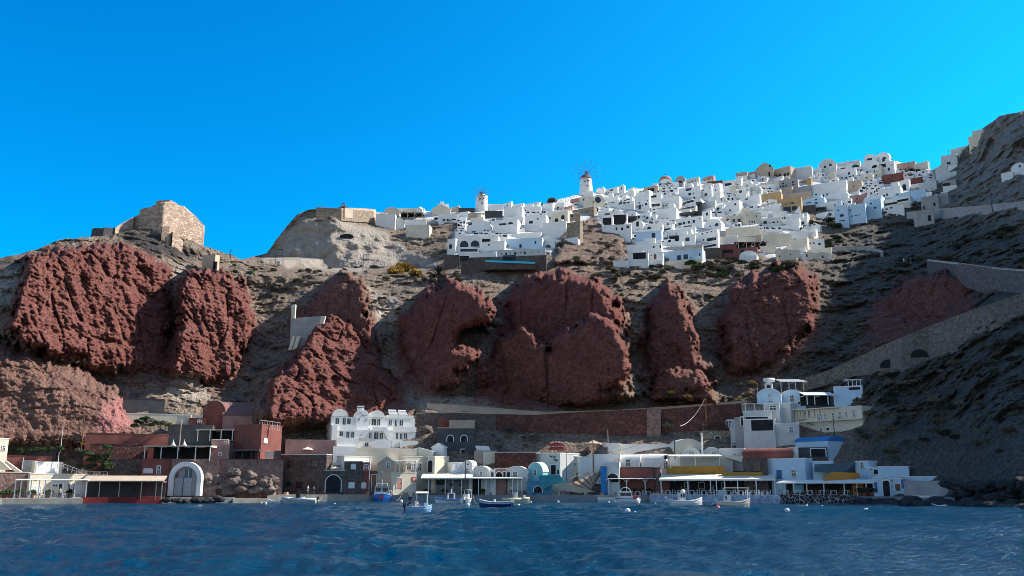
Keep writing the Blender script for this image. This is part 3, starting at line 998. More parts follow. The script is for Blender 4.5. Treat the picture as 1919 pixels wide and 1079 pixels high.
def parse(reg, text, name='house', big=False, cat=None, group=None, **kw):
    out = []
    for line in text.strip().split('\n'):
        line = line.strip()
        if not line:
            continue
        label = None
        if '#' in line:
            line, label = [q.strip() for q in line.split('#')]
        head, _, ws = line.partition('|')
        tk = head.split()
        x0, y0, x1, y1 = map(float, tk[:4])
        shape, colr = tk[4], tk[5]
        opt = dict(kw)
        nm, ct = name, cat
        for o in tk[6:]:
            if o.startswith('name='):
                nm = o[5:]
            elif o.startswith('cat='):
                ct = o[4:].replace('_', ' ')
            elif o.startswith('dabs'):
                opt['dabs'] = float(o[4:])
            elif o.startswith('dp'):
                opt['depth'] = float(o[2:])
            elif o.startswith('d'):
                opt['dd'] = float(o[1:])
            elif o.startswith('s'):
                opt['s'] = float(o[1:])
            elif o.startswith('th'):
                opt['theta'] = float(o[2:])
            elif o.startswith('a'):
                q = o[1:].split('x')
                opt['auto'] = (int(q[0]), int(q[1]) if len(q) > 1 else 1)
            elif o.startswith('w='):
                opt['down'] = float(o[2:])
            elif o.startswith('m='):
                opt['roofm'] = o[2:]
        wins = []
        lw, lh = 16, 18
        for w in ws.split():
            k = ''
            while w and w[-1].isalpha():
                k = w[-1] + k
                w = w[:-1]
            q = [float(t) for t in w.split(',')]
            if len(q) > 2:
                lw, lh = q[2], q[3]
            wins.append((q[0], q[1], lw, lh, k or 'g'))
        r = house(reg, x0, y0, x1, y1, shape, colr, wins=wins, name=nm, big=big, **opt)
        if label:
            tag(r[0], label, ct or nm.replace('_', ' '), group)
            HOUSES[-1]['labelled'] = True
        elif shape == 't':
            r[0].name = 'terrace_wall'
        out.append(r)
    return out


# ---- the white village on the rim (coordinates in enlarged crops of the photo)
parse('I', """
0 402 100 480 f W | 30,450,14,20
100 425 200 475 f A s20
190 438 345 480 t N
0 490 190 572 f W s0 | 20,550,18,20 58,550 92,550 150,545,42,14
195 470 285 545 f W s25 | 215,520,10,12
285 486 430 535 t A
300 520 420 575 f C s20
430 465 600 525 t N
465 405 610 438 f W a5
612 388 680 432 f W s14 | 640,410,10,16
690 395 790 430 f W s12 a3
800 385 940 425 f W s15 a2
605 432 780 545 f W th12
785 425 955 475 f W | 800,460,22,12 880,480,20,10
950 395 1060 460 f W s20 | 958,390,22,22o
800 500 1000 650 f W th14 | 857,560,36,26 922,535,14,12
1000 460 1180 565 f W th10 | 1018,530,40,28
960 560 1185 720 f W th16
1045 462 1200 592 f C s14 d-2 | 1092,545,34,54ok 1153,525,32,54ok
1185 560 1312 735 f T s30 d-1
265 545 490 665 v W th14 | 293,572,36,24 330,648,40,10 440,640,30,10
500 540 740 672 f W th14 | 597,580,70,18 672,575,50,22o
645 500 790 560 v W s20
170 690 400 805 f W s0 | 243,770,80,58o 346,765,80,58o
400 700 500 790 f W th12 | 450,735,92,28k
88 718 165 865 f W s20 | 118,788,26,40k
195 805 385 872 f W d-1 | 248,832,85,36 330,832,80,36
385 740 620 835 f W th14 | 470,770,14,14
620 708 965 815 f B th12 | 634,784,24,30 761,778,22,32 903,754,14,26
680 660 960 715 f W th14 | 730,690,60,12 850,705,80,14
940 690 1080 800 v W th10 | 955,700,16,22 1015,790,52,34o
540 818 1000 885 t Y d-2 th8 | 582,855,10,14c 625,855,22,24c 668,850,10,12c 712,855,24,26c 763,848,10,12c 803,852,24,26c 870,850,10,12c 930,850,10,14c
300 850 540 905 t W d-1 th8
60 870 200 985 t D d-1
200 885 1010 1010 t D d-1 th8 | 230,890,90,44k 660,900,120,50k
1005 340 1085 388 v D s10 | 1045,368,70,30ok
1130 328 1345 402 r C s40 m=tile | 1163,382,42,20 1230,384,40,20
1300 288 1435 325 t W
1345 325 1440 440 f C s30 th-22 | 1342,362,14,20
1060 385 1180 455 v W s20 | 1105,425,24,20o
1130 420 1240 470 f P s20
1240 430 1440 500 f T s30 | 1330,465,12,14c 1358,465,12,14c 1384,466,12,14c
1460 252 1530 300 f W s15 | 1500,275,10,12
1210 490 1310 560 f T | 1238,512,20,20
""")  # dark grey terrace beside the white ramp stands for the shade under it
parse('J', """
85 350 140 400 g W s8
140 348 285 410 f W s10 | 176,378,10,10 225,365,34,12 200,385,10,10
275 330 345 402 f W s12 | 300,368,10,14 318,354,8,22
395 345 460 392 v W s10 | 430,375,8,8
300 385 435 438 f W s10 | 318,411,10,10 360,415,12,12 403,412,8,8
430 388 540 440 f W s12 | 565,433,8,8
520 335 655 395 f A th12 | 590,368,60,30k
810 240 905 335 v G s12 th20 | 857,292,44,22ok
905 255 1030 320 f C s14 | 940,285,8,10 970,285 1000,285 955,305 990,305
1060 240 1165 300 f P s18 | 1085,270,8,8 1120,268
1105 288 1250 338 f R s0 | 1165,317,18,14
1250 285 1365 350 f W | 1300,320,60,22k
1360 268 1420 352 f W s16 | 1382,318,10,10
1255 330 1330 400 f W s30
1320 330 1375 405 f C
845 338 1050 450 f W th16 | 928,358,34,22 955,358,16,20 946,402,26,22 980,400,12,14 880,440,12,20
1050 306 1160 350 v W s10 | 1080,338,14,8
1050 345 1150 460 f W s14 | 1070,360,16,10 1095,405,26,22 1130,350,10,14
1135 340 1225 445 f W s34 | 1155,365,10,12 1185,367,10,16
1140 432 1260 498 f W s20 th-24 | 1240,450,8,24
860 455 1050 522 f W th18 | 893,478,34,22 930,472,34,22 966,466,34,22 990,440,20,16
850 518 1010 565 f W th16 | 890,538,40,20 935,532,40,18 975,528,30,16
1005 480 1060 560 f N | 1030,510,16,30k
1370 345 1480 452 g W s12 | 1415,377,26,22 1474,378,12,12 1420,450,10,20
1478 315 1569 405 v W s10 | 1525,405,16,18 1545,370,10,10
1055 470 1180 560 f Y s10 | 1080,480,20,10
1180 505 1262 562 f W s12 | 1205,533,22,20 1170,530,10,14
1260 470 1400 562 f W s34 | 1262,540,12,12 1300,545,16,18 1328,540,18,26 1370,495,10,10
1262 580 1400 640 v W s20 | 1350,600,30,16
60 412 165 535 v C s20 th-24 | 102,458,56,56c 62,482,8,14
160 430 290 478 f W th10
170 470 300 520 f W | 165,494,26,12 205,492,22,12 236,490,22,12
285 440 420 494 f W s8 | 300,457,46,10 350,457,26,8 382,454,34,8
280 478 440 535 f W th8 | 305,489,36,14 346,490,26,14 382,490,26,12 296,507,10,12
440 400 580 575 f W s10 | 485,476,12,12 460,507,12,14 510,504,12,14 485,515,24,40 547,500,22,20 560,468,8,10
565 405 685 475 f W th8 | 610,430,60,20k
575 468 690 535 v W th10 | 625,508,92,24
682 430 855 535 f W th14 | 700,508,16,16 745,506,50,16 800,502,30,16 740,490,12,12
630 535 825 648 f W th14
820 565 1060 625 f N s6 th14 | 860,600,60,24k 935,602,60,22k 1010,592,60,22k
820 615 1060 715 f W s14 th14 | 855,668,32,26 892,668,22,32 938,660,20,24 985,658,22,26 1042,640,10,12
1060 560 1135 655 f W s10 | 1105,590,20,26
1075 632 1235 745 v W s34 | 1135,691,12,14 1195,687,32,30o
1240 615 1330 660 f W s20 | 1285,640,20,10
1275 645 1330 695 d W
1365 660 1420 705 d W
1330 610 1450 668 v W s14 | 1385,655,30,12
100 565 225 612 t W
130 600 240 700 f W | 185,660,82,66k 190,594,50,16k
60 530 110 575 v W | 86,552,36,36ok
215 540 310 605 v W s8 | 247,553,8,18
235 595 375 700 f W | 300,645,122,90k
330 560 455 620 v W s8 | 340,606,12,12 418,598,14,10
368 612 460 668 f N | 412,640,70,36k
400 645 520 765 v W s14 | 467,678,24,46dk 465,735,10,20
490 575 585 655 f W s10 | 530,605,16,12 555,625,24,24 520,640,10,10
585 600 640 660 f W s16 | 600,635,14,14
640 640 760 690 f W | 650,662,20,14 740,638,10,12 700,640,10,12
135 692 410 765 f W | 272,728,16,26 325,732,22,26 380,716,26,22 60,650,10,10
455 690 700 765 f W th8 | 572,719,36,24o 462,742,14,30 660,745,16,12 685,735,14,12
450 750 690 870 f B th8 | 615,792,34,42
700 690 790 755 f W s14 | 745,682,18,22 740,725,60,14k
815 690 1000 745 v W th8 | 850,722,44,22o 930,706,70,10 1010,750,10,10
730 735 965 805 f W th8 | 888,803,10,10 820,770,10,10
850 780 1000 868 f W s0 d-1 | 925,826,38,34
755 790 845 855 f N | 800,820,70,40k
1000 735 1205 865 f W s12 | 1065,755,14,16 1110,750,14,10 1150,752,14,10 1072,812,14,16 1135,820,64,28k 1180,822,20,26k
1060 858 1205 918 f W s8 | 1130,882,120,28k
1070 905 1240 985 t D
360 868 690 965 f W th6 | 617,901,18,18 680,902,16,22
375 945 565 1060 f W d-1 | 485,978,120,58k
560 945 700 1050 f W d-1 | 595,971,10,12 628,985,24,46d
690 882 1060 925 f E d-1 th10
690 915 1065 1040 f B th12 d-2 | 735,992,36,30 847,982,36,44 910,980,42,42 1040,971,14,26 960,994,18,8
240 1020 390 1062 t W
1220 745 1385 805 t G
1215 800 1390 860 f C s0 th-22 
1385 735 1569 805 t C d-1 th-20 
1390 798 1569 865 t C d-1 th-20 
1230 870 1380 980 f R | 1300,935,90,30k
1380 900 1569 985 f R | 1430,940,30,50k 1500,930,20,20k
""")
parse('K', """
262 200 405 330 g A s0 dp8 | 380,232,20,22 370,303,16,36k
400 232 550 335 f A s10 dp8 | 427,298,16,34k 457,301,22,46ok 500,301,18,30k 528,301,16,30k
180 272 262 318 f P s8
85 282 185 335 f A
68 342 135 395 f W s12 | 95,382,10,10
145 345 220 405 v W s10 | 180,385,10,10
275 308 350 355 g W s6 | 312,334,14,20 292,330,6,10 333,335,8,8
355 318 480 352 f Y s8 | 420,335,50,14
455 342 612 435 f G th8 | 488,370,16,12 488,393,18,12 465,393,14,10 512,393,14,10 572,370,14,18 572,391,18,10
285 350 455 405 r T s0
600 335 720 380 f O s8 | 660,355,40,8
545 240 730 325 f Y th8 dp6
720 245 800 295 f W s10 | 745,285,12,14 765,283,8,14
790 170 935 290 v Y th8 | 842,233,18,20 888,224,22,18
930 192 1132 250 f Y th8
940 225 1120 262 f W | 990,243,40,10 1095,235,60,24o
915 258 1100 335 f W s12 th12 | 1042,292,16,20 960,323,16,20 982,322,10,24 1015,322,18,12 1046,320,18,12 1075,318,14,12
840 330 945 372 f W s8 | 855,352,12,20 880,355,10,10 910,352,16,16
860 275 925 350 g C s14
1165 132 1275 200 v W | 1215,171,40,16
1268 108 1380 200 v W s16 | 1338,166,34,36o
1140 185 1300 265 v W th8 | 1258,238,52,24ok
1300 190 1425 300 f W s10 th12 | 1330,216,54,28k 1405,180,8,8 1402,225,8,8 1378,255,18,24
1150 300 1240 352 f C s14 | 1190,320,14,12
1230 255 1310 320 f C s10 | 1270,300,10,10 1258,262,12,20
725 358 1020 495 f W th12 s14 | 765,447,18,22 768,476,22,14 822,463,18,20 862,460,24,18 905,455,18,10
565 395 722 475 f G th20
470 455 720 510 t A
455 405 560 460 f A s10
88 390 200 470 g W s10 | 128,434,24,22 183,435,12,14 130,490,10,20
190 388 300 475 v Y s14 | 228,462,16,20 242,431,10,10
120 470 290 560 f W s8 | 180,490,26,10 150,540,20,14
290 500 450 565 g W s12 | 353,514,14,14 327,541,10,18 357,541,20,20 385,541,12,18 405,540,12,16
315 550 460 615 f W s20 | 352,585,10,8
255 455 470 530 f O th10
440 495 640 615 f O s12 th12 | 515,540,12,10 548,535,10,10 570,540,24,14 520,588,60,44 580,585,40,36 612,592,14,14
400 430 460 470 f C s14
620 500 835 565 f B th10 | 765,512,16,12 765,540,18,16 700,530,40,8
820 435 1030 520 v W s12 | 900,500,60,14
835 510 1060 600 f W th14 | 925,546,12,12 978,552,44,26 1046,541,24,14
1050 470 1195 550 f K th10 | 1110,500,10,12
1020 350 1150 440 f A th10 | 1080,400,10,10
315 600 405 660 f W s10 th-24 
395 598 525 695 f W s16 d-1 th-24 | 480,661,12,10 497,651,10,10 500,664,14,10
515 628 690 700 f W th10 | 555,668,12,12
465 672 625 750 f W th8 | 545,736,12,10 566,736,12,10 585,736,12,10 604,735,14,12 490,722,40,10
590 665 690 725 f W s10 | 650,705,24,24 625,690,10,8
0 560 120 640 f W s14 | 40,590,16,16 85,550,14,16
0 640 140 720 f C s14 a3 th-22 
150 600 305 725 f C s12 th-24 | 185,640,8,14 262,640,8,18 225,690,14,14 200,690,8,18 245,690,8,18
310 665 470 745 f Y | 335,700,30,24 375,705,10,10 405,705,26,12 440,705,12,12
0 745 290 830 t C d-1
0 815 100 870 f Y
95 820 300 870 t A d-1
365 785 560 905 f C d-1 th-24 | 525,895,16,10
300 770 370 850 v C s10 th-22 
560 770 700 850 f W s12 th-24 | 585,842,16,14 618,862,16,14
640 760 760 830 f W s10 | 690,832,14,14 655,800,10,10
690 835 835 930 f W s14 th-20 | 720,875,10,14 747,873,12,14 793,880,20,20
640 850 700 900 f W s10 | 682,862,14,20 650,862,10,10
712 705 795 775 g W s10 | 752,716,18,14ok
555 835 690 945 f C th24 s10
928 560 1040 725 f B s0 | 985,646,32,20 985,690,50,8 960,600,14,12
1035 548 1185 705 f B th12 | 1040,641,16,8 1072,641,18,8 1104,640,18,8 1128,640,16,8 1060,590,14,12
1180 480 1320 605 f B th14 | 1223,535,14,14 1270,580,14,20 1195,570,10,26 1235,575,10,20
858 605 930 660 f W s8 | 882,629,24,22
765 618 855 660 f W s6 | 800,646,36,14k
640 560 760 610 t N
760 575 850 615 f N | 800,592,70,22k
485 925 635 1015 f C s0 d-1 th-22 | 548,968,10,14
635 950 755 1015 v C d-1 th-22 | 686,978,12,22k
755 952 890 1015 v C d-1 th-22 | 820,988,12,20k
425 922 490 1012 g C d-1 | 455,990,10,14k
690 925 890 965 t C
120 945 265 1015 v W d-1 | 245,950,16,16
290 900 430 960 t C
""")
parse('L', """
250 655 425 735 f R th8 | 300,692,12,12c
420 690 575 765 f R th10 | 490,735,10,30
375 560 525 630 f P th8 | 470,600,10,10
515 552 630 625 f C s14
330 705 470 790 f W s12 | 345,740,10,40k 370,735,10,40k 430,765,30,50ok
560 720 700 790 f Y th10
215 765 400 860 f W th12 | 262,826,16,18 289,821,16,18
240 850 480 925 f W th14 | 310,895,130,24k 420,880,90,18k
345 795 610 890 f B th14 | 388,856,46,34ok 462,851,18,24 380,800,24,16
100 865 240 1010 f B th12 | 160,900,14,14 190,940,18,16 118,910,10,24
230 920 425 985 t W th14 | 250,940,20,12 285,938,20,12 325,934,20,12
0 905 110 1010 f B th10 | 20,1000,16,10 50,1000,16,10
750 490 880 610 f Y th12 | 810,560,30,20
830 428 970 520 f Y s0 th14 | 905,520,60,24k
975 335 1040 400 f C th10
1010 285 1115 340 f C s8 th8
700 590 800 690 t Y th12
720 640 870 700 t Y th14
760 705 870 780 f G s0 | 790,745,60,30k
585 840 725 985 f G s0 dp4 th10 | 605,930,12,30k 690,915,16,30k
720 815 805 930 f G dp4 th14 | 690,940,16,40k
520 960 680 1079 t G th14 | 645,1030,26,50ok
1255 640 1345 705 f W th10
1340 560 1460 650 v W th12 | 1410,588,14,22
""")
# small things on the roofs and fronts of the village houses
drnd = random.Random(99)
for hh in list(HOUSES):
    if hh['shape'] == 't':
        continue
    r0, w_, h_ = hh['root'], hh['w'], hh['h']
    q = drnd.random()
    if q < 0.4 and hh['shape'] == 'f' and w_ > 3:
        x = drnd.uniform(-.35, .3) * w_
        y = drnd.uniform(1.2, 3.2)
        c_ = MB().box(x, x + .7, y, y + .7, h_, h_ + drnd.uniform(.8, 1.3)).build('chimney', M[hh['col']] if hh['col'] in 'WCPYB' else M['W'], r0)
    if 0.3 < q < 0.55 and hh['shape'] == 'f' and w_ > 4:
        x = drnd.uniform(-.4, .1) * w_
        MB().box(x, x + w_ * .32, 1.5, 4.5, h_, h_ + drnd.uniform(1.5, 2.4)).build('roof_room', M[hh['col']] if hh['col'] in 'WCPYB' else M['W'], r0)
    if 0.5 < q < 0.75 and w_ > 3.5:
        s_ = drnd.choice((-1, 1))
        MB().prism([(s_ * w_ * .45, -1.2), (s_ * w_ * .45, 1.9), (s_ * w_ * .12, -1.2)], -0.8, -0.02).build('stair_parapet', M['W'], r0)
    if q > 0.72 and w_ > 4:
        MB().box(-w_ * .5, w_ * .5, -1.6, -1.4, -2.5, .75).box(-w_ * .5, w_ * .5, -1.4, 0, -2.5, 0.02).build('terrace_parapet', M['W'] if drnd.random() < .8 else M['C'], r0)
# ------------------------------------------------------------------ quays
def qd(u):
    return float(dw(u))


def quay(label, m, u0, u1, ztop, off=0.0, back=None, seg=12, zface=None):
    """a strip of quay: water edge follows the bay, flat top running back to the slope"""
    mb = MB()
    us = np.linspace(u0, u1, seg)
    row = []
    for u in us:
        d = qd(u) + off
        a = PV(u, 940, d)
        k = (qd(u) + (back or 24)) / d
        row.append((a.x, a.y, a.x * k, a.y * k))
    vs, fs = [], []
    for (x, y, X_, Y_) in row:
        vs += [(x, y, -0.8), (x, y, ztop), (X_, Y_, ztop), (X_, Y_, -0.8)]
    n = len(row)
    for i in range(n - 1):
        a, b = i * 4, i * 4 + 4
        fs += [(a, b, b + 1, a + 1), (a + 1, b + 1, b + 2, a + 2), (a + 2, b + 2, b + 3, a + 3)]
    fs += [(0, 1, 2, 3), tuple((n - 1) * 4 + q for q in (3, 2, 1, 0))]
    mb.add(vs, fs)
    o = mb.build('quay', m)
    tag(o, label, kind='structure')
    return o


quay('pale concrete quay in front of the left tavern', 'concrete', -260, 33 + 122, 0.95, -2.6)
quay('low dark quay below the white arch', 'greyconc', 300, 440, 0.9, 0.5)
quay('beige boat slip beside the boulders', 'concrete', 436, 502, 0.7, -1.5)
quay('stone quay in front of the dark lava stone houses', 'concrete', 500, 692, 1.35, 0)
quay('grey concrete quay below the cream awning', 'greyconc', 692, 1142, 1.25, 0)
quay('grey quay in front of the dark red tavern', 'greyconc', 1140, 1222, 1.2, 0.2)
quay('quay wall painted blue and white below the long awning', 'bluequay', 1218, 1462, 1.35, -0.6)
quay('quay wall of black lava with white mortar', 'darkquay', 1460, 1606, 1.45, -0.4)
quay('low dark quay among black rocks at the right', 'greyconc', 1604, 1790, 1.25, 1.5)
quay('red painted quay under the dark tavern pavilion', 'redquay', 154, 304, 1.1, -1.0)

# ------------------------------------------------------------------ generic small builders placed from photo measurements


def at(reg, x, y, dd=0.0, dabs=None):
    u, v = R_(reg, x, y)
    return PV(u, v, dabs if dabs else F1(u, v) + dd)


def slab(name, reg, pts, m, dd=-0.5, thick=0.5, dabs=None, slope=0.0, parent=None):
    """flat upright panel whose outline is measured in the photo, standing at its own distance, with thickness"""
    uv = [R_(reg, x, y) for x, y in pts]
    um = sum(p[0] for p in uv) / len(uv)
    d0 = dabs if dabs else F1(um, max(p[1] for p in uv)) + dd
    fr = [PV(u, v, d0 + slope * (u - um)) for u, v in uv]
    bk = [p * ((p.y + thick) / p.y) + Vector((0, 0, 0)) for p in fr]
    bk = [Vector((p.x + 0.0, p.y + thick, p.z)) for p in fr]
    n = len(fr)
    c = sum(fr, Vector()) / n
    c.z = min(p.z for p in fr)
    vs = [p - c for p in fr] + [p - c for p in bk]
    fs = [tuple(range(n)), tuple(range(2 * n - 1, n - 1, -1))] + [(i, n + i, n + (i + 1) % n, (i + 1) % n) for i in range(n)]
    o = MB().add(vs, fs).build(name, m, parent)
    bm = bmesh.new()
    bm.from_mesh(o.data)
    bmesh.ops.recalc_face_normals(bm, faces=bm.faces)
    bm.to_mesh(o.data)
    bm.free()
    o.location = c
    return o


def pergola(name, label, cat, reg, x0, y_top, x1, y_base, posts, roofm='canvas', dd=None, dabs=None, depth=4.5, roof_h=0.25, postm='whitemetal', drop=0.5, braces=False, ybase_b=None, back=None, slope=0.0, group=None, r=0.07):
    """posts along the front, a roof running back; drop = how far the roof rises to the back"""
    u0, vt = R_(reg, x0, y_top)
    u1, vb = R_(reg, x1, y_base)
    uc = (u0 + u1) / 2
    d = dabs if dabs else F1(uc, vb) + (dd or 0)
    base = PV(uc, vb, d)
    h = PV(uc, vt, d).z - base.z
    w = PV(u1, vb, d).x - PV(u0, vb, d).x
    rz = math.atan2(slope * (u1 - u0), w)
    root = empty(name, base, rz)
    tag(root, label, cat, group)
    for px in posts:
        x = ((px - x0) / (x1 - x0) - 0.5) * w
        m = MB()
        m.box(x - r, x + r, 0.1, 0.1 + 2 * r, -0.3, h - 0.02)
        if braces:
            for sx in (-1, 1):
                m.tube((x, 0.16, h - 0.8), (x + sx * 0.6, 0.16, h - 0.1), 0.05, n=5)
        m.build('post', postm, root)
    m = MB()
    m.prismx([(-0.25, h - 0.1), (-0.25, h + roof_h - 0.1), (depth, h + drop + roof_h), (depth, h + drop)], -w / 2 - 0.1, w / 2 + 0.1)
    m.build('roof', roofm, root)
    rb = MB()
    for k in range(max(2, int(w / 2.5)) + 1):
        x = -w / 2 + w * k / max(2, int(w / 2.5))
        rb.box(x - 0.05, x + 0.05, 0, depth, h - 0.22, h - 0.105)
    rb.build('rafters', postm, root)
    if back:
        MB().box(-w / 2, w / 2, depth - 0.3, depth, -0.3, h + drop - 0.05).build('back_wall', back, root)  # a near-black back paints in the shade under the roof
    return root, w, h, d


def pole(label, reg, x, y0, y1, dd=-0.3, dabs=None, r=0.06, m='metal', name='utility_pole', cat='pole', arms=0, lamp=False):
    u, vt = R_(reg, x, y0)
    u, vb = R_(reg, x, y1)
    d = dabs if dabs else F1(u, vb) + dd
    b = PV(u, vb, d)
    h = PV(u, vt, d).z - b.z
    root = empty(name, b)
    tag(root, label, cat)
    MB().tube((0, 0, -0.8), (0, 0, h), r * 1.25, r * 0.8, 8).build('shaft', m, root)
    for k in range(arms):
        MB().box(-0.6, 0.6, -0.05, 0.05, h - 0.35 - 0.5 * k, h - 0.25 - 0.5 * k).build('crossarm', m, root)
    if lamp:
        a = MB().tube((0, 0, h - 0.05), (0.35, -0.3, h + 0.25), 0.04, n=6).tube((0.35, -0.3, h + 0.25), (0.9, -0.7, h + 0.2), 0.04, n=6)
        a.build('lamp_arm', m, root)
        MB().lathe([(0.05, h + 0.05), (0.18, h + 0.1), (0.18, h + 0.18), (0.06, h + 0.26)], 10, 0.95, -0.75).build('lamp_head', 'darkmetal', root)
    else:
        MB().lathe([(r * 0.9, h - 0.02), (r * 1.3, h), (r * 1.3, h + 0.06), (0.02, h + 0.1)], 8).build('cap', m, root)
    return root


BF = dict(big=True)
# ---- left end
parse('A', """
-60 385 52 560 f C dabs163 s0 th-20 | 20,470,26,40 # cream house cut off by the left edge, beside the green terrace
-160 690 226 880 f S dabs160 dp3 m=C # pinkish rubble stone house block with pale coping behind the left quay
0 545 432 625 t R dabs166 th0 # long red painted low wall under the green terrace
190 595 318 760 f E dabs166 dp3 th2 # narrow grey ribbed shed beside the cream terrace room
316 598 532 770 f C s0 dabs166 dp4 th-20 | 414,658,168,92w # cream terrace room with large blank panel above the left tavern
288 706 752 905 f C dabs163 dp5 th-17 | 490,806,44,26 340,850,90,60w 532,850,24,100k 600,828,26,70 645,826,24,60 690,850,60,80w # long low cream tavern building behind white posts at the left
1262 572 1542 912 f R dabs168 dp8 th8 s40 | 1320,682,70,36w 1405,672,30,72 1300,830,40,60k # red restaurant block with open upper deck beside the white arch
1540 575 1925 912 f S dabs169 dp8 th4 # dark pink stone front around the white boathouse arch
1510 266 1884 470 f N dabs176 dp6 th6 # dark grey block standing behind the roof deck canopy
1700 205 1845 268 f R dabs181 dp4 | 1790,236,30,24 # small flat red house above the dark grey block
1592 178 1706 268 f C dabs182 dp4 | 1692,238,18,20 1618,240,14,20 # tiny cream hut beside the mast top
805 345 1482 438 t R dabs172 th0 # red brown terrace wall below the grey garden, upper of two
835 440 1285 500 t Q dabs170 th0 # rough stone terrace wall under the red brown wall
985 572 1266 760 f D dabs168 dp3 # dark stone retaining block left of the red restaurant
1115 30 1465 110 t N d-1 th0 # dark grey retaining wall high above the gardens at left
1165 170 1800 200 t C d-1 th0 # thin pale terrace ledge below the left cliff
0 432 480 470 t N dabs170 th0 # low grey kerb wall behind the green terrace
""", **BF)
# white boathouse arch
arch_root = empty('boathouse_arch', at('A', 1670, 905, dabs=168.2), 0)
tag(arch_root, 'tall whitewashed boathouse arch with grey double door in dark pink stone front', 'arch')
_s = 168.2 / FOC / 4.795
aw, ah = 284 * _s, 292 * _s
ring = MB()
inn = 210 * _s / 2
n = 18
po = [(aw / 2, 0)] + [(aw / 2 * math.cos(PI * i / n), ah - aw / 2 + aw / 2 * math.sin(PI * i / n)) for i in range(n + 1)] + [(-aw / 2, 0)]
hi = 250 * _s
pi_ = [(inn, 0)] + [(inn * math.cos(PI * i / n), hi - inn + inn * math.sin(PI * i / n)) for i in range(n + 1)] + [(-inn, 0)]
for q in range(len(po) - 1):
    ring.prism([po[q], po[q + 1], pi_[q + 1], pi_[q]], -1.2, 0.1)
ring.build('arch_ring', 'W', arch_root)
MB().prism(pi_, -0.25, 0.05).build('back_wall', 'G', arch_root)
dr = MB().box(-inn * 0.95, inn * 0.45, -0.4, -0.26, 0, 150 * _s).build('door', 'metal', arch_root)
MB().box(-inn * 0.28, -inn * 0.22, -0.44, -0.4, 0, 150 * _s).build('frame', 'darkmetal', dr)
wd = MB().box(-0.15 * inn, 0.4 * inn, -0.33, -0.26, 155 * _s, 225 * _s).build('window', 'slate', arch_root)
MB().box(0.1 * inn, 0.15 * inn, -0.37, -0.33, 155 * _s, 225 * _s).build('frame', 'frame', wd)

pergola('tavern_pergola', 'open white post frame along the pale quay at far left', 'pergola', 'A', 155, 762, 745, 915, [160, 205, 285, 350, 398, 455, 548, 645, 738], 'canvas', dabs=152.5, depth=3.0, roof_h=0.06, drop=0.1, slope=0.03)
pergola('tavern_pavilion', 'dark tavern pavilion with cream roof over the red quay', 'pavilion', 'A', 752, 772, 1432, 925, [758, 900, 1065, 1250, 1375, 1425], 'beige', dabs=156.5, depth=5, roof_h=0.14, drop=0.8, postm='beige', back='N', slope=0.025)
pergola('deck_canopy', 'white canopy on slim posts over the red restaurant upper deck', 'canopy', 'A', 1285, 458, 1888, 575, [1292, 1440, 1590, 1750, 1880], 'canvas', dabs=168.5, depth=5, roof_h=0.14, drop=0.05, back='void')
for x, lab in ((1555, 'left'), (1655, 'right')):
    p = at('A', x, 458, dabs=168.5)
    r = empty('tent_cone', p)
    tag(r, 'white pointed tent cone on the deck canopy, %s of the mast' % lab, 'tent')
    MB().lathe([(0.62, 0), (0.3, 0.35), (0.1, 0.8), (0.02, 1.05)], 12).build('canvas_cone', 'canvas', r, True)
    MB().tube((0, 0, 1.0), (0, 0, 1.25), 0.03, n=5).build('tip', 'whitemetal', r)
mast = pole('tall bare mast with stays rising over the red restaurant deck', 'A', 1612, 55, 458, dabs=169.5, r=0.09, m='tanwood', name='mast', cat='mast', arms=1)
for sx in (-1, 1):
    MB().tube((0, 0, 8), (sx * 2.0, 0, 0.2), 0.025, n=4).build('stay', 'darkmetal', mast)
pole('slim white pole on the green terrace left of the yellow doors', 'A', 546, 298, 475, dabs=168, r=0.05, m='whitemetal')
pole('wooden pole in front of the reddish mound, beside the yellow doors', 'A', 735, 170, 440, dabs=172, r=0.08, m='brownwood', arms=1)
pole('short white pole behind the cream terrace room', 'A', 522, 520, 600, dabs=167, r=0.05, m='whitemetal')
pole('white pole on the cream terrace at far left', 'A', 190, 568, 745, dabs=164.5, r=0.04, m='whitemetal')
slab('yellow_shed', 'A', [(725, 375), (800, 375), (805, 445), (722, 445)], 'yellowwood', dabs=172.5, thick=1.2)
tag(bpy.data.objects['yellow_shed'], 'yellow painted shed front below the pink scree', 'shed')
for k, (xa, ya, xb, yb, lab) in enumerate([(70, 590, 315, 590, 'white tube railing on the terrace of the grey ribbed shed'), (530, 605, 770, 690, 'white railing sloping down right of the cream terrace room'),
                                          (780, 690, 965, 690, 'short white railing over the left tavern roof')]):
    d_ = 165.6
    a, b_ = at('A', xa, ya, dabs=d_), at('A', xb, yb, dabs=d_)
    r = empty('railing', a)
    tag(r, lab, 'railing')
    v_ = b_ - a
    nn = 6
    MB().tube((0, 0, 0), v_, 0.04, n=5).build('top_rail', 'whitemetal', r)
    MB().tube((0, 0, -.5), v_ + Vector((0, 0, -.5)), 0.03, n=5).build('lower_rail', 'whitemetal', r)
    for q in range(nn + 1):
        MB().tube(v_ * (q / nn), v_ * (q / nn) + Vector((0, 0, -1)), 0.035, n=5).build('post', 'whitemetal', r)
for pts, lab in (([(50, 590), (190, 690), (280, 755), (240, 760), (150, 700), (40, 620)], 'left'), ([(0, 585), (95, 670), (0, 672)], 'edge')):
    o = slab('stair_wall', 'A', pts, 'C', dabs=161.5 if lab == 'edge' else 162.6, thick=0.5)
    tag(o, 'cream wedge of stair wall cut by the left edge' if lab == 'edge' else 'cream sloping stair parapet running down to the left tavern', 'stair wall')

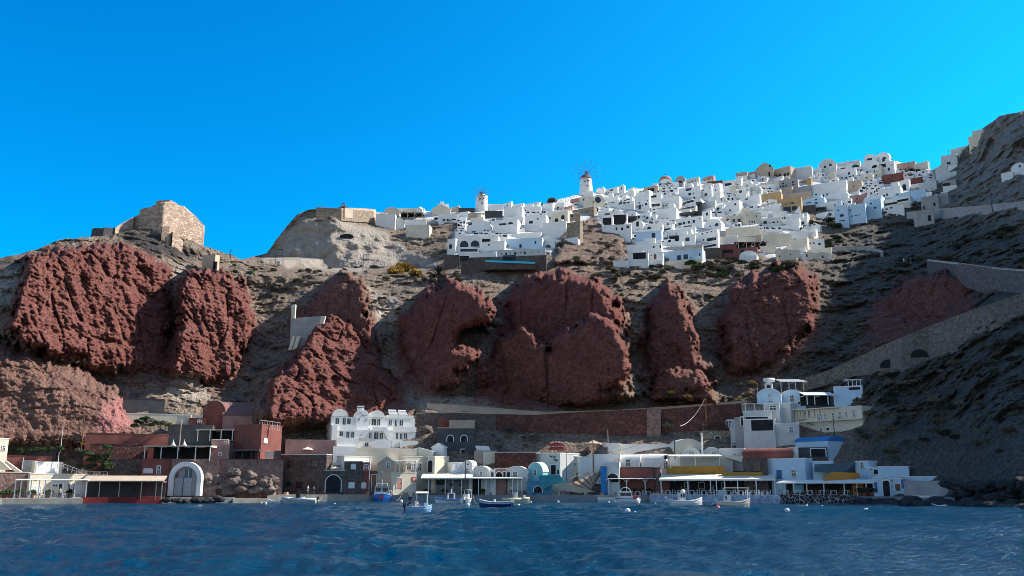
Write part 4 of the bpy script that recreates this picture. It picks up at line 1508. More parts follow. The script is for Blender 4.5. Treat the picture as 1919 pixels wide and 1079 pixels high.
# ---- brown and lava stone group
parse('B', """
0 50 190 262 v R dabs189 s0 th30 dp6 m=V # dark red vaulted gable at the left end of the big brown roof
188 58 640 262 r K dabs190 dp8 th4 m=V # wide building with big mauve brown sloping roof under the cliff
270 258 505 590 f R dabs173 s185 th40 # tall dark red block with round wall ornament and dusty right side
78 402 228 580 f K dabs172.4 dp3 th2 | 152,528,24,24 # small pink cube with white railing on top beside the dark red block
0 575 690 900 f S dabs172 dp5 th2 m=R # long dusty pink terrace base above the boulders
690 528 1088 885 f D dabs176.6 s48 th30 m=roofw | 775,615,54,58n 880,615,56,58n 985,615,56,58n 770,800,44,44c 865,808,58,58n 975,808,62,58n # broad dark lava stone house with six brown framed windows
748 402 1182 520 t K dabs184 th0 dp3 m=A # dusty pink terrace wall with pale coping behind the lava house
1090 672 1268 885 f D dabs177 dp5 th2 m=C | 1170,800,130,160ok # low lava stone house with big pale rimmed arch and umbrella terrace
1268 592 1424 880 f D dabs177.5 dp6 th2 m=C | 1345,645,38,46w 1335,812,46,50w # dark stone house with two white shutters and white upper band
1274 546 1512 600 f W dabs179 dp4 th-22 # white flat upper storey set back over the dark stone house
1418 602 1490 880 f R dabs177.9 dp5 th2 m=C | 1460,652,40,50r 1445,815,36,50w # narrow reddish house with red shutter behind the flagpole
1500 684 1572 880 f D dabs178.2 dp4 th0 | 1536,790,40,150d # narrow very dark stone bay with brown door
1568 558 1724 860 g A dabs178.4 dp6 th2 m=roofw | 1660,628,32,50 1600,700,20,30 # gabled tan house with cream roof behind the blue boat
1712 690 1915 872 f C dabs178 s25 m=C th-24 | 1765,795,42,92p # cream quay house with pink door, red sign and white roof pergola
1380 476 1762 560 t C dabs183 th0 # cream terrace wall with slanting shade below the white hotel
1760 482 1920 552 f C dabs184 dp4 th0 # low cream flat roofed house at the foot of the hotel
640 500 700 590 f N dabs176 dp3 # small dark passage roof left of the lava stone house
490 505 630 590 f C dabs175 dp2 th0 # pale low parapet box in front of the dusty block
""", **BF)
# ornament and panel on the dark red block
o = MB()
for k, (ra, rb) in enumerate(((1.05, 0.85), (0.55, 0.3))):
    nn = 20
    for i in range(nn):
        a0, a1 = 2 * PI * i / nn, 2 * PI * (i + 1) / nn
        o.prism([(ra * math.cos(a0), ra * math.sin(a0)), (ra * math.cos(a1), ra * math.sin(a1)), (rb * math.cos(a1), rb * math.sin(a1)), (rb * math.cos(a0), rb * math.sin(a0))], -0.12, 0.02)
for hh in HOUSES:
    if hh['root'].get('label', '').startswith('tall dark red block'):
        oo = o.build('wall_ornament', 'V', hh['root'])
        oo.location = (-0.1, 0, hh['h'] * 0.57)
        MB().box(hh['w'] / 2 + 0.02, hh['w'] / 2 + 0.1, 0.7, 1.9, hh['h'] * 0.48, hh['h'] * 0.62).build('wall_panel', 'canvas', hh['root'])
    if hh['root'].get('label', '').startswith('cream quay house'):
        w_, h_ = hh['w'], hh['h']
        sg = MB().box(0.30 * w_, 0.46 * w_, -0.08, 0.0, h_ * 0.52, h_ * 0.75).build('sign', 'sign_red', hh['root'])
        sm = MB()
        sm.box(0.335 * w_, 0.425 * w_, -0.1, -0.08, h_ * 0.66, h_ * 0.70)
        sm.box(0.335 * w_, 0.36 * w_, -0.1, -0.08, h_ * 0.57, h_ * 0.66)
        sm.box(0.40 * w_, 0.425 * w_, -0.1, -0.08, h_ * 0.57, h_ * 0.66)
        sm.build('sign_mark', 'canvas', sg)
for xs, yt, yb, lab, dd_ in (((510, 690), 225, 300, 'balustrade fence on top of the tall dark red block', 175.5), ((80, 228), 400, 440, 'white slatted railing on the small pink cube', 172.2)):
    a, b_ = at('B', xs[0], yb, dabs=dd_), at('B', xs[1], yb + (25 if xs[0] == 510 else 0), dabs=dd_)
    h_ = at('B', xs[0], yt, dabs=dd_).z - a.z
    r = empty('balustrade', a)
    tag(r, lab, 'balustrade')
    v_ = b_ - a
    MB().tube((0, 0, h_), v_ + Vector((0, 0, h_)), 0.06, n=6).build('top_rail', 'canvas', r)
    MB().tube((0, 0, h_ * .5), v_ + Vector((0, 0, h_ * .5)), 0.04, n=6).build('lower_rail', 'canvas', r)
    for q in range(9):
        MB().tube(v_ * (q / 8), v_ * (q / 8) + Vector((0, 0, h_)), 0.05, n=6).build('post', 'canvas', r)
pergola('terrace_canopy', 'flat pale canopy with black interior left of the dark red block', 'canopy', 'B', -60, 312, 268, 400, [-50, 60, 160, 262], 'canvas', dabs=175, depth=4, roof_h=0.12, drop=0.05, back='void')
pergola('roof_deck', 'dark shaded veranda above the long dusty pink base', 'veranda', 'B', 270, 500, 500, 580, [275, 350, 430, 495], 'N', dabs=172.1, depth=2, roof_h=0.3, drop=0.0, back='void', postm='darkmetal')
pergola('balcony_pergola', 'white timber balcony frame on top of the cream quay house', 'pergola', 'B', 1720, 592, 1915, 690, [1725, 1765, 1805, 1850, 1908], 'whitemetal', dabs=178, depth=3, roof_h=0.08, drop=0.05)
flag = pole('tall white flagpole in front of the red shuttered house', 'B', 1492, 455, 880, dabs=176.6, r=0.09, m='tanwood', name='flagpole', cat='flagpole')


def parasol(label, reg, x, ytop, ybase, wpx, m='canvas', dabs=None, dd=-1, group=None, closed=False):
    u, vb = R_(reg, x, ybase)
    d = dabs if dabs else F1(u, vb) + dd
    b = PV(u, vb, d)
    h = at(reg, x, ytop, dabs=d).z - b.z
    r_ = wpx / REG[reg][2] * d / FOC / 2
    root = empty('parasol', b)
    tag(root, label, 'parasol', group)
    MB().tube((0, 0, -0.2), (0, 0, h), 0.04, n=6).build('pole', 'tanwood', root)
    mb = MB()
    n = 8
    vs = [(0, 0, h)] + [(r_ * math.cos(2 * PI * i / n), r_ * math.sin(2 * PI * i / n), h - r_ * 0.42) for i in range(n)]
    vs += [(p[0], p[1], p[2] - 0.18) for p in vs[1:]]
    fs = [(0, 1 + i, 1 + (i + 1) % n) for i in range(n)] + [(1 + i, 1 + n + i, 1 + n + (i + 1) % n, 1 + (i + 1) % n) for i in range(n)]
    mb.add(vs, fs)
    mb.build('canopy', m, root)
    MB().lathe([(0.05, h - 0.02), (0.07, h + 0.05), (0.01, h + 0.12)], 6).build('finial', 'tanwood', root)
    return root


parasol('cream parasol on the dusty pink terrace behind the lava stone house', 'B', 938, 466, 530, 95, dabs=183)
parasol('upper cream parasol on the low arch house terrace', 'B', 1200, 600, 690, 90, dabs=180)
parasol('lower cream parasol on the low arch house terrace', 'B', 1185, 636, 700, 90, dabs=178.2)
parasol('cream parasol beside the pink doored quay house', 'B', 1850, 610, 690, 60, dabs=180.5)

# ---- the white three bay hotel
hd = 189.0
hb = at('B', 1548, 545, dabs=hd)
_s = hd / FOC / 4.795
hotel = empty('hotel', hb, math.radians(21))
tag(hotel, 'large white hotel of three vaulted bays and balconies above the quay houses', 'hotel')


def hx(x):
    return (x - 1548) * _s * 1.06


def hz(y):
    return (545 - y) * _s


MB().box(hx(1190), hx(1910), 2.6, 9, -3, hz(203)).build('wall', 'W', hotel)
lo = MB().box(hx(1205), hx(1900), 0.9, 2.6, -3, hz(318)).build('lower_wall', 'W', hotel)
for cx, rr_, zb in ((1262, 72, 203), (1577, 70, 203)):
    MB().prism([(hx(cx) + rr_ * _s * math.cos(PI * i / 14), hz(zb) + 0.05 + rr_ * _s * 0.9 * math.sin(PI * i / 14)) for i in range(15)], 2.4, 8).build('vault_roof', 'roofw', hotel)
tw = MB().box(hx(1392), hx(1502), 1.8, 5, -2, hz(190))
tw.prism([(hx(1447) + 55 * _s * math.cos(PI * i / 14), hz(190) + 52 * _s * math.sin(PI * i / 14)) for i in range(15)], 1.8, 5)
tw = tw.build('tower_bay', 'W', hotel)
cm = MB().box(hx(1410), hx(1460), 2.2, 3.4, hz(150), hz(122)).build('chimney', 'W', hotel)
MB().box(hx(1408), hx(1462), 2.1, 3.5, hz(112), hz(103)).build('chimney_cap', 'roofw', cm)
MB().box(hx(1414), hx(1456), 2.3, 3.3, hz(123), hz(111)).build('chimney_neck', 'G', cm)
MB().box(hx(1672), hx(1896), 2.5, 8, hz(203), hz(176)).build('flat_roof', 'roofw', hotel)
for k in range(2):
    x0_ = 1688 + 85 * k
    MB().add([(hx(x0_), 3, hz(170)), (hx(x0_ + 78), 3, hz(170)), (hx(x0_ + 78), 4.6, hz(138)), (hx(x0_), 4.6, hz(138)),
              (hx(x0_), 3, hz(174)), (hx(x0_ + 78), 3, hz(174)), (hx(x0_ + 78), 4.6, hz(142)), (hx(x0_), 4.6, hz(142))],
             [(0, 1, 2, 3), (7, 6, 5, 4), (0, 4, 5, 1), (1, 5, 6, 2), (2, 6, 7, 3), (3, 7, 4, 0)]).build('solar_panel', 'metal', hotel)
    MB().tube((hx(x0_ + 5), 4.7, hz(132)), (hx(x0_ + 73), 4.7, hz(132)), 0.28, n=10).build('water_tank', 'whitemetal', hotel)
for (xa, xb, ya, yb, yy, nm) in ((1228, 1392, 283, 330, 0.7, 'balcony'), (1520, 1640, 292, 330, 0.6, 'balcony'), (1705, 1905, 283, 330, 0.7, 'balcony'),
                                 (1222, 1400, 395, 470, -0.6, 'balcony'), (1540, 1680, 405, 480, -0.6, 'balcony'), (1752, 1908, 412, 480, -0.6, 'balcony')):
    MB().box(hx(xa), hx(xb), yy, yy + 0.25, hz(yb), hz(ya)).box(hx(xa), hx(xb), yy + 0.25, 2.7, hz(yb), hz(yb) + 0.2).build(nm, 'W', hotel)
for (xc, yc, w_, h_, yy, k) in ((1240, 243, 30, 50, 2.6, 'w'), (1298, 243, 26, 60, 2.6, 'w'), (1338, 243, 30, 50, 2.6, 'w'), (1415, 226, 12, 22, 1.8, 'w'), (1480, 226, 12, 22, 1.8, 'w'),
                                (1512, 245, 14, 60, 2.6, 'w'), (1550, 245, 40, 55, 2.6, 'w'), (1592, 245, 24, 55, 2.6, 'w'), (1695, 245, 22, 50, 2.6, 'w'), (1745, 250, 20, 60, 2.6, 'w'), (1790, 245, 30, 50, 2.6, 'w'),
                                (1265, 358, 30, 40, 0.9, 'w'), (1320, 368, 24, 56, 0.9, 'w'), (1362, 366, 26, 46, 0.9, 'w'), (1510, 368, 20, 50, 0.9, 'w'), (1560, 370, 36, 60, 0.9, 'w'), (1605, 370, 30, 50, 0.9, 'w'),
                                (1738, 370, 18, 56, 0.9, 'w'), (1775, 370, 22, 50, 0.9, 'w'), (1812, 366, 28, 48, 0.9, 'w'), (1318, 458, 14, 20, 0.9, 'w'), (1393, 450, 14, 24, 0.9, 'w'), (1482, 448, 30, 34, 0.9, 'w'), (1608, 448, 14, 22, 0.9, 'w'), (1690, 440, 46, 60, 0.9, 'o')):
    f_ = MB()
    win_shape(f_, hx(xc), hz(yc), w_ * _s, h_ * _s, k, yy - 0.04, yy + 0.02)
    wo = f_.build('window', 'glass', hotel)
    MB().box(hx(xc) - 0.03, hx(xc) + 0.03, yy - 0.07, yy - 0.04, hz(yc) - h_ * _s / 2, hz(yc) + h_ * _s / 2 - 0.03).build('frame', 'frame', wo)
for pts in ([(1395, 470), (1400, 395), (1440, 395), (1500, 320), (1500, 300), (1420, 380), (1375, 390), (1360, 470)], [(1640, 300), (1675, 395), (1740, 400), (1750, 480), (1690, 480), (1690, 410), (1650, 400), (1610, 330)]):
    q = [(hx(a), hz(b)) for a, b in pts]
    MB().prism(q, -0.3, 0.5).build('stair_parapet', 'W', hotel)
MB().box(hx(1190), hx(1380), -1.2, 0.9, -3, hz(470)).build('plinth', 'W', hotel)
MB().box(hx(1180), hx(1225), -0.2, 2.6, -3, hz(285)).build('side_wall', 'W', hotel)


# squiggly hand painted lettering that cannot be read at this distance
def scrawl(parent, x0, z0, w, h, y, seed, n=3, m='sign_ink', wide=None):
    rg = random.Random(seed)
    mb = MB()
    for k in range(n):
        xa = x0 + w * k / n
        pts = []
        for q in range(5):
            pts.append((xa + w / n * (q / 4.6), z0 + h * (rg.uniform(0, 1) if q else (1 if k == 0 else .6))))
        for a, b in zip(pts[:-1], pts[1:]):
            mb.tube((a[0], y, a[1]), (b[0], y, b[1]), h * 0.09, n=5)
    return mb.build('sign_lettering', m, parent)


scrawl(hotel, hx(1412), hz(172), 34 * _s, 12 * _s, 1.76, 3)
scrawl(hotel, hx(1440), hz(193), 46 * _s, 12 * _s, 1.76, 8, 4)

# ---- middle of the front
parse('C', """
282 292 618 580 f N dabs190 dp6 th4 m=A | 400,392,54,56ok 522,392,54,56ok 515,520,34,60k # dark grey ruin with two arched openings right of the hotel
290 208 392 296 f R dabs196 dp3 # small red ruined hut behind the dark grey ruin
392 225 620 290 t A dabs195 th0 # low grey tan wall on top of the dark ruin terrace
0 546 200 712 f C dabs182.5 dp5 th-20 | 30,640,40,60 82,640,30,50 125,645,34,70 # cream house with row of windows beside the quay house pergola
196 548 260 700 f C dabs181.5 s128 th42 | 222,640,44,110ok # white corner house with arched niche and bright right wall
0 480 240 552 g C dabs184 dp4 th12 # low cream gable roof below the dark ruin
235 440 340 520 g W dabs186 s12 # little white gable with sharp point left of the dark ruin
420 602 535 705 f W dabs182 dp3 th-22 | 485,650,30,70w # plain white cube behind the long cream awning
518 588 598 712 v W dabs181.6 s40 th35 | 560,622,16,16c 555,680,32,40 # tiny white vaulted chapel with round hole above the awning
590 640 752 752 v Y dabs181 s22 th25 | 678,702,26,36 # pale grey vaulted house with one dark window above the awning
752 668 806 752 f W dabs181.2 dp3 | 780,715,22,40k # narrow white link house between two vaults
620 500 820 545 t A dabs188 th0 # tan ledge wall under the white striped bench
800 655 905 752 f K dabs181.5 dp4 th2 m=C | 840,715,54,46ok 888,715,20,50k # dusty pink house with dark arches between two pale vaults
898 642 1095 760 v Y dabs180.6 s16 th16 | 985,712,42,44 928,712,26,50ok # wide pale vaulted house left of the turquoise chapel
1100 606 1232 790 v Z dabs180 s48 th38 m=roofw | 1165,692,26,46 # turquoise vaulted chapel with bright white right side
1095 772 1310 905 f tealblue dabs178.6 dp3 th0 | 1190,850,70,60ok # teal blue ground floor with dark arch under the turquoise chapel
1152 520 1388 745 f Y dabs183 s182 th42 m=W | 1330,672,44,84k 1372,690,20,40k 1180,700,40,30 # pale grey sign house with black door and bright cream right wall
1380 545 1580 760 f C dabs184.5 dp5 th-24 | 1525,620,24,26 # bright cream house right of the sign house
1572 552 1792 760 f W dabs184 dp5 th-18 | 1618,690,60,14w # white flat house behind the timber stair ramp
805 520 1165 690 t Q dabs186 th2 dp3 # red dry stone wall below the scrubby bank
700 515 1210 538 t C dabs187.5 th0 # thin cream ledge over the red dry stone wall
1790 430 1930 600 f W dabs189 s0 dp4 | 1880,560,70,60ok # white house with big arch at the foot of the slope
""", **BF)
aw_, w_, h_, d_ = pergola('tavern_awning', 'long cream awning on white posts in the middle of the front', 'awning', 'C', 140, 752, 592, 882, [205, 355, 502], 'canvas', dabs=178.4, depth=3.6, roof_h=0.3, drop=0.9, back='greyconc')
bd = MB().box(-w_ * 0.26, -w_ * 0.05, 3.22, 3.3, 1.6, 3.2).build('board', 'sign_ink', aw_)
scrawl(aw_, w_ * 0.08, 2.1, w_ * 0.19, 0.45, 3.24, 5, 5)
for x in (0.08, 0.27):
    MB().tube((w_ * x, 3.2, 1.6), (w_ * x, 3.3, 1.6), 0.35, n=14).build('wall_disc', 'sign_ink', aw_)
pergola('tavern_awning', 'thin pale flat awning on posts before the small vaulted houses', 'awning', 'C', 590, 748, 1052, 882, [655, 722, 805, 962, 1008, 1045], 'canvas', dabs=178.3, depth=3.4, roof_h=0.12, drop=0.2, back='void')
o = slab('teal_awning', 'C', [(1200, 722), (1382, 718), (1445, 790), (1330, 800), (1240, 850), (1200, 790)], 'teal', dabs=177.8, thick=1.6)
tag(o, 'teal sloping awning beside the turquoise chapel', 'awning')
o = slab('sail_canopy', 'C', [(1330, 800), (1450, 790), (1700, 870), (1560, 880), (1380, 850)], 'beige', dabs=177.2, thick=0.6)
tag(o, 'beige sail canopy in front of the cream house', 'canopy')
# timber stair ramp
sp = empty('stair_ramp', at('C', 1600, 880, dabs=178.2))
tag(sp, 'weathered timber stair ramp climbing to the white houses', 'stairs')
a, b_ = at('C', 1470, 800, dabs=178.5), at('C', 1915, 615, dabs=183)
a2, b2 = at('C', 1640, 885, dabs=177.6), at('C', 1760, 690, dabs=181)
off = sp.location
MB().add([a - off, a2 - off, b2 - off, b_ - off, a - off + Vector((0, 0, -.3)), a2 - off + Vector((0, 0, -.3)), b2 - off + Vector((0, 0, -.3)), b_ - off + Vector((0, 0, -.3))],
         [(0, 1, 2, 3), (7, 6, 5, 4), (0, 4, 5, 1), (1, 5, 6, 2), (2, 6, 7, 3), (3, 7, 4, 0)]).build('ramp_deck', 'tanwood', sp)
for q in range(9):
    t_ = (q + 0.5) / 9
    p0, p1 = a.lerp(b_, t_) - off, a2.lerp(b2, t_) - off
    MB().add([p0 + Vector((0, -.1, .03)), p1 + Vector((0, -.1, .03)), p1 + Vector((.12, 0, .22)), p0 + Vector((.12, 0, .22)), p0 + Vector((.2, .1, .0)), p1 + Vector((.2, .1, .0))],
             [(0, 1, 2, 3), (3, 2, 5, 4), (0, 4, 5, 1)]).build('step', 'brownwood', sp)
for (p, q) in ((a, b_), (a2, b2)):
    MB().tube(p - off + Vector((0, 0, 0.9)), q - off + Vector((0, 0, 0.9)), 0.07, n=5).build('handrail', 'tanwood', sp)
    for t_ in (0, .25, .5, .75, 1):
        z = p.lerp(q, t_) - off
        MB().tube(z, z + Vector((0, 0, .9)), 0.06, n=5).build('post', 'tanwood', sp)
scr = [h for h in HOUSES if h['root'].get('label', '').startswith('pale grey sign house')][0]
scrawl(scr['root'], scr['w'] * 0.12, scr['h'] * 0.80, scr['w'] * 0.22, scr['h'] * 0.12, -0.04, 21, 4)
scrawl(scr['root'], scr['w'] * 0.27, scr['h'] * 0.65, scr['w'] * 0.18, scr['h'] * 0.12, -0.04, 25, 3)
pole('tall street lamp post rising through the cream awning', 'C', 536, 385, 752, dabs=178, r=0.1, m='darkmetal', name='street_lamp', cat='street lamp', lamp=True)
pole('dark slim pole at the corner of the bright cream wall', 'C', 1448, 510, 830, dabs=178, r=0.06, m='darkmetal')
pole('brown pole standing behind the white flat house', 'C', 1688, 372, 660, dabs=184, r=0.09, m='brownwood')
pole('pale leaning post at the shaded wall below the cliff', 'C', 1820, 320, 450, dabs=192, r=0.07, m='metal')
parasol('beige pyramid parasol on the white flat house roof', 'C', 1690, 405, 560, 150, 'beige', dabs=189)
bt = slab('white_bench', 'C', [(625, 455), (745, 458), (765, 500), (640, 498)], 'whitemetal', dabs=188.5, thick=0.8)
tag(bt, 'white striped bench frame right of the dark ruin', 'bench')

# ---- right of the middle
parse('D', """
-70 530 200 620 f W dabs184 dp4 # white low house at the top of the timber ramp
30 640 85 900 f U dabs178.2 dp4 th4 # narrow bright blue wall at the top landing of the timber ramp
82 600 200 900 f Y dabs178.6 dp4 th4 m=W | 140,745,100,80ok # pale house with dark arch beside the narrow bright blue wall
85 436 705 552 t W dabs188 dp3 th-18 # long white wall with pale tent shapes on top
186 532 378 700 h W dabs183.5 dp4 th8 | 276,606,42,58 340,600,60,26w # white rounded roof house with one dark square window
395 526 615 712 h W dabs183 dp4.5 th4 s0 | 615,560,30,30ok 612,630,36,70 570,628,24,20w # white rounded roof house with tall dark door
648 545 760 730 v W dabs183.2 s0 th25 dp3 # plain white rounded buttress left of the mustard wall
700 395 935 535 v C dabs187.5 dp7 th-20 # large bright cream vault turned to the sun
762 478 925 640 v Y dabs184 th4 dp4 | 836,525,18,26 862,525,18,26 812,575,16,26k # grey white vault with a pair of small windows
948 472 1115 640 v Y dabs184.2 th4 dp4 s14 | 1038,520,14,26 1054,520,14,26 935,572,18,24k 1070,572,18,24k # grey white vault with twin slit windows next to the big cream vault
1105 478 1320 640 f Y dabs181.5 dp4 th6 | 1235,530,30,20 # long pale grey flat house right of the twin vaults
750 560 1205 660 f Y dabs180.8 dp3 th2 # grey terrace parapet behind the mustard wall
638 640 1132 745 t M dabs178.5 th2 dp1 w=0.1 # mustard yellow parapet wall over the long awning
1128 692 1475 752 t M dabs174 th2 dp1 w=0.1 # lower stepped mustard parapet at right end of the yellow wall
200 648 498 752 f R dabs179.6 dp3 th2 m=D # dark red rubble upper storey above the white post pergola
495 650 548 770 f S dabs179.2 s0 th20 dp2 # sunlit rubble corner beside the dark red storey
100 752 640 900 f R dabs180 dp3 th2 | 190,800,46,30w 240,835,44,44w 350,835,56,100dk 300,825,18,26w 410,828,18,30w 465,830,44,36w # dark red tavern front with white framed pictures under the pergola
956 318 1205 468 f T dabs191 dp5 s90 th-20 | 1025,347,18,18 1080,400,40,60k # tan rubble ruin with broken top behind the vaults
1262 350 1655 486 f Y dabs186.5 dp5 th6 | 1245,440,60,40 # broad blank white house above the red vault
1200 300 1400 360 f Y dabs189 dp4 th4 # pale house block behind the broad blank house
1315 476 1738 580 h R dabs176.5 dp4 th6 # long red barrel vault roof house above the black door wall
1320 570 1525 752 f D dabs173.5 dp3 th2 | 1435,640,64,84n # dark lava front with pale framed window under the red vault
1518 566 1862 790 f B dabs169.5 s66 th30 m=W | 1570,680,12,16 1640,712,48,78bd 1765,700,42,62 # pale blue white house with blue double door and right shoulder
1720 470 1800 560 f W dabs176 dp3 | 1760,520,20,30 # small white gap house between the red vault and the blue vault
1100 220 1320 310 f Y dabs194 dp3 th4 | 1180,260,50,60 1300,240,20,70k # low grey house with metal door at the path end
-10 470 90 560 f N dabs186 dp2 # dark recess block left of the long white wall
1655 340 1960 470 f Y dabs187 dp4 th6 # pale grey wall house behind the blue vault
""", **BF)
pergola('post_pergola', 'white braced pergola before the dark red tavern', 'pergola', 'D', 95, 750, 522, 890, [102, 262, 430], 'whitemetal', dabs=177, depth=3.0, roof_h=0.08, drop=0.05, braces=True)
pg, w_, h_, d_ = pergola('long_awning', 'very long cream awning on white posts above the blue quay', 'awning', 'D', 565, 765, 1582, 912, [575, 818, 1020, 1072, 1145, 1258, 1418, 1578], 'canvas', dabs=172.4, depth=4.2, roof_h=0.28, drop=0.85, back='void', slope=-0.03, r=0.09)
for (x, wf) in ((0.20, 0.045), (0.325, 0.06), (0.53, 0.03)):
    X0 = (x - 0.5) * w_
    fr = MB()
    ww = wf * w_
    fr.box(X0, X0 + ww, 3.8, 3.88, 1.3, 1.45).box(X0, X0 + ww, 3.8, 3.88, 2.5, 2.65).box(X0, X0 + .15, 3.8, 3.88, 1.45, 2.5).box(X0 + ww - .15, X0 + ww, 3.8, 3.88, 1.45, 2.5)
    fr.build('picture_frame', 'beige', pg)
for x in ((590, 'a')):
    pass
for pts, lab, dd_ in (([(1310, 605), (1385, 578), (1535, 574)], 'small white triangular shade sail left of the blue white house', 176.5),
                      ([(1120, 550), (1310, 552), (1290, 605), (1240, 585)], 'white stretched shade sail over the stepped mustard wall', 177.8)):
    o = slab('shade_sail', 'D', pts, 'canvas', dabs=dd_, thick=1.5)
    tag(o, lab, 'shade sail')
pergola('deck_pergola', 'thin white frame over the mustard terrace', 'pergola', 'D', 650, 548, 1120, 645, [655, 880, 1100], 'canvas', dabs=178.2, depth=2.5, roof_h=0.07, drop=0.3)
for pts, lab in (([(195, 445), (235, 480), (300, 470), (210, 505)], 'left'), ([(120, 485), (165, 490), (195, 525), (140, 525)], 'lower')):
    o = slab('tent_sheet', 'D', pts, 'canvas', dabs=187, thick=0.6)
    tag(o, 'white tent sheet on the long white wall, %s one' % ('larger' if lab == 'left' else 'smaller'), 'tent')
pole('dark utility pole in front of the shaded wall, cable running down', 'D', 978, 28, 290, dabs=193, r=0.13, m='brownwood', arms=1)
pole('thin dark pole rising from the cream vault', 'D', 695, 285, 540, dabs=183.5, r=0.09, m='darkmetal')
pole('white chimney pipe beside the broad blank house', 'D', 1205, 255, 470, dabs=186, r=0.11, m='metal')
pole('white pillar post between the twin vaults', 'D', 940, 345, 500, dabs=183.6, r=0.2, m='W', name='chimney', cat='chimney')
a, b_ = at('D', 962, 35, dabs=193), at('D', 740, 280, dabs=186)
c = MB()
pts = [a.lerp(b_, t) + Vector((0, 0, -2.2 * 4 * t * (1 - t) * .5)) - a for t in np.linspace(0, 1, 12)]
for p, q in zip(pts[:-1], pts[1:]):
    c.tube(p, q, 0.05, n=5, caps=False)
o = c.build('power_cable', 'metal')
o.location = a
tag(o, 'pale sagging power cable from the dark utility pole', 'cable')

# ---- right end of the front
parse('E', """
-134 365 152 475 h B dabs176.5 s158 th36 dp6 m=U | # bright blue barrel vault house with pale blue rounded end
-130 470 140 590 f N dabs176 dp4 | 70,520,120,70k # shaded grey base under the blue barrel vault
30 592 200 720 f B dabs166.5 dp4 th6 m=W | 120,715,24,36 # low pale blue house behind the orange panel
415 590 525 752 f B dabs163.5 s105 th34 m=W | 475,628,30,52 # white blue corner house with tall window above the two chapels
520 650 640 760 f B dabs161.5 dp3 th8 | 552,663,40,24 600,690,50,40k # small blue white house with stairs beside the corner house
626 640 878 790 f B dabs157 dp4 th6 m=W # plain pale blue cube at the right end of the houses
572 735 652 920 v B dabs154 dp3 th6 | 598,830,26,96bd 613,750,10,14 # narrow blue white chapel front with blue door
654 735 724 920 v B dabs153 dp3 th6 | 690,840,56,150ok 693,755,16,16 # narrow blue white chapel front with dark arched opening
722 748 856 895 f B dabs152.5 dp3 th4 | 748,762,26,26 790,830,40,60d 840,790,40,100bd # blue white end house with small window and blue stair door
848 728 1228 862 t B dabs150 th22 # long low pale blue wall stepping down to the rocks
865 770 1380 880 t G dabs143 th26 # grey sloping ramp wall below the pale blue wall
888 905 1105 975 f B dabs138 dp2 th6 | 930,945,20,40 1000,945,50,40k 1050,940,20,30 # low blue white kiosk on the black rocks
1552 762 1840 850 t N dabs128 th24 # broken dark grey wall on the far right rocks
""", **BF)
o = slab('slate_awning', 'E', [(60, 622), (330, 612), (405, 605), (345, 670), (300, 690), (55, 692)], 'slate', dabs=164.5, thick=1.5)
tag(o, 'slate blue tarpaulin awning above the orange panel', 'awning')
ob = slab('orange_awning', 'E', [(120, 775), (215, 690), (435, 700), (450, 740), (330, 770)], 'orange', dabs=160.5, thick=2.0)
tag(ob, 'orange brown awning box over the right hand tavern', 'awning')
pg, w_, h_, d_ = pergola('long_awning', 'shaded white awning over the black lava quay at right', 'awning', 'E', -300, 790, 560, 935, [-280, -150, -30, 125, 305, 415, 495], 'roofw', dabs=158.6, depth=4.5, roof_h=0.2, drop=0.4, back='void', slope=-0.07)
MB().box(w_ * 0.22, w_ * 0.33, 3.9, 4.1, 0, 3.0).build('side_panel', 'orange', pg)
MB().box(-w_ * 0.42, -w_ * 0.30, 3.9, 4.1, 1.0, 2.5).build('menu_board', 'screen', pg)
for k in range(5):
    MB().box(-w_ * 0.35 + k * w_ * 0.12, -w_ * 0.35 + k * w_ * 0.12 + w_ * 0.08, 0.6, 1.1, 0.05, 0.75).build('white_bench', 'roofw', pg)

# ---- chapel group on the slope at right
parse('F', """
242 528 502 700 v B dabs190 dp6 th4 m=W | 378,600,26,36 385,662,52,32b # pale blue church front with round top and small belfry
498 545 770 720 v B dabs191 dp6 th2 m=W | 630,636,46,74 700,690,20,24k # second pale blue rounded house joined to the church
85 775 390 880 f Y dabs186.5 dp3 th2 | 230,860,240,30k # grey white balcony front below the church
330 688 490 880 f Y dabs187.5 dp4 th2 | 418,740,74,50 # grey house with wide window beside the balcony
484 686 612 912 f Y dabs188.5 dp4 th26 | 552,740,24,30 # slanting grey side house right of the wide window
88 866 428 1010 f Y dabs185 dp4 th4 | 292,940,236,120k # garage house with broad dark doorway
-10 850 110 1000 f G dabs187 dp3 | 70,895,28,90k # small grey house left of the broad dark doorway
418 912 694 1030 f Y dabs184 dp4 th4 | 614,988,46,56 # long pale parapet house under the slanting side house
668 728 1402 1060 f C dabs181 s112 th28 dp7 | 755,782,26,66 800,782,26,66 845,782,26,66 945,830,34,80 970,828,22,74 1020,826,24,70 1103,824,24,70 1180,820,26,74 1240,820,18,66 1318,810,30,74 805,985,26,26 870,985,20,24 960,975,30,40 1035,970,30,24k 1222,950,24,16w # big cream two storey inn with row of shuttered balcony windows
1108 498 1412 650 f B dabs188 dp5 th6 m=W | 1330,530,120,30k # pale blue terrace house with white post loggia
""", **BF)
inn = [h for h in HOUSES if h['root'].get('label', '').startswith('big cream two storey inn')][0]
iw_, ih_ = inn['w'], inn['h']
MB().box(-iw_ * 0.5, iw_ * 0.5, -0.9, -0.05, ih_ * 0.53, ih_ * 0.56).build('balcony_slab', 'C', inn['root'])
MB().box(-iw_ * 0.5, iw_ * 0.2, -1.2, -0.05, ih_ * 0.97, ih_ * 1.0).build('eaves', 'canvas', inn['root'])
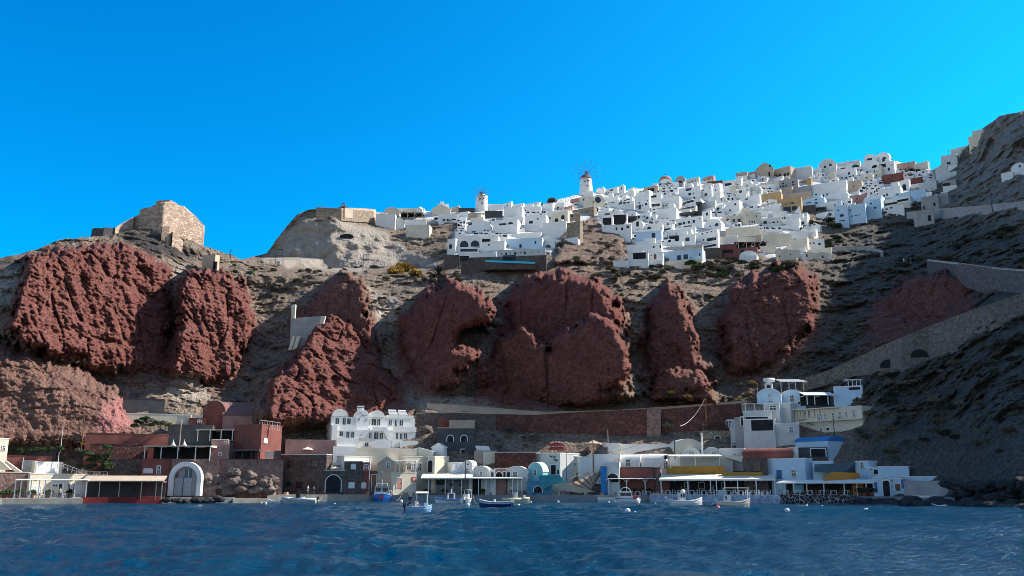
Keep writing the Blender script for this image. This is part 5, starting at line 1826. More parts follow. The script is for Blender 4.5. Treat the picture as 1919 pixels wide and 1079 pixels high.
for k in range(5):
    MB().box(-iw_ * (0.46 - 0.085 * k), -iw_ * (0.46 - 0.085 * k) + 0.35, -0.35, -0.05, ih_ * 0.7, ih_ * 0.95).build('pilaster', 'C', inn['root'])
scrawl(inn['root'], -iw_ * 0.42, ih_ * 0.60, iw_ * 0.12, ih_ * 0.07, -0.06, 31, 4)
scrawl(inn['root'], -iw_ * 0.30, ih_ * 0.42, iw_ * 0.10, ih_ * 0.08, -0.06, 36, 3)
chp = [h for h in HOUSES if h['root'].get('label', '').startswith('pale blue church front')][0]
cw, ch = chp['w'], chp['h']
bel = MB().box(-cw * .16, -cw * .09, 0.3, 1.0, ch * .92, ch * 1.3).box(cw * .09, cw * .16, 0.3, 1.0, ch * .92, ch * 1.3).box(-cw * .16, cw * .16, 0.28, 1.02, ch * 1.3, ch * 1.34)
bel.prism([(-cw * .14, ch * 1.34), (cw * .14, ch * 1.34), (0, ch * 1.52)], 0.35, 0.95)
bel = bel.build('belfry', 'W', chp['root'])
MB().lathe([(cw * .07, ch * 1.06), (cw * .06, ch * 1.12), (cw * .03, ch * 1.2), (.02, ch * 1.24)], 12, 0, 0.65).build('bell', 'darkmetal', bel)
tk_ = at('F', 365, 432, dabs=191)
r = empty('water_tank', tk_)
tag(r, 'white horizontal cylinder tank just above the church belfry', 'water tank')
_s = 191 / FOC / 5.994
MB().tube((-60 * _s, 0, 0), (60 * _s, 0, 0), 24 * _s, n=14).build('cylinder', 'whitemetal', r, True)
for sx in (-1, 1):
    MB().box(sx * 30 * _s - .06, sx * 30 * _s + .06, -.08, .08, -130 * _s, -20 * _s).build('leg', 'metal', r)
pergola('loggia', 'white post loggia frame on the pale blue terrace house', 'pergola', 'F', 1255, 425, 1412, 535, [1265, 1312, 1358, 1404], 'whitemetal', dabs=188.3, depth=2, roof_h=0.12, drop=0.05)
pergola('terrace_pergola', 'low white beam pergola between the church and the loggia', 'pergola', 'F', 770, 600, 1112, 690, [800, 885, 1035, 1105], 'whitemetal', dabs=187, depth=3, roof_h=0.1, drop=0.8, back='void')
pergola('metal_canopy', 'grey metal frame canopy behind the church', 'canopy', 'F', 505, 450, 800, 600, [510, 600, 675, 765], 'metal', dabs=196, depth=4, roof_h=0.1, drop=0.9, postm='metal')
pergola('veranda_pergola', 'white timber frame on the grey balcony front', 'pergola', 'F', 95, 695, 325, 780, [105, 210, 318], 'whitemetal', dabs=186.8, depth=2.5, roof_h=0.08, drop=0.03, back='G')
pole('black lamp post in front of the big cream inn', 'F', 1102, 862, 1050, dabs=180, r=0.09, m='darkmetal', name='street_lamp', cat='street lamp', lamp=True)
pole('thin grey post left of the church', 'F', 240, 470, 620, dabs=191, r=0.06, m='metal')
a = at('F', 1420, 850, dabs=182.5)
b_ = at('F', 1610, 750, dabs=186)
r = empty('railing', a)
tag(r, 'dark railing climbing right of the big cream inn', 'railing')
MB().tube((0, 0, .9), b_ - a + Vector((0, 0, .9)), 0.06, n=5).build('top_rail', 'darkmetal', r)
for q in range(6):
    z = (b_ - a) * (q / 5)
    MB().tube(z + Vector((0, 0, -.6)), z + Vector((0, 0, .9)), 0.05, n=5).build('post', 'darkmetal', r)
# ------------------------------------------------------------------ walls on the slope
def wall_run(name, label, cat, m, pts, d_of, thick=0.6, cop=None, kind=None):
    """wall following a line: pts = (u, v_top, v_bottom) along it; d_of = distance offset from the ground at its foot"""
    top, bot = [], []
    for u, vt, vb in pts:
        d = F1(u, vb) + d_of
        top.append(PV(u, vt, d))
        b = PV(u, vb, d)
        b.z -= 1.5
        bot.append(b)
    c = bot[len(bot) // 2].copy()
    n = len(top)
    vs, fs = [], []
    for t, b in zip(top, bot):
        q = Vector((0, thick, 0))
        vs += [b - c, t - c, t - c + q, b - c + q]
    for i in range(n - 1):
        a, b = 4 * i, 4 * i + 4
        fs += [(a, b, b + 1, a + 1), (a + 1, b + 1, b + 2, a + 2), (a + 2, b + 2, b + 3, a + 3)]
    fs += [(0, 1, 2, 3), (4 * n - 1, 4 * n - 2, 4 * n - 3, 4 * n - 4)]
    root = empty(name, c)
    tag(root, label, cat, kind=kind)
    MB().add(vs, fs).build('wall_face', m, root)
    cp = MB()
    for i in range(n - 1):
        a, b = top[i] - c, top[i + 1] - c
        y0, y1 = Vector((0, -0.08, 0)), Vector((0, thick + 0.08, 0))
        z = Vector((0, 0, 0.18))
        cp.add([a + y0, b + y0, b + y1, a + y1, a + y0 + z, b + y0 + z, b + y1 + z, a + y1 + z],
               [(0, 1, 5, 4), (1, 2, 6, 5), (2, 3, 7, 6), (3, 0, 4, 7), (4, 5, 6, 7), (3, 2, 1, 0)])
    cp.build('coping', cop or m, root)
    return root


wall_run('retaining_wall', 'long dark red stone retaining wall under the big lava outcrops', 'wall', 'Q',
         [(928, 777, 792), (1000, 779, 802), (1080, 774, 806), (1160, 770, 808), (1236, 767, 806)], -1.2, cop='Q', kind='thing')
wall_run('retaining_wall', 'sunlit reddish end pier of the long dark red retaining wall', 'wall', 'S',
         [(1212, 766, 806), (1238, 767, 806)], -1.6, cop='S', kind='thing')
wall_run('retaining_wall', 'dark red retaining wall between the sunlit pier and the church group', 'wall', 'Q',
         [(1240, 768, 800), (1320, 762, 802), (1392, 757, 800)], -1.0, cop='Q', kind='thing')
wall_run('retaining_wall', 'dark grey stone wall behind the dark arched ruin', 'wall', 'D', [(780, 775, 796), (840, 773, 798), (930, 776, 797)], -0.8, cop='A', kind='thing')
wall_run('path_parapet', 'tan parapet of the coast path running under the lava outcrops', 'wall', 'A',
         [(800, 757, 764), (870, 761, 768), (930, 766, 773), (1020, 773, 779), (1150, 770, 776), (1240, 764, 769), (1330, 757, 762), (1400, 752, 757)], -0.8, cop='A', kind='thing')
wall_run('viaduct', 'stone ramp wall with two low arches climbing the shaded right slope', 'viaduct', 'F',
         [(1500, 712, 722), (1560, 692, 706), (1600, 674, 692), (1640, 656, 690), (1690, 634, 690), (1740, 613, 672), (1800, 590, 640), (1860, 570, 604), (1925, 547, 575), (2020, 510, 540)], -2.5, 1.0, cop='F', kind='thing')
for u, v, w_, h_ in ((1665, 688, 26, 15), (1724, 668, 32, 14)):
    (ua, va), (ub, vb_) = ((1640, 690), (1690, 690)) if u < 1690 else ((1690, 690), (1740, 672))
    pa, pb = PV(ua, va, F1(ua, va) - 2.5), PV(ub, vb_, F1(ub, vb_) - 2.5)
    d = float(pa.y + (pb.y - pa.y) * (u - ua) / (ub - ua)) - 0.25
    s_ = d / FOC
    vi = [o for o in bpy.data.objects if o.name.startswith('viaduct')][0]
    p = PV(u, v, d)
    o = MB().prism(arch_poly(-w_ * s_ / 2, w_ * s_ / 2, 0, h_ * s_), -0.1, 0.8).build('arch_opening', 'void', vi)  # solid dark panel painting the shade of the arch
    o.location = p - vi.location
wall_run('path_wall', 'pale stone retaining wall of the upper switchback at far right', 'wall', 'F',
         [(1740, 487, 505), (1800, 494, 520), (1860, 502, 540), (1925, 507, 548), (2050, 512, 560)], -2.0, 1.0, cop='A', kind='thing')
wall_run('path_wall', 'thin grey path wall across the shaded right hill below the rim houses', 'wall', 'G',
         [(1560, 465, 469), (1620, 462, 466), (1655, 470, 476)], -1.0, 0.5, cop='G', kind='thing')
wall_run('path_wall', 'grey terrace wall on the right hill left of the ruined block', 'wall', 'G',
         [(1700, 398, 408), (1760, 392, 402), (1840, 386, 396), (1919, 378, 388), (2000, 372, 380)], -1.5, 0.5, cop='A', kind='thing')
wall_run('rim_wall', 'tan stone wall along the top of the grey tuff cliff', 'wall', 'T',
         [(592, 389, 404), (640, 391, 406), (700, 396, 410)], -3.0, 1.0, cop='A', kind='thing')
wall_run('rim_wall', 'pale tan wall continuing right along the rim to the white blank wall', 'wall', 'A',
         [(646, 390, 400), (680, 391, 403), (704, 393, 406)], -4.6, 1.0, cop='A', kind='thing')
parse('H', """
1070 385 1250 490 f W d-3 th10 dp3 # blank bright white wall house at the end of the tan rim wall
1240 420 1330 505 g Y d-2 # pale grey tent shaped house right of the blank white wall
1265 330 1510 390 f C d1 th10 | 1320,360,10,10 # long cream house on the rim with a round chimney
1150 330 1290 395 v C d1 # low cream vault behind the blank white wall
1440 315 1495 395 d W # small white dome on the rim at the left end of the village
1575 305 1750 400 g C d1 # low cream gabled house on the skyline left of the first windmill
1335 440 1530 500 t W d-2 # curved white terrace on the cream rock below the rim
1340 480 1560 580 f C d-2 th12 # pale cream rock cut house on the cliff spur
""", big=False)
pergola('rim_pergola', 'tan timber pergola on the rim below the long cream house', 'pergola', 'H', 1290, 375, 1500, 425, [1300, 1360, 1420, 1490], 'tanwood', dd=-2, depth=4, roof_h=0.2, drop=0.8, back='void')
parse('H', "742 318 822 350 g K s0 d-2 | 782,330,10,14k # tiny pink chapel on the rim of the grey tuff cliff")
ch_ = HOUSES[-1]
bw = ch_['w']
bb = MB().box(-bw * .22, -bw * .1, 0.2, .7, ch_['h'] * .85, ch_['h'] * 1.75).box(bw * .1, bw * .22, 0.2, .7, ch_['h'] * .85, ch_['h'] * 1.75).box(-bw * .22, bw * .22, .18, .72, ch_['h'] * 1.75, ch_['h'] * 1.9)
bb.build('belfry', 'K', ch_['root'])
ca = MB()
p = PV(*R_('H', 812, 588), F1(*R_('H', 812, 588)) - 2.2)
ca.prism([(2.4 * math.cos(2 * PI * i / 14), 0.9 * math.sin(2 * PI * i / 14)) for i in range(14)], 0, 2.5)
o = ca.build('cave_mouth', 'void')  # solid dark block, shade of the cave put into its colour
o.location = p
tag(o, 'dark oval cave mouth in the grey tuff cliff', 'cave')

# white buttress walls in the ravine
o = slab('ravine_wall', 'X', [(545, 596), (607, 592), (600, 622), (560, 655), (543, 655)], 'G', dd=-1, thick=1.2, dabs=212)
tag(o, 'grey blocked wall across the shaded ravine between lava outcrops', 'wall')
for pts, lab in (([(546, 571), (554, 570), (552, 596), (546, 597)], 'slim pale pillar rising at the left end of the ravine wall'), ([(602, 592), (610, 592), (606, 606), (599, 608)], 'short pale block at the right end of the ravine wall'),
                 ([(548, 630), (554, 630), (546, 656), (540, 655)], 'left of two pale sloping buttresses below the ravine wall'), ([(556, 630), (563, 630), (556, 652), (548, 656)], 'right of two pale sloping buttresses below the ravine wall')):
    o = slab('buttress', 'X', pts, 'C', thick=0.9, dabs=210.5)
    tag(o, lab, 'buttress')
o = slab('stone_pillar', 'X', [(502, 712), (510, 708), (511, 752), (503, 755)], 'T', thick=1.5, dabs=198.5)
tag(o, 'pale stone pillar at the left foot of the sunlit lava outcrop', 'pillar')
o = slab('cave_wall', 'X', [(632, 757), (652, 757), (652, 771), (632, 771)], 'Q', thick=1.0, dabs=195.5)
tag(o, 'dark walled up cave door at the foot of the lava outcrop', 'wall')
for (u, v, r_) in ((930, 604, 9), (917, 618, 6)):
    pass

# ------------------------------------------------------------------ ruined fort
def poly_block(name, label, cat, m, face, back, zdrop=6, part='wall', parent=None):
    """solid ruin block: face = [(u,v_top,d)] along the visible wall top, back = same for hidden side"""
    top = [PV(u, v, d) for u, v, d in face + back[::-1]]
    c = top[0].copy()
    c.z -= zdrop
    bot = [Vector((p.x, p.y, c.z)) for p in top]
    n = len(top)
    vs = [p - c for p in bot] + [p - c for p in top]
    fs = [tuple(range(n, 2 * n)), tuple(range(n - 1, -1, -1))] + [(i, (i + 1) % n, n + (i + 1) % n, n + i) for i in range(n)]
    return vs, fs, c


def fort_piece(root, nm, m, face, back, zdrop):
    vs, fs, c = poly_block('', '', '', m, face, back, zdrop)
    o = MB().add(vs, fs).build(nm, m, root)
    bm = bmesh.new()
    bm.from_mesh(o.data)
    bmesh.ops.triangulate(bm, faces=[f for f in bm.faces if len(f.verts) > 4])
    bmesh.ops.recalc_face_normals(bm, faces=bm.faces)
    bm.to_mesh(o.data)
    bm.free()
    o.location = c - root.location
    return o


def band_stone():
    m = stone_mat('fort_masonry', (0.47, 0.35, 0.27), (0.40, 0.30, 0.23), 1.5, 0.1)
    nt = m.node_tree
    for nd in nt.nodes:
        if nd.type == 'TEX_VORONOI':
            mp_ = nt.nodes.new('ShaderNodeMapping')
            mp_.inputs['Scale'].default_value = (0.5, 0.5, 1.7)
            l = nd.inputs['Vector'].links[0].from_socket
            nt.links.new(l, mp_.inputs['Vector'])
            nt.links.new(mp_.outputs[0], nd.inputs['Vector'])
    return m


M['fort'] = band_stone()
fort = empty('ruined_fort', PV(305, 430, 242))
tag(fort, 'ruined tan stone fort on the left headland with one sunlit and one shaded wall', 'fort')
fort_piece(fort, 'main_wall', 'fort', [(250, 407, 246), (257, 404, 245.4), (262, 400, 245), (271, 396, 244.6), (280, 389, 244), (288, 385, 243.6), (297, 380, 243.2), (306, 384, 242.6), (309, 379.5, 242.8), (316, 377.5, 244), (323, 376, 245.2), (334, 383, 247.4), (345, 389, 249.5), (356, 399, 251.5), (368, 406, 254), (375, 414, 255.4), (380, 420, 256.5), (382, 438, 257)],
           [(250, 407, 260), (300, 380, 260), (345, 386, 262), (384, 424, 266)], 22)
fort_piece(fort, 'parapet_stub', 'fort', [(292, 377, 246), (300, 375, 245.5), (318, 374.5, 246), (324, 376, 247)], [(292, 378, 250), (324, 377, 251)], 3)
fort_piece(fort, 'inner_wall', 'fort', [(262, 394, 246), (266, 391, 245.6), (273, 389, 245.2), (280, 388.5, 244.8)], [(262, 393, 250), (280, 388, 250)], 9)
fort_piece(fort, 'buttress', 'fort', [(304, 424, 240.5), (318, 424, 241.5), (322, 432, 242.5)], [(304, 424, 245), (322, 430, 247)], 9)
fort_piece(fort, 'lower_buttress', 'fort', [(324, 434, 241.5), (330, 438, 242.5), (343, 452, 245)], [(324, 433, 247), (343, 450, 250)], 8)
rw = empty('ruined_wall', PV(195, 440, 232))
tag(rw, 'low dark ruined wall on the left headland ridge, apart from the fort', 'wall')
fort_piece(rw, 'wall_block', 'N', [(172, 429, 236), (178, 427, 236), (192, 428, 236), (195, 425.5, 236), (213, 427, 238), (216, 425, 238)], [(172, 430, 241), (216, 427, 243)], 9)
rw2 = empty('ruined_wall', PV(235, 425, 233))
tag(rw2, 'pale sloping wall stub between the low dark ruin and the fort', 'wall')
fort_piece(rw2, 'wall_block', 'fort', [(216, 427, 238), (225, 420, 240), (240, 412, 242), (251, 406, 244)], [(216, 428, 243), (251, 408, 249)], 9)
gt = empty('ruined_gate', PV(395, 500, 235))
tag(gt, 'small ruined gateway block below the right end of the fort', 'ruin')
fort_piece(gt, 'wall_block', 'A', [(380, 478, 238), (404, 477, 236), (412, 479, 240)], [(380, 478, 242), (412, 478, 244)], 6)
MB().box(0.6, 1.6, -0.2, 0.4, -1.5, 1.5).build('opening', 'void', gt)

# ------------------------------------------------------------------ windmills
def windmill(label, reg, x0, x1, ytop, ybot, hubx, huby, rpx, nsp, capm, ang0, dd=0, hole=True):
    u0, vb = R_(reg, x0, ybot)
    u1, vt = R_(reg, x1, ytop)
    uc = (u0 + u1) / 2
    d = F1(uc, vb) + dd
    b = PV(uc, vb, d)
    h = PV(uc, vt, d).z - b.z
    s_ = d / FOC
    r_ = (u1 - u0) / 2 * s_
    root = empty('windmill', b)
    tag(root, label, 'windmill')
    MB().lathe([(r_ * 1.05, -5), (r_ * 1.03, 0), (r_ * 0.98, h * 0.4), (r_ * 0.9, h * 0.8), (r_ * 0.86, h)], 28).build('tower', 'W', root, True)
    hu, hv = R_(reg, hubx, huby)
    hub = PV(hu, hv, d) - b
    ch = max(hub.z - h + 0.7, 0.8)
    MB().lathe([(r_ * 0.95, h), (r_ * 0.9, h + 0.15), (r_ * 0.55, h + ch * .65), (0.05, h + ch)], 24).build('cap', capm, root, True)
    hubp = Vector((hub.x, -r_ * 1.25, hub.z))
    MB().tube(hubp + Vector((0, -0.2, 0)), (hub.x * .3, 0, hub.z - 0.05), 0.16, n=8).build('axle', 'brownwood', root)
    R_m = rpx / REG[reg][2] * s_
    tips = []
    for k in range(nsp):
        a = ang0 + 2 * PI * k / nsp
        e = hubp + Vector((math.cos(a) * R_m, 0, math.sin(a) * R_m))
        tips.append(e)
        MB().tube(hubp, e, 0.09, 0.06, 5).build('sail_spar', 'brownwood', root)
    rg = MB()
    for k in range(nsp):
        rg.tube(tips[k], tips[(k + 1) % nsp], 0.02, n=3, caps=False)
    rg.tube(hubp + Vector((0, -1.2, 0)), hubp, 0.06, n=5)
    for k in range(nsp):
        rg.tube(hubp + Vector((0, -1.2, 0)), tips[k], 0.018, n=3, caps=False)
    rg.build('rigging', 'brownwood', root)
    for (wx_, wz) in ((-.25, .68), (.3, .74), (0.1, .35)):
        MB().box(r_ * wx_ - .22, r_ * wx_ + .22, -r_ * 1.02, -r_ * 0.6, h * wz - .3, h * wz + .3).build('window', 'glass', root)
    return root


windmill('low white windmill with bare spokes at the left end of the village', 'I', 345, 467, 335, 455, 404, 326, 82, 12, 'roofw', 0.2)
windmill('tall white windmill with brown cap and long spokes above the red roofed house', 'I', 1303, 1428, 172, 300, 1362, 140, 140, 12, 'V', 0.13)
# church with the rosy dome
u, v = R_('J', 752, 345)
d = F1(u, v) - 1
b = PV(u, v, d)
s_ = d / FOC / 4.903
chr_ = empty('domed_church', b, 0.05)
tag(chr_, 'church with rosy dome on the skyline of the village', 'church')
MB().box(-70 * s_, 60 * s_, 0, 12, -4, 40 * s_).build('wall', 'W', chr_)
n = 14
MB().prism([(-25 * s_ + 62 * s_ * math.cos(PI * i / n), 35 * s_ + 42 * s_ * math.sin(PI * i / n)) for i in range(n + 1)], -1.0, 3).build('apse_vault', 'W', chr_)
MB().lathe([(62 * s_, 30 * s_), (62 * s_, 105 * s_), (66 * s_, 106 * s_), (66 * s_, 110 * s_)], 16, 0, 6).build('drum', 'A', chr_)
MB().lathe([(62 * s_ * math.cos(PI / 2 * i / 8) + .02, 110 * s_ + 48 * s_ * math.sin(PI / 2 * i / 8)) for i in range(9)], 24, 0, 6).build('dome', 'dome', chr_, True)
cr = MB().box(-.06, .06, 5.94, 6.06, 157 * s_, 157 * s_ + 1.3).box(-.35, -.06, 5.94, 6.06, 157 * s_ + .7, 157 * s_ + .85).box(.06, .35, 5.94, 6.06, 157 * s_ + .7, 157 * s_ + .85)
cr.build('cross', 'darkmetal', chr_)
for x, z in ((-85, -20), (-25, -22), (5, -14), (-10, 0)):
    MB().box(x * s_ - .3, x * s_ + .3, -1.06, -0.9, 30 * s_ + z * s_, 30 * s_ + z * s_ + .8).build('window', 'glass', chr_)
for x in (-30, 10, 40):
    MB().box(x * s_ - .25, x * s_ + .25, 6 - 64 * s_ , 6 - 40 * s_, 66 * s_, 84 * s_).build('drum_window', 'glass', chr_)
MB().box(60 * s_, 95 * s_, -0.5, 6, -4, 50 * s_).build('side_chapel', 'W', chr_)
# pool strip below the lower left white villa
_pd = F1(955, 506) - 4.6
a, b_ = at('I', 440, 925, dabs=_pd), at('I', 895, 942, dabs=_pd - 0.6)
o = empty('pool_terrace', a)
tag(o, 'bright cyan pool edge on the dark stone base of the left villas', 'pool')
vv = b_ - a
MB().add([(0, 0, -.35), tuple(vv + Vector((0, 0, -.35))), tuple(vv + Vector((0, 0, .25))), (0, 0, .25), (0, 3.0, -.35), tuple(vv + Vector((0, 3.0, -.35))), tuple(vv + Vector((0, 3.0, .25))), (0, 3.0, .25)],
         [(0, 1, 2, 3), (5, 4, 7, 6), (3, 2, 6, 7), (0, 4, 5, 1), (0, 3, 7, 4), (1, 5, 6, 2)]).build('pool_edge', 'pool', o)
MB().box(-0.3, vv.x + 0.3, 0.1, 3.2, -2.6, -.36).build('pool_base', 'D', o)
pergola('rim_canopy', 'brown slatted pergola below the big cream retaining wall', 'pergola', 'K', 100, 872, 370, 945, [110, 180, 250, 360], 'brownwood', dd=-1, depth=4, roof_h=0.15, drop=1.0, back='void')
for reg, x, y0, y1, lab in (('G', 1450, 560, 612, 'tiny twin armed utility pole on the saddle right of the fort'), ('H', 960, 758, 905, 'thin pole standing before the grey tuff cliff'),
                            ('K', 795, 215, 375, 'tall white mast in front of the long skyline house'), ('K', 1285, 95, 125, 'short antenna on the round topped skyline house'), ('X', 795, 708, 766, 'utility pole under the shaded lava outcrop'),
                            ('X', 1785, 541, 600, 'leaning utility pole beside the dark lava wall at right'), ('X', 1714, 612, 626, 'short post on the stone ramp, uppermost'), ('X', 1611, 662, 680, 'short post on the stone ramp, lowest'),
                            ('X', 1633, 652, 664, 'short post on the stone ramp, second from bottom'), ('L', 420, 635, 725, 'white pillar on the brown terrace, left one'), ('L', 530, 620, 690, 'white pillar on the brown terrace, right one'),
                            ('L', 808, 455, 500, 'dark chimney post on the grey house at the saddle'), ('L', 1170, 760, 950, 'thin pole on the shaded right hill')):
    pole(lab, reg, x, y0, y1, dd=-1.5, r=0.09 if reg != 'K' else 0.13, m='W' if 'white' in lab else 'darkmetal', arms=2 if 'twin' in lab else (1 if 'utility' in lab else 0))
u0 = empty('water_pylon', at('H', 205, 850, dd=-1))
tag(u0, 'dark open frame pylon at the left foot of the grey tuff cliff', 'pylon')
for x in (-1.1, 1.1):
    MB().tube((x * 1.2, 0, -.5), (x * .8, 0, 5.2), 0.1, n=6).build('leg', 'darkmetal', u0)
MB().box(-1.1, 1.1, -.1, .1, 5.0, 5.2).box(-1.05, 1.05, -.08, .08, 3.0, 3.15).build('crossbar', 'darkmetal', u0)
MB().lathe([(0.7, 0), (0.8, .3), (0.8, 1.2), (0.2, 1.4)], 12).build('tank', 'metal', u0)

# ------------------------------------------------------------------ rocks by the water
def rock_mesh(seed, flat=0.7):
    bm = bmesh.new()
    bmesh.ops.create_icosphere(bm, subdivisions=3, radius=1)
    co = np.array([v.co[:] for v in bm.verts])
    r = 1 + 0.30 * fbm(co[:, 0] * 1.1 + seed * 7.1, co[:, 1] * 1.1, co[:, 2] * 1.1, 3, seed) + 0.08 * worley(co[:, 0] * 2 + seed, co[:, 1] * 2, co[:, 2] * 2, seed)
    for v, k in zip(bm.verts, r):
        v.co = v.co * float(k)
        v.co.z *= flat
        v.co.x = round(v.co.x * 3.2) / 3.2 * .35 + v.co.x * .65
    me_ = bpy.data.meshes.new('rock')
    bm.to_mesh(me_)
    bm.free()
    return me_


RK = [rock_mesh(s, 0.75) for s in range(4)]
for m_ in RK:
    m_.materials.append(M['rock'])
RP = [rock_mesh(s + 10, 0.9) for s in range(3)]
for m_ in RP:
    m_.materials.append(M['paler'])


def rock(u, v, rpx, dd, label, group, pale=False, k=0, sx=1.3, zz=0.2, dabs=None):
    d = dabs if dabs else qd(u) + dd
    o = bpy.data.objects.new('boulder' if pale else 'shore_rock', (RP if pale else RK)[k % (3 if pale else 4)])
    COL.objects.link(o)
    s_ = rpx * d / FOC
    p = PV(u, v, d)
    o.location = (p.x, p.y, p.z)
    o.scale = (s_ * sx, s_ * 1.2, s_)
    o.rotation_euler = (0, 0, k * 1.3)
    tag(o, label, 'rock', group)
    return o


rg = random.Random(3)
for k in range(9):
    rock(314 + k * 12 + rg.uniform(-4, 4), 937 + rg.uniform(-2, 2), rg.uniform(5, 9), -1.2, 'black shore rock below the white boathouse arch', 'black rocks below the boathouse arch', k=k)
for k in range(34):
    u = 1605 + k * 9.8 + rg.uniform(-5, 5)
    rock(u, 944 + (u - 1605) * 0.036 + rg.uniform(-5, 3), rg.uniform(8, 15) + (u - 1605) * 0.02, -0.5 + rg.uniform(-1, 3), 'black wave washed rock along the right hand shore', 'black rocks on the right shore', k=k, sx=1.5)
for k in range(22):
    u = 1780 + k * 7.5
    rock(u, 912 + rg.uniform(-10, 22), rg.uniform(9, 14), 4, 'large black rock heaped above the right hand shore', 'large black rocks at far right', k=k, sx=1.4)
for (u, v, r_, lab) in ((428, 922, 11, 'round grey boulder at the left end of the beige slip'), (392, 895, 12, 'pale smooth boulder leaning on the dusty pink base, upper left'), (440, 902, 12, 'broken pale boulder mass under the dusty pink base'), (455, 915, 10, 'pale boulder at the foot of the broken mass'),
                        (420, 912, 9, 'dark cracked boulder between the round and pale ones'), (512, 900, 11, 'pale rock at the left corner of the dark lava house'), (516, 914, 8, 'small pale rock beside the lava house corner'), (475, 920, 8, 'small pale rock on the beige slip')):
    rock(u, v, r_, 0, lab, None, True, k=int(u) % 7, sx=1.2, dabs=170.5 if u < 480 else 174)
for (u, v, r_, lab) in ((930, 604, 10, 'pale boulder caught in the gully between lava outcrops, larger'), (917, 618, 6, 'pale boulder caught in the gully between lava outcrops, smaller'), (350, 722, 20, 'big pale boulder below the second lava outcrop'), (800, 805, 9, 'pale boulder beside the dark arched ruin'), (885, 795, 6, 'small boulder at the right of the dark ruin')):
    rock(u, v, r_, 0, lab, None, True, k=int(u) % 5, dabs=F1(u, v) - 0.6)

# ------------------------------------------------------------------ shrubs
def shrub_mesh(seed, m, n=420, flat=0.75, leaf=0.17, up=0.3):
    r = random.Random(seed)
    vs, fs = [], []
    blobs = [(r.uniform(-.35, .35), r.uniform(-.35, .35), r.uniform(0.1, .35), r.uniform(.45, .7)) for _ in range(6)]
    for _ in range(n):
        bx, by, bz, br = r.choice(blobs)
        t, ph = r.uniform(0, 2 * PI), math.acos(r.uniform(-.25, 1))
        q = br * r.uniform(.75, 1.05)
        p = Vector((bx + q * math.sin(ph) * math.cos(t), by + q * math.sin(ph) * math.sin(t), max(0.0, (bz + q * math.cos(ph)) * flat)))
        a = Vector((r.gauss(0, 1), r.gauss(0, 1), r.gauss(0, 1) + up)).normalized() * leaf * r.uniform(.6, 1.3)
        b = a.orthogonal().normalized() * leaf * r.uniform(.35, .6)
        i = len(vs)
        vs += [p - a, p + b, p + a, p - b]
        fs.append((i, i + 1, i + 2, i + 3))
    mb = MB().add(vs, fs)
    return mb.mesh('shrub_foliage', m)


def stem_mesh(seed):
    r = random.Random(seed)
    mb = MB()
    for _ in range(7):
        a = r.uniform(0, 2 * PI)
        mb.tube((0, 0, -.2), (math.cos(a) * .45, math.sin(a) * .45, .5), .035, .015, 5)
    return mb.mesh('stem', 'bark')


SH = {k: [shrub_mesh(i * 3 + q, k) for q in range(3)] for i, k in enumerate(('leaf_dry', 'leaf_green', 'leaf_grey', 'leaf_gold', 'leaf_pink', 'leaf_dark'))}
STEM = stem_mesh(1)
nsh = [0]


def shrub(u, v, rpx, m, label, group=None, dd=-0.4, dabs=None, name='shrub', stretch=1.0):
    d = dabs if dabs else F1(u, v) + dd
    s_ = rpx * d / FOC
    o = empty(name, PV(u, v, d), rg.uniform(0, 6))
    o.scale = (s_, s_, s_ * stretch)
    tag(o, label, 'shrub', group)
    nsh[0] += 1
    for nm, me_ in (('foliage', SH[m][nsh[0] % 3]), ('stem', STEM)):
        c = bpy.data.objects.new(nm, me_)
        COL.objects.link(c)
        c.parent = o
    return o


def scatter(poly, n, rmin, rmax, ms, label, group, seed, **kw):
    r = random.Random(seed)
    us, vs = [p[0] for p in poly], [p[1] for p in poly]
    k = 0
    while k < n:
        u, v = r.uniform(min(us), max(us)), r.uniform(min(vs), max(vs))
        if sdf(poly, np.array([u]), np.array([v]))[0] < 0:
            continue
        shrub(u, v, r.uniform(rmin, rmax), r.choice(ms), label, group, **kw)
        k += 1


scatter([(490, 500), (700, 498), (690, 512), (560, 530), (470, 520)], 22, 4, 8, ['leaf_dry', 'leaf_grey'], 'dry rounded shrub on the tan slope below the grey tuff cliff', 'dry shrubs below the grey cliff', 1)
scatter([(690, 500), (830, 505), (900, 525), (760, 530), (700, 520)], 16, 5, 11, ['leaf_dry', 'leaf_grey'], 'dry shrub between the golden bush and the dark pool base', 'dry shrubs beside the golden bush', 2)
scatter([(1090, 500), (1320, 500), (1330, 520), (1180, 535), (1110, 525)], 34, 5, 12, ['leaf_dry', 'leaf_dry', 'leaf_grey'], 'dry tan shrub on the slope just below the white village', 'dry shrubs below the village', 3)
scatter([(1290, 492), (1520, 488), (1500, 505), (1400, 520), (1300, 520)], 26, 6, 15, ['leaf_dry', 'leaf_grey', 'leaf_green'], 'bushy olive shrub along the rim below the cream terraces', 'olive shrubs below the cream terraces', 4)
scatter([(1045, 440), (1110, 415), (1180, 445), (1170, 490), (1040, 492)], 18, 4, 10, ['leaf_dry', 'leaf_grey'], 'dry shrub on the bare rock knoll inside the village', 'dry shrubs on the village knoll', 5)
scatter([(1500, 420), (1590, 410), (1590, 460), (1545, 465)], 14, 5, 12, ['leaf_dark', 'leaf_green'], 'dark green bush in the gully right of the village', 'dark bushes right of the village', 6)
scatter([(830, 408), (870, 430), (850, 450), (720, 425)], 10, 4, 8, ['leaf_dry', 'leaf_grey'], 'dry shrub on the rocky step left of the lower villas', 'dry shrubs left of the lower villas', 7)
scatter([(890, 800), (1010, 810), (1020, 840), (900, 835)], 16, 4, 9, ['leaf_dry', 'leaf_grey'], 'dry brown shrub on the bank above the red dry stone wall', 'dry shrubs above the dry stone wall', 8, dd=-0.6)
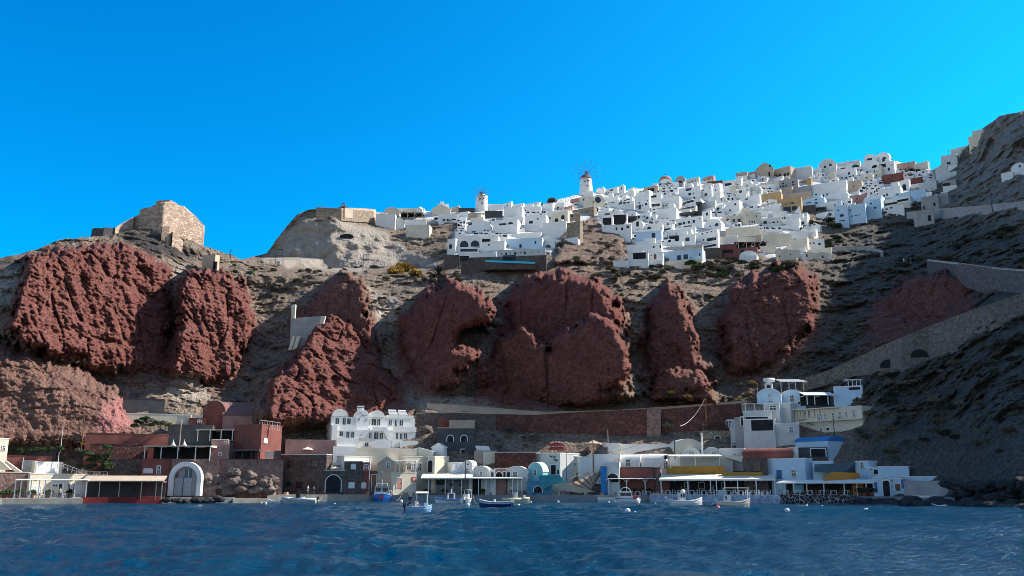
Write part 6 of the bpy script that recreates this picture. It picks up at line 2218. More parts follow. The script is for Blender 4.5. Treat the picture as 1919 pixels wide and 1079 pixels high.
scatter([(1240, 735), (1430, 715), (1425, 750), (1260, 760)], 18, 5, 11, ['leaf_dry', 'leaf_dry', 'leaf_gold'], 'dry straw coloured shrub above the coast path near the church', 'straw shrubs near the church', 9)
scatter([(550, 790), (620, 790), (620, 820), (560, 820)], 12, 5, 9, ['leaf_grey', 'leaf_dry'], 'grey green shrub on the bank left of the white hotel', 'shrubs left of the hotel', 10, dd=-0.6)
scatter([(20, 838), (130, 838), (130, 850), (20, 850)], 14, 5, 9, ['leaf_green'], 'low green plant on the terrace above the red painted wall', 'green plants on the left terrace', 11, dabs=166.6)
scatter([(140, 835), (205, 835), (205, 880), (150, 880)], 14, 8, 13, ['leaf_green', 'leaf_green', 'leaf_grey'], 'tall green bush right of the green terrace at left', 'green bushes at the left gardens', 12, dabs=165.4)
scatter([(245, 785), (330, 780), (330, 800), (245, 805)], 14, 5, 9, ['leaf_grey', 'leaf_green'], 'grey green garden plant above the red brown terrace wall', 'garden plants above the terrace wall', 13, dabs=173.5)
scatter([(390, 500), (470, 490), (560, 540), (500, 590), (440, 530)], 30, 3, 7, ['leaf_dry', 'leaf_grey'], 'small dry shrub on the scree right of the fort headland', 'small shrubs on the scree', 14)
scatter([(700, 540), (745, 560), (750, 600), (720, 600)], 10, 3, 7, ['leaf_dry', 'leaf_grey'], 'small shrub on the pale gully below the golden bush', 'small shrubs in the pale gully', 15)
scatter([(1140, 530), (1210, 540), (1200, 580), (1160, 580)], 14, 3, 7, ['leaf_dry', 'leaf_grey'], 'small shrub in the gully right of the biggest lava outcrop', 'small shrubs in the middle gully', 16)
scatter([(1640, 500), (1900, 420), (1900, 480), (1700, 500)], 24, 6, 14, ['leaf_dark', 'leaf_grey'], 'shaded scrub bush on the upper right hill', 'scrub bushes on the upper right hill', 17)
scatter([(1640, 700), (1900, 640), (1910, 860), (1680, 850)], 40, 7, 16, ['leaf_dark', 'leaf_grey', 'leaf_dry'], 'shaded scrub bush on the lower right slope', 'scrub bushes on the lower right slope', 18)
scatter([(1600, 770), (1680, 760), (1690, 870), (1600, 850)], 14, 7, 14, ['leaf_grey', 'leaf_dry'], 'shaded dry bush beside the blue barrel vault house', 'dry bushes by the blue vault house', 19)
scatter([(1690, 318), (1745, 320), (1745, 338), (1700, 338)], 8, 6, 9, ['leaf_dark', 'leaf_dry'], 'dark bush on the brown terrace at the right of the skyline', 'dark bushes on the brown terrace', 20)
for k, (u, v, r_) in enumerate(((740, 512, 20), (765, 508, 20), (780, 515, 16), (752, 502, 16))):
    shrub(u, v, r_, 'leaf_gold', ['golden dry bush at the foot of the grey cliff, leftmost', 'golden dry bush at the foot of the grey cliff, largest in the middle', 'golden dry bush nearest the dark agave', 'golden dry bush set highest against the grey cliff'][k], 'golden bushes')
for k in range(9):
    shrub(1034 + (k % 5) * 5.5, 843 - (k // 5) * 8, 8, 'leaf_pink', 'pinkish bougainvillea clump beside the pale grey sign house', 'bougainvillea by the sign house', dabs=187)
shrub(1252, 800, 13, 'leaf_grey', 'round grass tuft in front of the sunlit wall pier', dd=-2.4)
shrub(880, 742, 14, 'leaf_grey', 'pale round shrub at the foot of the shaded outcrops')
for k, (u, v, r_) in enumerate(((396, 905, 11), (410, 900, 10), (432, 908, 12), (448, 918, 9), (462, 905, 12), (470, 892, 9), (488, 915, 9), (498, 905, 10), (505, 918, 8), (440, 885, 9))):
    rock(u, v, r_, 0, 'brown boulder in the rubble below the dusty pink base', 'rubble boulders below the dusty pink base', True, k=k, sx=1.3, dabs=170.8)
shrub(1660, 905 - 40, 12, 'leaf_green', 'green bush behind the blue vault house', dabs=165)
# dark spiky agave palm
ag = empty('agave_plant', PV(822, 522, F1(822, 522) - 1.5))
tag(ag, 'dark spiky agave palm left of the dark pool base', 'plant')
mb = MB()
for k in range(90):
    a, e = rg.uniform(0, 2 * PI), rg.uniform(-.15, 1.35)
    L = rg.uniform(2.6, 4.4)
    dirv = Vector((math.cos(a) * math.cos(e), math.sin(a) * math.cos(e), math.sin(e)))
    p0 = Vector((0, 0, 1.2))
    p1 = p0 + dirv * L * .6
    p2 = p0 + dirv * L + Vector((0, 0, -.5))
    sd = dirv.cross(Vector((0, 0, 1))).normalized() * .13
    mb.add([p0 - sd, p0 + sd, p1 + sd, p1 - sd, p2], [(0, 1, 2, 3), (3, 2, 4)])
mb.build('crown', 'leaf_dark', ag)
MB().tube((0, 0, -1), (0, 0, 1.3), .45, .35, 10).build('trunk', 'bark', ag)
# ------------------------------------------------------------------ boats
def hull(L, B, H, bow=0.35, stern=0.8, sheer=0.25, n=16, z0=-0.25, fatbow=False):
    """lofted open hull along x (bow at +x): returns outer shell mesh, and rim points"""
    mb = MB()
    rows = []
    for i in range(n + 1):
        t = i / n
        x = -L / 2 + L * t
        if fatbow:
            w = B / 2 * (1 - 0.75 * max(0, (t - .7) / .3) ** 2.2)
        else:
            w = B / 2 * min(1, (stern + (1 - stern) * math.sin(min(1, t / .45) * PI / 2))) * (1 - max(0, (t - .45) / .55) ** 2.1) + 0.02
        top = H + sheer * max(0, (t - .5) / .5) ** 2 + sheer * .3 * max(0, (.25 - t) / .25)
        keel = z0 + 0.25 * max(0, (t - .75) / .25) ** 2
        xr = x + bow * 0.0
        rows.append([(xr, w, top), (xr, w * .97, top * .55), (xr - bow * max(0, t - .7), w * .72, z0 * .3), (xr - bow * max(0, t - .7), 0.0, keel)])
    vs, fs = [], []
    for r in rows:
        vs += [(x, y, z) for x, y, z in r] + [(x, -y, z) for x, y, z in r[:3][::-1]]
    m = 7
    for i in range(n):
        for j in range(m - 1):
            a = i * m + j
            fs.append((a, a + 1, a + m + 1, a + m))
    fs.append(tuple(range(m)))
    fs.append(tuple(n * m + j for j in range(m - 1, -1, -1)))
    mb.add(vs, fs)
    return mb, rows


def gunwale(rows, r=0.06):
    mb = MB()
    for s in (1, -1):
        for a, b in zip(rows[:-1], rows[1:]):
            mb.tube((a[0][0], s * a[0][1], a[0][2]), (b[0][0], s * b[0][1], b[0][2]), r, n=5, caps=False)
    a = rows[0]
    mb.tube((a[0][0], a[0][1], a[0][2]), (a[0][0], -a[0][1], a[0][2]), r, n=5)
    return mb


def deck(rows, drop, i0=0, i1=None):
    i1 = i1 or len(rows) - 1
    vs, fs = [], []
    for r in rows[i0:i1 + 1]:
        vs += [(r[0][0], r[0][1] * .95, r[0][2] - drop), (r[0][0], -r[0][1] * .95, r[0][2] - drop)]
    for i in range(i1 - i0):
        fs.append((2 * i, 2 * i + 1, 2 * i + 3, 2 * i + 2))
    return MB().add(vs, fs)


def outboard(parent, x, z, m='darkmetal'):
    o = MB().box(x - .35, x + .05, -.18, .18, z + .15, z + .65).build('outboard_motor', m, parent)
    MB().box(x - .22, x - .02, -.07, .07, z - .75, z + .15).build('motor_leg', 'darkmetal', o)


def boat(label, uw, vw, Lpx, heading, hullm, gm, B=None, H=0.6, sheer=0.25, name='boat', stripe=None, deckm='hullw', dk=0.25, floor=True, fat=False, cover=False):
    """uw,vw = pixel of the middle of the waterline; Lpx apparent length; heading 0 = bow to the right of the photo, 90 = bow to the land"""
    d = float(water_d(vw))
    p = PV(uw, vw, d)
    p.z = 0
    hd_ = math.radians(heading)
    app = Lpx * d / FOC
    ca, sa = abs(math.cos(hd_)), abs(math.sin(hd_))
    L = app / (ca + 0.38 * sa) if B is None else (app - B * sa) / max(ca, .2)
    B_ = B or L * 0.36
    root = empty(name, p, hd_)
    tag(root, label, 'boat')
    mb, rows = hull(L, B_, H, sheer=sheer, fatbow=fat)
    mb.build('hull', hullm, root, False)
    gunwale(rows).build('gunwale', gm, root)
    deck(rows, dk).build('floor', deckm, root)
    k = int(len(rows) * .68)
    deck(rows, .03, k).build('foredeck', gm if not cover else cover, root)
    if stripe:
        st = MB()
        for s in (1, -1):
            for a, b in zip(rows[:-1], rows[1:]):
                y0, y1 = a[0][1] * 1.01 + .012, b[0][1] * 1.01 + .012
                st.add([(a[0][0], s * y0, a[0][2] * .62), (b[0][0], s * y1, b[0][2] * .62), (b[0][0], s * y1, b[0][2] * .85), (a[0][0], s * y0, a[0][2] * .85)], [(0, 1, 2, 3) if s < 0 else (3, 2, 1, 0)])
        st.build('stripe', stripe, root)
    for k in range(2):
        i = 4 + 4 * k
        MB().box(rows[i][0][0] - .12, rows[i][0][0] + .12, -rows[i][0][1] * .92, rows[i][0][1] * .92, H - .14, H - .09).build('thwart', 'tanwood', root)
    return root, L, B_, H


def canopy_top(root, x0, x1, B, z0, z1, m, arch=0.12):
    n = 8
    top = MB()
    pts = [(B / 2 * math.cos(PI * i / n), z1 + arch * math.sin(PI * i / n)) for i in range(n + 1)]
    top.prismx(pts + [(pts[-1][0], z1 - .06), (pts[0][0], z1 - .06)], x0, x1)
    o = top.build('canopy', m, root)
    for x in (x0 + .1, x1 - .1):
        for y in (-B / 2 + .06, B / 2 - .06):
            MB().tube((x, y, z0), (x, y, z1), .035, n=6).build('canopy_post', 'whitemetal', root)


def cabin(root, x0, x1, B, z0, z1, m='hullw', win=True):
    cb = MB().add([(x0, -B / 2, z0), (x1, -B / 2, z0), (x1, B / 2, z0), (x0, B / 2, z0), (x0 + .1, -B * .45, z1), (x1 - .25, -B * .45, z1), (x1 - .25, B * .45, z1), (x0 + .1, B * .45, z1)],
                  [(0, 1, 5, 4), (1, 2, 6, 5), (2, 3, 7, 6), (3, 0, 4, 7), (4, 5, 6, 7), (3, 2, 1, 0)]).build('cabin', m, root)
    MB().box(x0 - .05, x1 - .1, -B * .49, B * .49, z1, z1 + .07).build('cabin_roof', m, root)
    if win:
        za, zb = z0 + (z1 - z0) * .5, z0 + (z1 - z0) * .88
        for s in (-1, 1):
            for xa, xb in ((x0 + .25, (x0 + x1) / 2 - .08), ((x0 + x1) / 2 + .02, x1 - .35)):
                MB().box(xa, xb, s * B * .477 - .03, s * B * .477 + .03, za, zb).build('cabin_window', 'glass', cb)
        for s in (-1, 1):
            MB().box(x1 - .22, x1 - .08, s * B * .22 - B * .17, s * B * .22 + B * .17, za, zb).build('windscreen', 'glass', cb)
    return cb


# blue cabin boat moored bow on
r, L, B_, H = boat('blue hulled cabin boat with white wheelhouse seen bow on, red plaque on its bow', 715, 940, 42, -84, 'hullb', 'hulll', B=3.6, H=1.15, sheer=0.35, deckm='hullg', fat=True)
cb = cabin(r, -1.3, 1.0, 2.9, .9, 2.9, 'hullg')
rk = MB()
for y in (-1.0, 1.0):
    rk.tube((-1.0, y, 2.95), (-1.0, y, 3.4), .04, n=5).tube((.5, y, 2.95), (.5, y, 3.4), .04, n=5).tube((-1.0, y, 3.4), (.5, y, 3.4), .04, n=5)
rk.tube((.5, -1, 3.4), (.5, 1, 3.4), .04, n=5).tube((-1, -1, 3.4), (-1, 1, 3.4), .04, n=5)
rk.build('roof_rack', 'whitemetal', r)
MB().tube((0, 0, 2.9), (0, 0, 4.2), .05, n=6).build('mast', 'whitemetal', r)
MB().box(L / 2 - .3, L / 2 + .08, -.33, .33, .55, 1.25).build('bow_plaque', 'hullr', r)
lb = MB()
for i in range(16):
    a0, a1 = 2 * PI * i / 16, 2 * PI * (i + 1) / 16
    lb.tube((.6 + .0, 1.62, 1.9) + Vector((math.cos(a0) * .36, 0, math.sin(a0) * .36)) if False else Vector((.9 + math.cos(a0) * .1, 1.65 + math.cos(a0) * .3, 1.75 + math.sin(a0) * .38)), Vector((.9 + math.cos(a1) * .1, 1.65 + math.cos(a1) * .3, 1.75 + math.sin(a1) * .38)), .09, n=6, caps=False)
lb.build('lifebuoy', 'whitemetal', r)
# dark inflatable beside it
r, L, B_, H = boat('dark grey inflatable boat moored right of the blue cabin boat', 770, 935.5, 62, 176, 'hullk', 'hullk', B=2.4, H=0.95, sheer=0.3, deckm='hullg', dk=.35)
tb = MB()
for s in (-1, 1):
    tb.tube((-L / 2, s * B_ * .42, .85), (L * .2, s * B_ * .45, .9), .34, n=10).tube((L * .2, s * B_ * .45, .9), (L * .45, s * .3, 1.1), .34, .24, 10)
tb.build('inflated_tube', 'hullk', r, True)
MB().box(-.4, .5, -.4, .4, .6, 1.5).build('console', 'hullg', r)
# small light blue boat with bimini nearest the camera
r, L, B_, H = boat('light blue motor boat with cream sun canopy, nearest to the camera', 785, 959, 50, 8, 'hulll', 'hulll', B=1.7, H=0.55, deckm='hullw')
outboard(r, -L / 2 - .05, .35)
canopy_top(r, -.4, 1.05, 1.55, .5, 2.15, 'canvas', .18)
MB().box(.6, 1.1, -.35, .35, .3, 1.0).build('console', 'hullw', r)
MB().box(-L / 2 + .3, -L / 2 + .9, -.6, .6, .25, .6).build('seat', 'hullw', r)
MB().tube((-L / 2 + .25, .5, .5), (-L / 2 + .25, .5, .95), .14, n=8).build('fuel_can', 'darkmetal', r)
BOAT_NEAR = r
# blue white caique
r, L, B_, H = boat('white and mid blue wooden boat with frame stand, left of the white console boat', 846, 943, 62, 176, 'hullw', 'hullb', B=2.1, H=.75, sheer=.4, stripe='hullb', deckm='hulll')
fr_ = MB()
for x in (-.5, .6):
    for y in (-.5, .5):
        fr_.tube((x, y, .5), (x, y, 1.7), .06, n=6)
fr_.tube((-.5, -.5, 1.7), (.6, -.5, 1.7), .06, n=6).tube((-.5, .5, 1.7), (.6, .5, 1.7), .06, n=6).tube((.05, 0, 1.7), (.05, 0, 2.4), .08, n=6)
fr_.build('frame_stand', 'whitemetal', r)
outboard(r, -L / 2, .5)
r, L, B_, H = boat('white console boat end on, with white engine, beside the blue wooden boat', 873, 944, 24, 68, 'hullw', 'hullw', B=1.9, H=.8, deckm='hullg')
MB().box(-.2, .5, -.45, .45, .6, 1.6).build('console', 'hullw', r)
canopy_top(r, -.5, .9, 1.5, .6, 2.3, 'hullg', .05)
outboard(r, -L / 2, .5, 'hullw')
# navy fishing boat
r, L, B_, H = boat('navy blue fishing boat with white stripe and grey thwarts', 928, 950, 62, 174, 'hulln', 'hullw', B=1.9, H=.7, sheer=.4, stripe='hulll', deckm='hullg')
MB().lathe([(.14, .55), (.16, .8), (.12, 1.1), (.02, 1.15)], 10, .1, 0).build('bollard', 'whitemetal', r)
outboard(r, -L / 2, .4, 'hullw')
# cream RIB
r, L, B_, H = boat('yellowish white inflatable boat behind the navy fishing boat', 968, 942.5, 52, -8, 'hully', 'hully', B=2.0, H=.6, sheer=.25, deckm='hullg', dk=.2)
tb = MB()
for s in (-1, 1):
    tb.tube((-L / 2, s * .8, .62), (L * .2, s * .85, .66), .25, n=10).tube((L * .2, s * .85, .66), (L * .47, s * .12, .9), .25, .18, 10)
tb.build('inflated_tube', 'hully', r, True)
MB().box(-.5, .1, -.35, .35, .4, 1.9).build('console', 'hullg', r)
outboard(r, L / 2 - .9, .7, 'hullw')
# grey RIB and dinghy at left
r, L, B_, H = boat('long pale grey inflatable boat moored below the lava stone house', 560, 943, 68, 176, 'hullg', 'hullg', B=2.3, H=.6, sheer=.35, deckm='hullk', dk=.2)
tb = MB()
for s in (-1, 1):
    tb.tube((-L / 2, s * .9, .62), (L * .2, s * .95, .66), .28, n=10).tube((L * .2, s * .95, .66), (L * .47, s * .14, .98), .28, .2, 10)
tb.build('inflated_tube', 'hullg', r, True)
MB().box(-.2, .5, -.4, .4, .4, 1.7).build('console', 'hullk', r)
MB().box(-.9, -.4, -.5, .5, .4, 1.1).build('seat', 'hullw', r)
outboard(r, -L / 2, .5)
boat('small white dinghy at the left bow of the grey inflatable', 514, 943, 26, 170, 'hullw', 'hullg', B=1.3, H=.42, deckm='hullg')
boat('small white tender tied at the end of the grey quay', 1014, 939, 24, 15, 'hullw', 'hullw', B=1.4, H=.55, deckm='hullg', cover='hullg')
r, L, B_, H = boat('flat white work float moored beside the red marked cabin boat', 1140, 940, 40, 178, 'hullw', 'hullg', B=2.2, H=.8, sheer=.05, deckm='hullg', fat=True)
for s in (-1, 1):
    MB().tube((-L / 2 + .3, s * .9, .8), (L / 2 - .6, s * .8, .85), .12, n=6).build('fender_tube', 'hullk', r)
# cabin boat with red
r, L, B_, H = boat('white cabin boat with red engine box and round stern rail', 1178, 943, 46, 8, 'hullw', 'hulln', B=2.3, H=.8, sheer=.1, deckm='hully', fat=True)
cabin(r, -1.9, .6, 1.9, .6, 1.95, 'hullw')
tr = MB()
for i in range(12):
    a0, a1 = PI * i / 12, PI * (i + 1) / 12
    tr.tube((-.7 + .9 * math.cos(a0), -.7, 2.0 + .7 * math.sin(a0)), (-.7 + .9 * math.cos(a1), -.7, 2.0 + .7 * math.sin(a1)), .05, n=5)
tr.build('roof_hoop', 'whitemetal', r)
MB().box(L / 2 - 1.5, L / 2 - .55, -.6, .6, .5, 1.35).build('engine_box', 'hullr', r)
MB().tube((L / 2 - .35, -.2, .9), (L / 2 - .35, .2, .9), .28, n=10).build('fender', 'hullw', r)
# two white fishing boats
r, L, B_, H = boat('white fishing boat with small wheelhouse and raised bow before the blue quay', 1287, 949, 60, 4, 'hullw', 'hullw', B=2.1, H=.8, sheer=.55, deckm='hullw', dk=.3)
wh = MB().box(-1.1, -.3, -.6, .6, .5, 2.0).build('wheelhouse', 'hullw', r)
MB().box(-1.0, -.75, -.64, -.6, 1.3, 1.8).build('wheelhouse_window', 'glass', wh)
MB().box(-.65, -.4, -.64, -.6, 1.3, 1.8).build('wheelhouse_window', 'glass', wh)
MB().lathe([(.35, 2.0), (.4, 2.2), (.2, 2.45), (.02, 2.5)], 10, -.5, 0).build('wheelhouse_dome', 'whitemetal', r)
MB().tube((-.7, 0, 2.0), (-.7, 0, 3.0), .05, n=5).build('mast', 'darkmetal', r)
r, L, B_, H = boat('cream fishing boat with long flat sun roof before the blue quay', 1375, 951, 62, -6, 'hullc', 'hullw', B=2.1, H=.75, sheer=.5, deckm='hullw', dk=.3)
wh = MB().box(-1.3, -.4, -.55, .55, .5, 1.7).build('wheelhouse', 'hullw', r)
MB().box(-1.2, -.95, -.59, -.55, 1.1, 1.55).build('wheelhouse_window', 'glass', wh)
canopy_top(r, -1.3, 2.2, 1.6, .6, 2.7, 'hullc', .03)
MB().box(-2.0, -1.3, -.5, .5, 1.7, 2.4).build('rolled_net', 'hullg', r)
MB().tube((-L / 2, 0, .9), (-L / 2 - .9, 0, .3), .05, n=5).build('anchor_roller', 'whitemetal', r)
boat('tiny grey dinghy alone off the black lava quay', 1506, 951, 20, 12, 'hullw', 'hullk', B=1.2, H=.4, deckm='hullk')
boat('small dark rowing boat tucked against the right rocks', 1760, 954, 26, 172, 'hulln', 'hullw', B=1.4, H=.45, deckm='hullg')

# ------------------------------------------------------------------ buoys
BM = MB().lathe([(.02, -.5)] + [(.5 * math.sin(PI * i / 10), -.5 * math.cos(PI * i / 10)) for i in range(1, 10)] + [(.02, .5)], 16)
bw_, bp_ = BM.mesh('buoy', 'buoyw', True), BM.mesh('buoy', 'buoyp', True)
EYE = MB()
for i in range(8):
    a0, a1 = 2 * PI * i / 8, 2 * PI * (i + 1) / 8
    EYE.tube((.1 * math.cos(a0), 0, .56 + .1 * math.sin(a0)), (.1 * math.cos(a1), 0, .56 + .1 * math.sin(a1)), .03, n=4)
eye_ = EYE.mesh('mooring_eye', 'darkmetal')
BUOYS = [(877, 946, 3.4, 'white mooring buoy just right of the white console boat'), (972, 947, 3, 'flattish white buoy below the yellowish inflatable'), (1176, 957, 5.2, 'largest white mooring buoy, below the red marked cabin boat'),
         (1190, 959, 1.6, 'tiny white float right of the largest buoy'), (1156, 955, 1.8, 'tiny white float left of the largest buoy'), (1196, 945, 2.4, 'white buoy under the bow of the red marked cabin boat'), (1228, 944, 2.2, 'white buoy at the left corner of the blue quay'),
         (1262, 947, 3, 'white buoy at the bow of the white fishing boat'), (1345, 951, 4.2, 'pink and white buoy at the bow of the cream fishing boat'), (1396, 950, 2, 'small white float at the stern of the cream fishing boat'), (1475, 956, 4.4, 'larger of two white buoys off the black lava quay'), (1485, 952, 2.2, 'smaller of two white buoys off the black lava quay'),
         (1623, 956, 4.6, 'lone white buoy before the right hand rocks'), (1541, 948, 1.8, 'tiny float below the black lava quay'), (627, 944, 1.8, 'tiny float left of three before the blue cabin boat'), (655, 944, 2, 'tiny float in the middle of three before the blue cabin boat'), (683, 944, 2, 'tiny float nearest the blue cabin boat'),
         (752, 939, 3, 'white float right of the blue cabin boat'), (995, 941, 1.8, 'tiny float at the stern of the yellowish inflatable'), (1046, 940, 2.2, 'white float near the small tender'), (1153, 940, 2.2, 'white float at the end of the flat work float'), (1141, 941, 2, 'white float below the flat work float'), (498, 943, 2.4, 'white float beside the small dinghy'), (490, 942, 1.6, 'smallest float by the beige slip')]
for (u, v, r_, lab) in BUOYS:
    d = float(water_d(v + r_ * .6))
    p = PV(u, v, d)
    s_ = 2 * r_ * d / FOC
    o = bpy.data.objects.new('mooring_buoy', bp_ if 'pink' in lab else bw_)
    COL.objects.link(o)
    o.location = (p.x, p.y, s_ * .28)
    o.scale = (s_, s_, s_ * .92)
    tag(o, lab, 'buoy', 'mooring buoys')
    e_ = bpy.data.objects.new('mooring_eye', eye_)
    COL.objects.link(e_)
    e_.parent = o

# ------------------------------------------------------------------ chairs and tables
def make_chair(m, label, group):
    t = empty('chair', (0, 0, -50))
    tag(t, label, 'chair', group)
    MB().box(-.22, .22, -.22, .22, .42, .47).build('seat', m, t)
    bk_ = MB().box(-.22, .22, .19, .23, .80, .92).box(-.22, .22, .19, .23, .62, .70)
    bk_.box(-.22, -.18, .19, .23, .47, .80).box(.18, .22, .19, .23, .47, .80)
    bk_.build('backrest', m, t)
    for x in (-.19, .19):
        for y in (-.19, .19):
            MB().box(x - .025, x + .025, y - .025, y + .025, 0, .42).build('leg', m, t)
    return t


def make_table(m, label, group):
    t = empty('table', (0, 0, -50))
    tag(t, label, 'table', group)
    MB().box(-.45, .45, -.4, .4, .71, .76).build('tabletop', m, t)
    for x in (-.38, .38):
        for y in (-.33, .33):
            MB().box(x - .03, x + .03, y - .03, y + .03, 0, .71).build('leg', m, t)
    return t


def seat_row(us, zq, doff, m, clab, cgrp, tlab, tgrp, seed, tm=None):
    r = random.Random(seed)
    proto_c, proto_t = make_chair(m, clab, cgrp), make_table(tm or m, tlab, tgrp)
    first = [True, True]
    for i, u in enumerate(us):
        d = qd(u) + doff
        p = PV(u, 930, d)
        isT = i % 3 == 1
        k = 1 if isT else 0
        src = (proto_c, proto_t)[k]
        o = src if first[k] else copy_tree(src)
        first[k] = False
        o.location = (p.x, p.y + r.uniform(-.4, .4), zq)
        o.rotation_euler = (0, 0, 0 if isT else (PI / 2 if i % 3 == 0 else -PI / 2) + r.uniform(-.3, .3))


seat_row([948 + 6.2 * i for i in range(13)], 1.25, 2.2, 'brownwood', 'brown wooden chair on the grey quay before the pale vaulted houses', 'brown chairs on the middle quay', 'brown wooden table on the grey quay', 'brown tables on the middle quay', 1)
seat_row([1040 + 6.5 * i for i in range(10)], 1.25, 1.6, 'brownwood', 'brown chair below the beige sail canopy', 'brown chairs below the sail canopy', 'brown table below the beige sail canopy', 'brown tables below the sail canopy', 2)
seat_row([1244 + 7.6 * i for i in range(27)], 1.35, 2.0, 'whitemetal', 'white chair under the very long cream awning', 'white chairs under the long awning', 'white table under the very long cream awning', 'white tables under the long awning', 3)
seat_row([1146 + 7 * i for i in range(11)], 1.2, 2.4, 'frame', 'pale chair under the white braced pergola', 'pale chairs under the braced pergola', 'pale table under the white braced pergola', 'pale tables under the braced pergola', 4)
seat_row([30 + 7.5 * i for i in range(15)], .95, 2.0, 'metal', 'grey chair behind the white posts of the left tavern', 'grey chairs at the left tavern', 'grey table behind the white posts of the left tavern', 'grey tables at the left tavern', 5)
seat_row([1466 + 7.5 * i for i in range(18)], 1.45, 1.4, 'brownwood', 'dark chair under the shaded awning on the black lava quay', 'dark chairs on the lava quay', 'white clothed table on the black lava quay', 'white tables on the lava quay', 6, 'roofw')

# ------------------------------------------------------------------ people
def skin_body(name, joints, edges, m, root_i=0, sub=1):
    me_ = bpy.data.meshes.new(name)
    me_.from_pydata([j[0] for j in joints], edges, [])
    o = bpy.data.objects.new(name, me_)
    COL.objects.link(o)
    o.modifiers.new('skin', 'SKIN')
    sm = o.modifiers.new('sub', 'SUBSURF')
    sm.levels = sub
    sm.render_levels = sub
    for i, j in enumerate(joints):
        rr = j[1]
        me_.skin_vertices[0].data[i].radius = rr if isinstance(rr, tuple) else (rr, rr)
        me_.skin_vertices[0].data[i].use_root = (i == root_i)
    dg = bpy.context.evaluated_depsgraph_get()
    ev = o.evaluated_get(dg)
    out = bpy.data.meshes.new_from_object(ev)
    bpy.data.objects.remove(o)
    out.name = name
    out.materials.clear()
    out.materials.append(M[m])
    out.polygons.foreach_set('use_smooth', [True] * len(out.polygons))
    return out


def person_mesh(pose='stand', stride=0.12, arm=0.2):
    J, E = [], []

    def j(p, r, par=None):
        J.append((p, r))
        if par is not None:
            E.append((par, len(J) - 1))
        return len(J) - 1
    sit = pose == 'sit'
    hz_ = .5 if sit else .92
    pel = j((0, 0, hz_), (.15, .11))
    sp1 = j((0, 0.01, hz_ + .2), (.135, .10), pel)
    chs = j((0, 0, hz_ + .42), (.165, .115), sp1)
    nk = j((0, 0, hz_ + .56), .06, chs)
    hd1 = j((0, -.01, hz_ + .66), (.075, .09), nk)
    hd2 = j((0, -.01, hz_ + .76), (.078, .098), hd1)
    j((0, 0, hz_ + .83), (.05, .06), hd2)
    j((0, -.115, hz_ + .69), .014, hd1)
    for s in (-1, 1):
        sh = j((s * .19, 0, hz_ + .47), .058, chs)
        el = j((s * (.23 + arm * .1), .04 - (0.1 if sit else 0), hz_ + .2), .043, sh)
        wr = j((s * (.22 + arm * .1), -.10 - (0.1 if sit else 0) - arm * .3, hz_ + (-.02 + arm * .4)), .03, el)
        pm = j((s * (.22 + arm * .1), -.13 - (0.1 if sit else 0) - arm * .3, hz_ + (-.10 + arm * .4)), (.038, .018), wr)
        px, py, pz = J[pm][0]
        for f, (fx, fl) in enumerate(((-.03, .075), (-.01, .085), (.01, .08), (.028, .062))):
            k1 = j((px + fx * .4, py + fx, pz - .05), .0095, pm)
            k2 = j((px + fx * .4 - s * .008, py + fx - .004, pz - .05 - fl * .55), .009, k1)
            j((px + fx * .4 - s * .022, py + fx - .006, pz - .05 - fl), .008, k2)
        t1 = j((px - s * .012, py - .045, pz - .01), .011, pm)
        j((px - s * .02, py - .06, pz - .05), .0095, t1)
        hp = j((s * .09, 0, hz_ - .05), .085, pel)
        if sit:
            kn = j((s * .12, -.42, hz_ + .0), .06, hp)
            an = j((s * .12, -.45, .09), .04, kn)
        else:
            kn = j((s * .1, -s * stride * .6 - .02, .48), .058, hp)
            an = j((s * .1, s * stride * (.4 if s > 0 else 1), .09), .038, kn)
        ax, ay, az = J[an][0]
        ft = j((ax, ay - .06, .045), (.042, .035), an)
        j((ax, ay - .19, .03), (.038, .022), ft)
    return J, E


PB = {}
for pose, st, ar in (('stand', .05, .1), ('walk', .22, .5), ('sit', .1, .5)):
    J, E = person_mesh(pose, st, ar)
    body = skin_body('person', J, E, 'skin')
    hz_ = .5 if pose == 'sit' else .92
    Js = [(J[0][0], (.17, .13)), (J[1][0], (.155, .12)), (J[2][0], (.185, .135)), ((0, 0, hz_ + .51), (.10, .09))]
    Es = [(0, 1), (1, 2), (2, 3)]
    for s in (-1, 1):
        Js += [((s * .19, 0, hz_ + .47), .075), ((s * .225, .02, hz_ + .31), .068)]
        Es += [(2, len(Js) - 2), (len(Js) - 2, len(Js) - 1)]
    shirt = skin_body('shirt', Js, Es, 'cloth_w')
    Jp, Ep = [((0, 0, hz_ + .06), (.168, .128)), ((0, 0, hz_ - .03), (.172, .13))], [(0, 1)]
    kn = [i for i, q in enumerate(J) if abs(q[0][2] - (.48 if pose != 'sit' else .5)) < .011 and q[1] in (.058, .06)]
    for s, ki in zip((-1, 1), kn):
        kx, ky, kz = J[ki][0]
        Jp += [((s * .09, 0, hz_ - .07), .105), ((kx, ky * .85, (hz_ - .05) * .2 + kz * .8), .082)]
        Ep += [(1, len(Jp) - 2), (len(Jp) - 2, len(Jp) - 1)]
    pants = skin_body('trousers', Jp, Ep, 'cloth_d')
    hair = skin_body('hair', [((0, .02, hz_ + .70), (.07, .07)), ((0, .012, hz_ + .79), (.088, .103)), ((0, .01, hz_ + .85), (.055, .065))], [(0, 1), (1, 2)], 'hair')
    PB[pose] = (body, shirt, pants, hair)


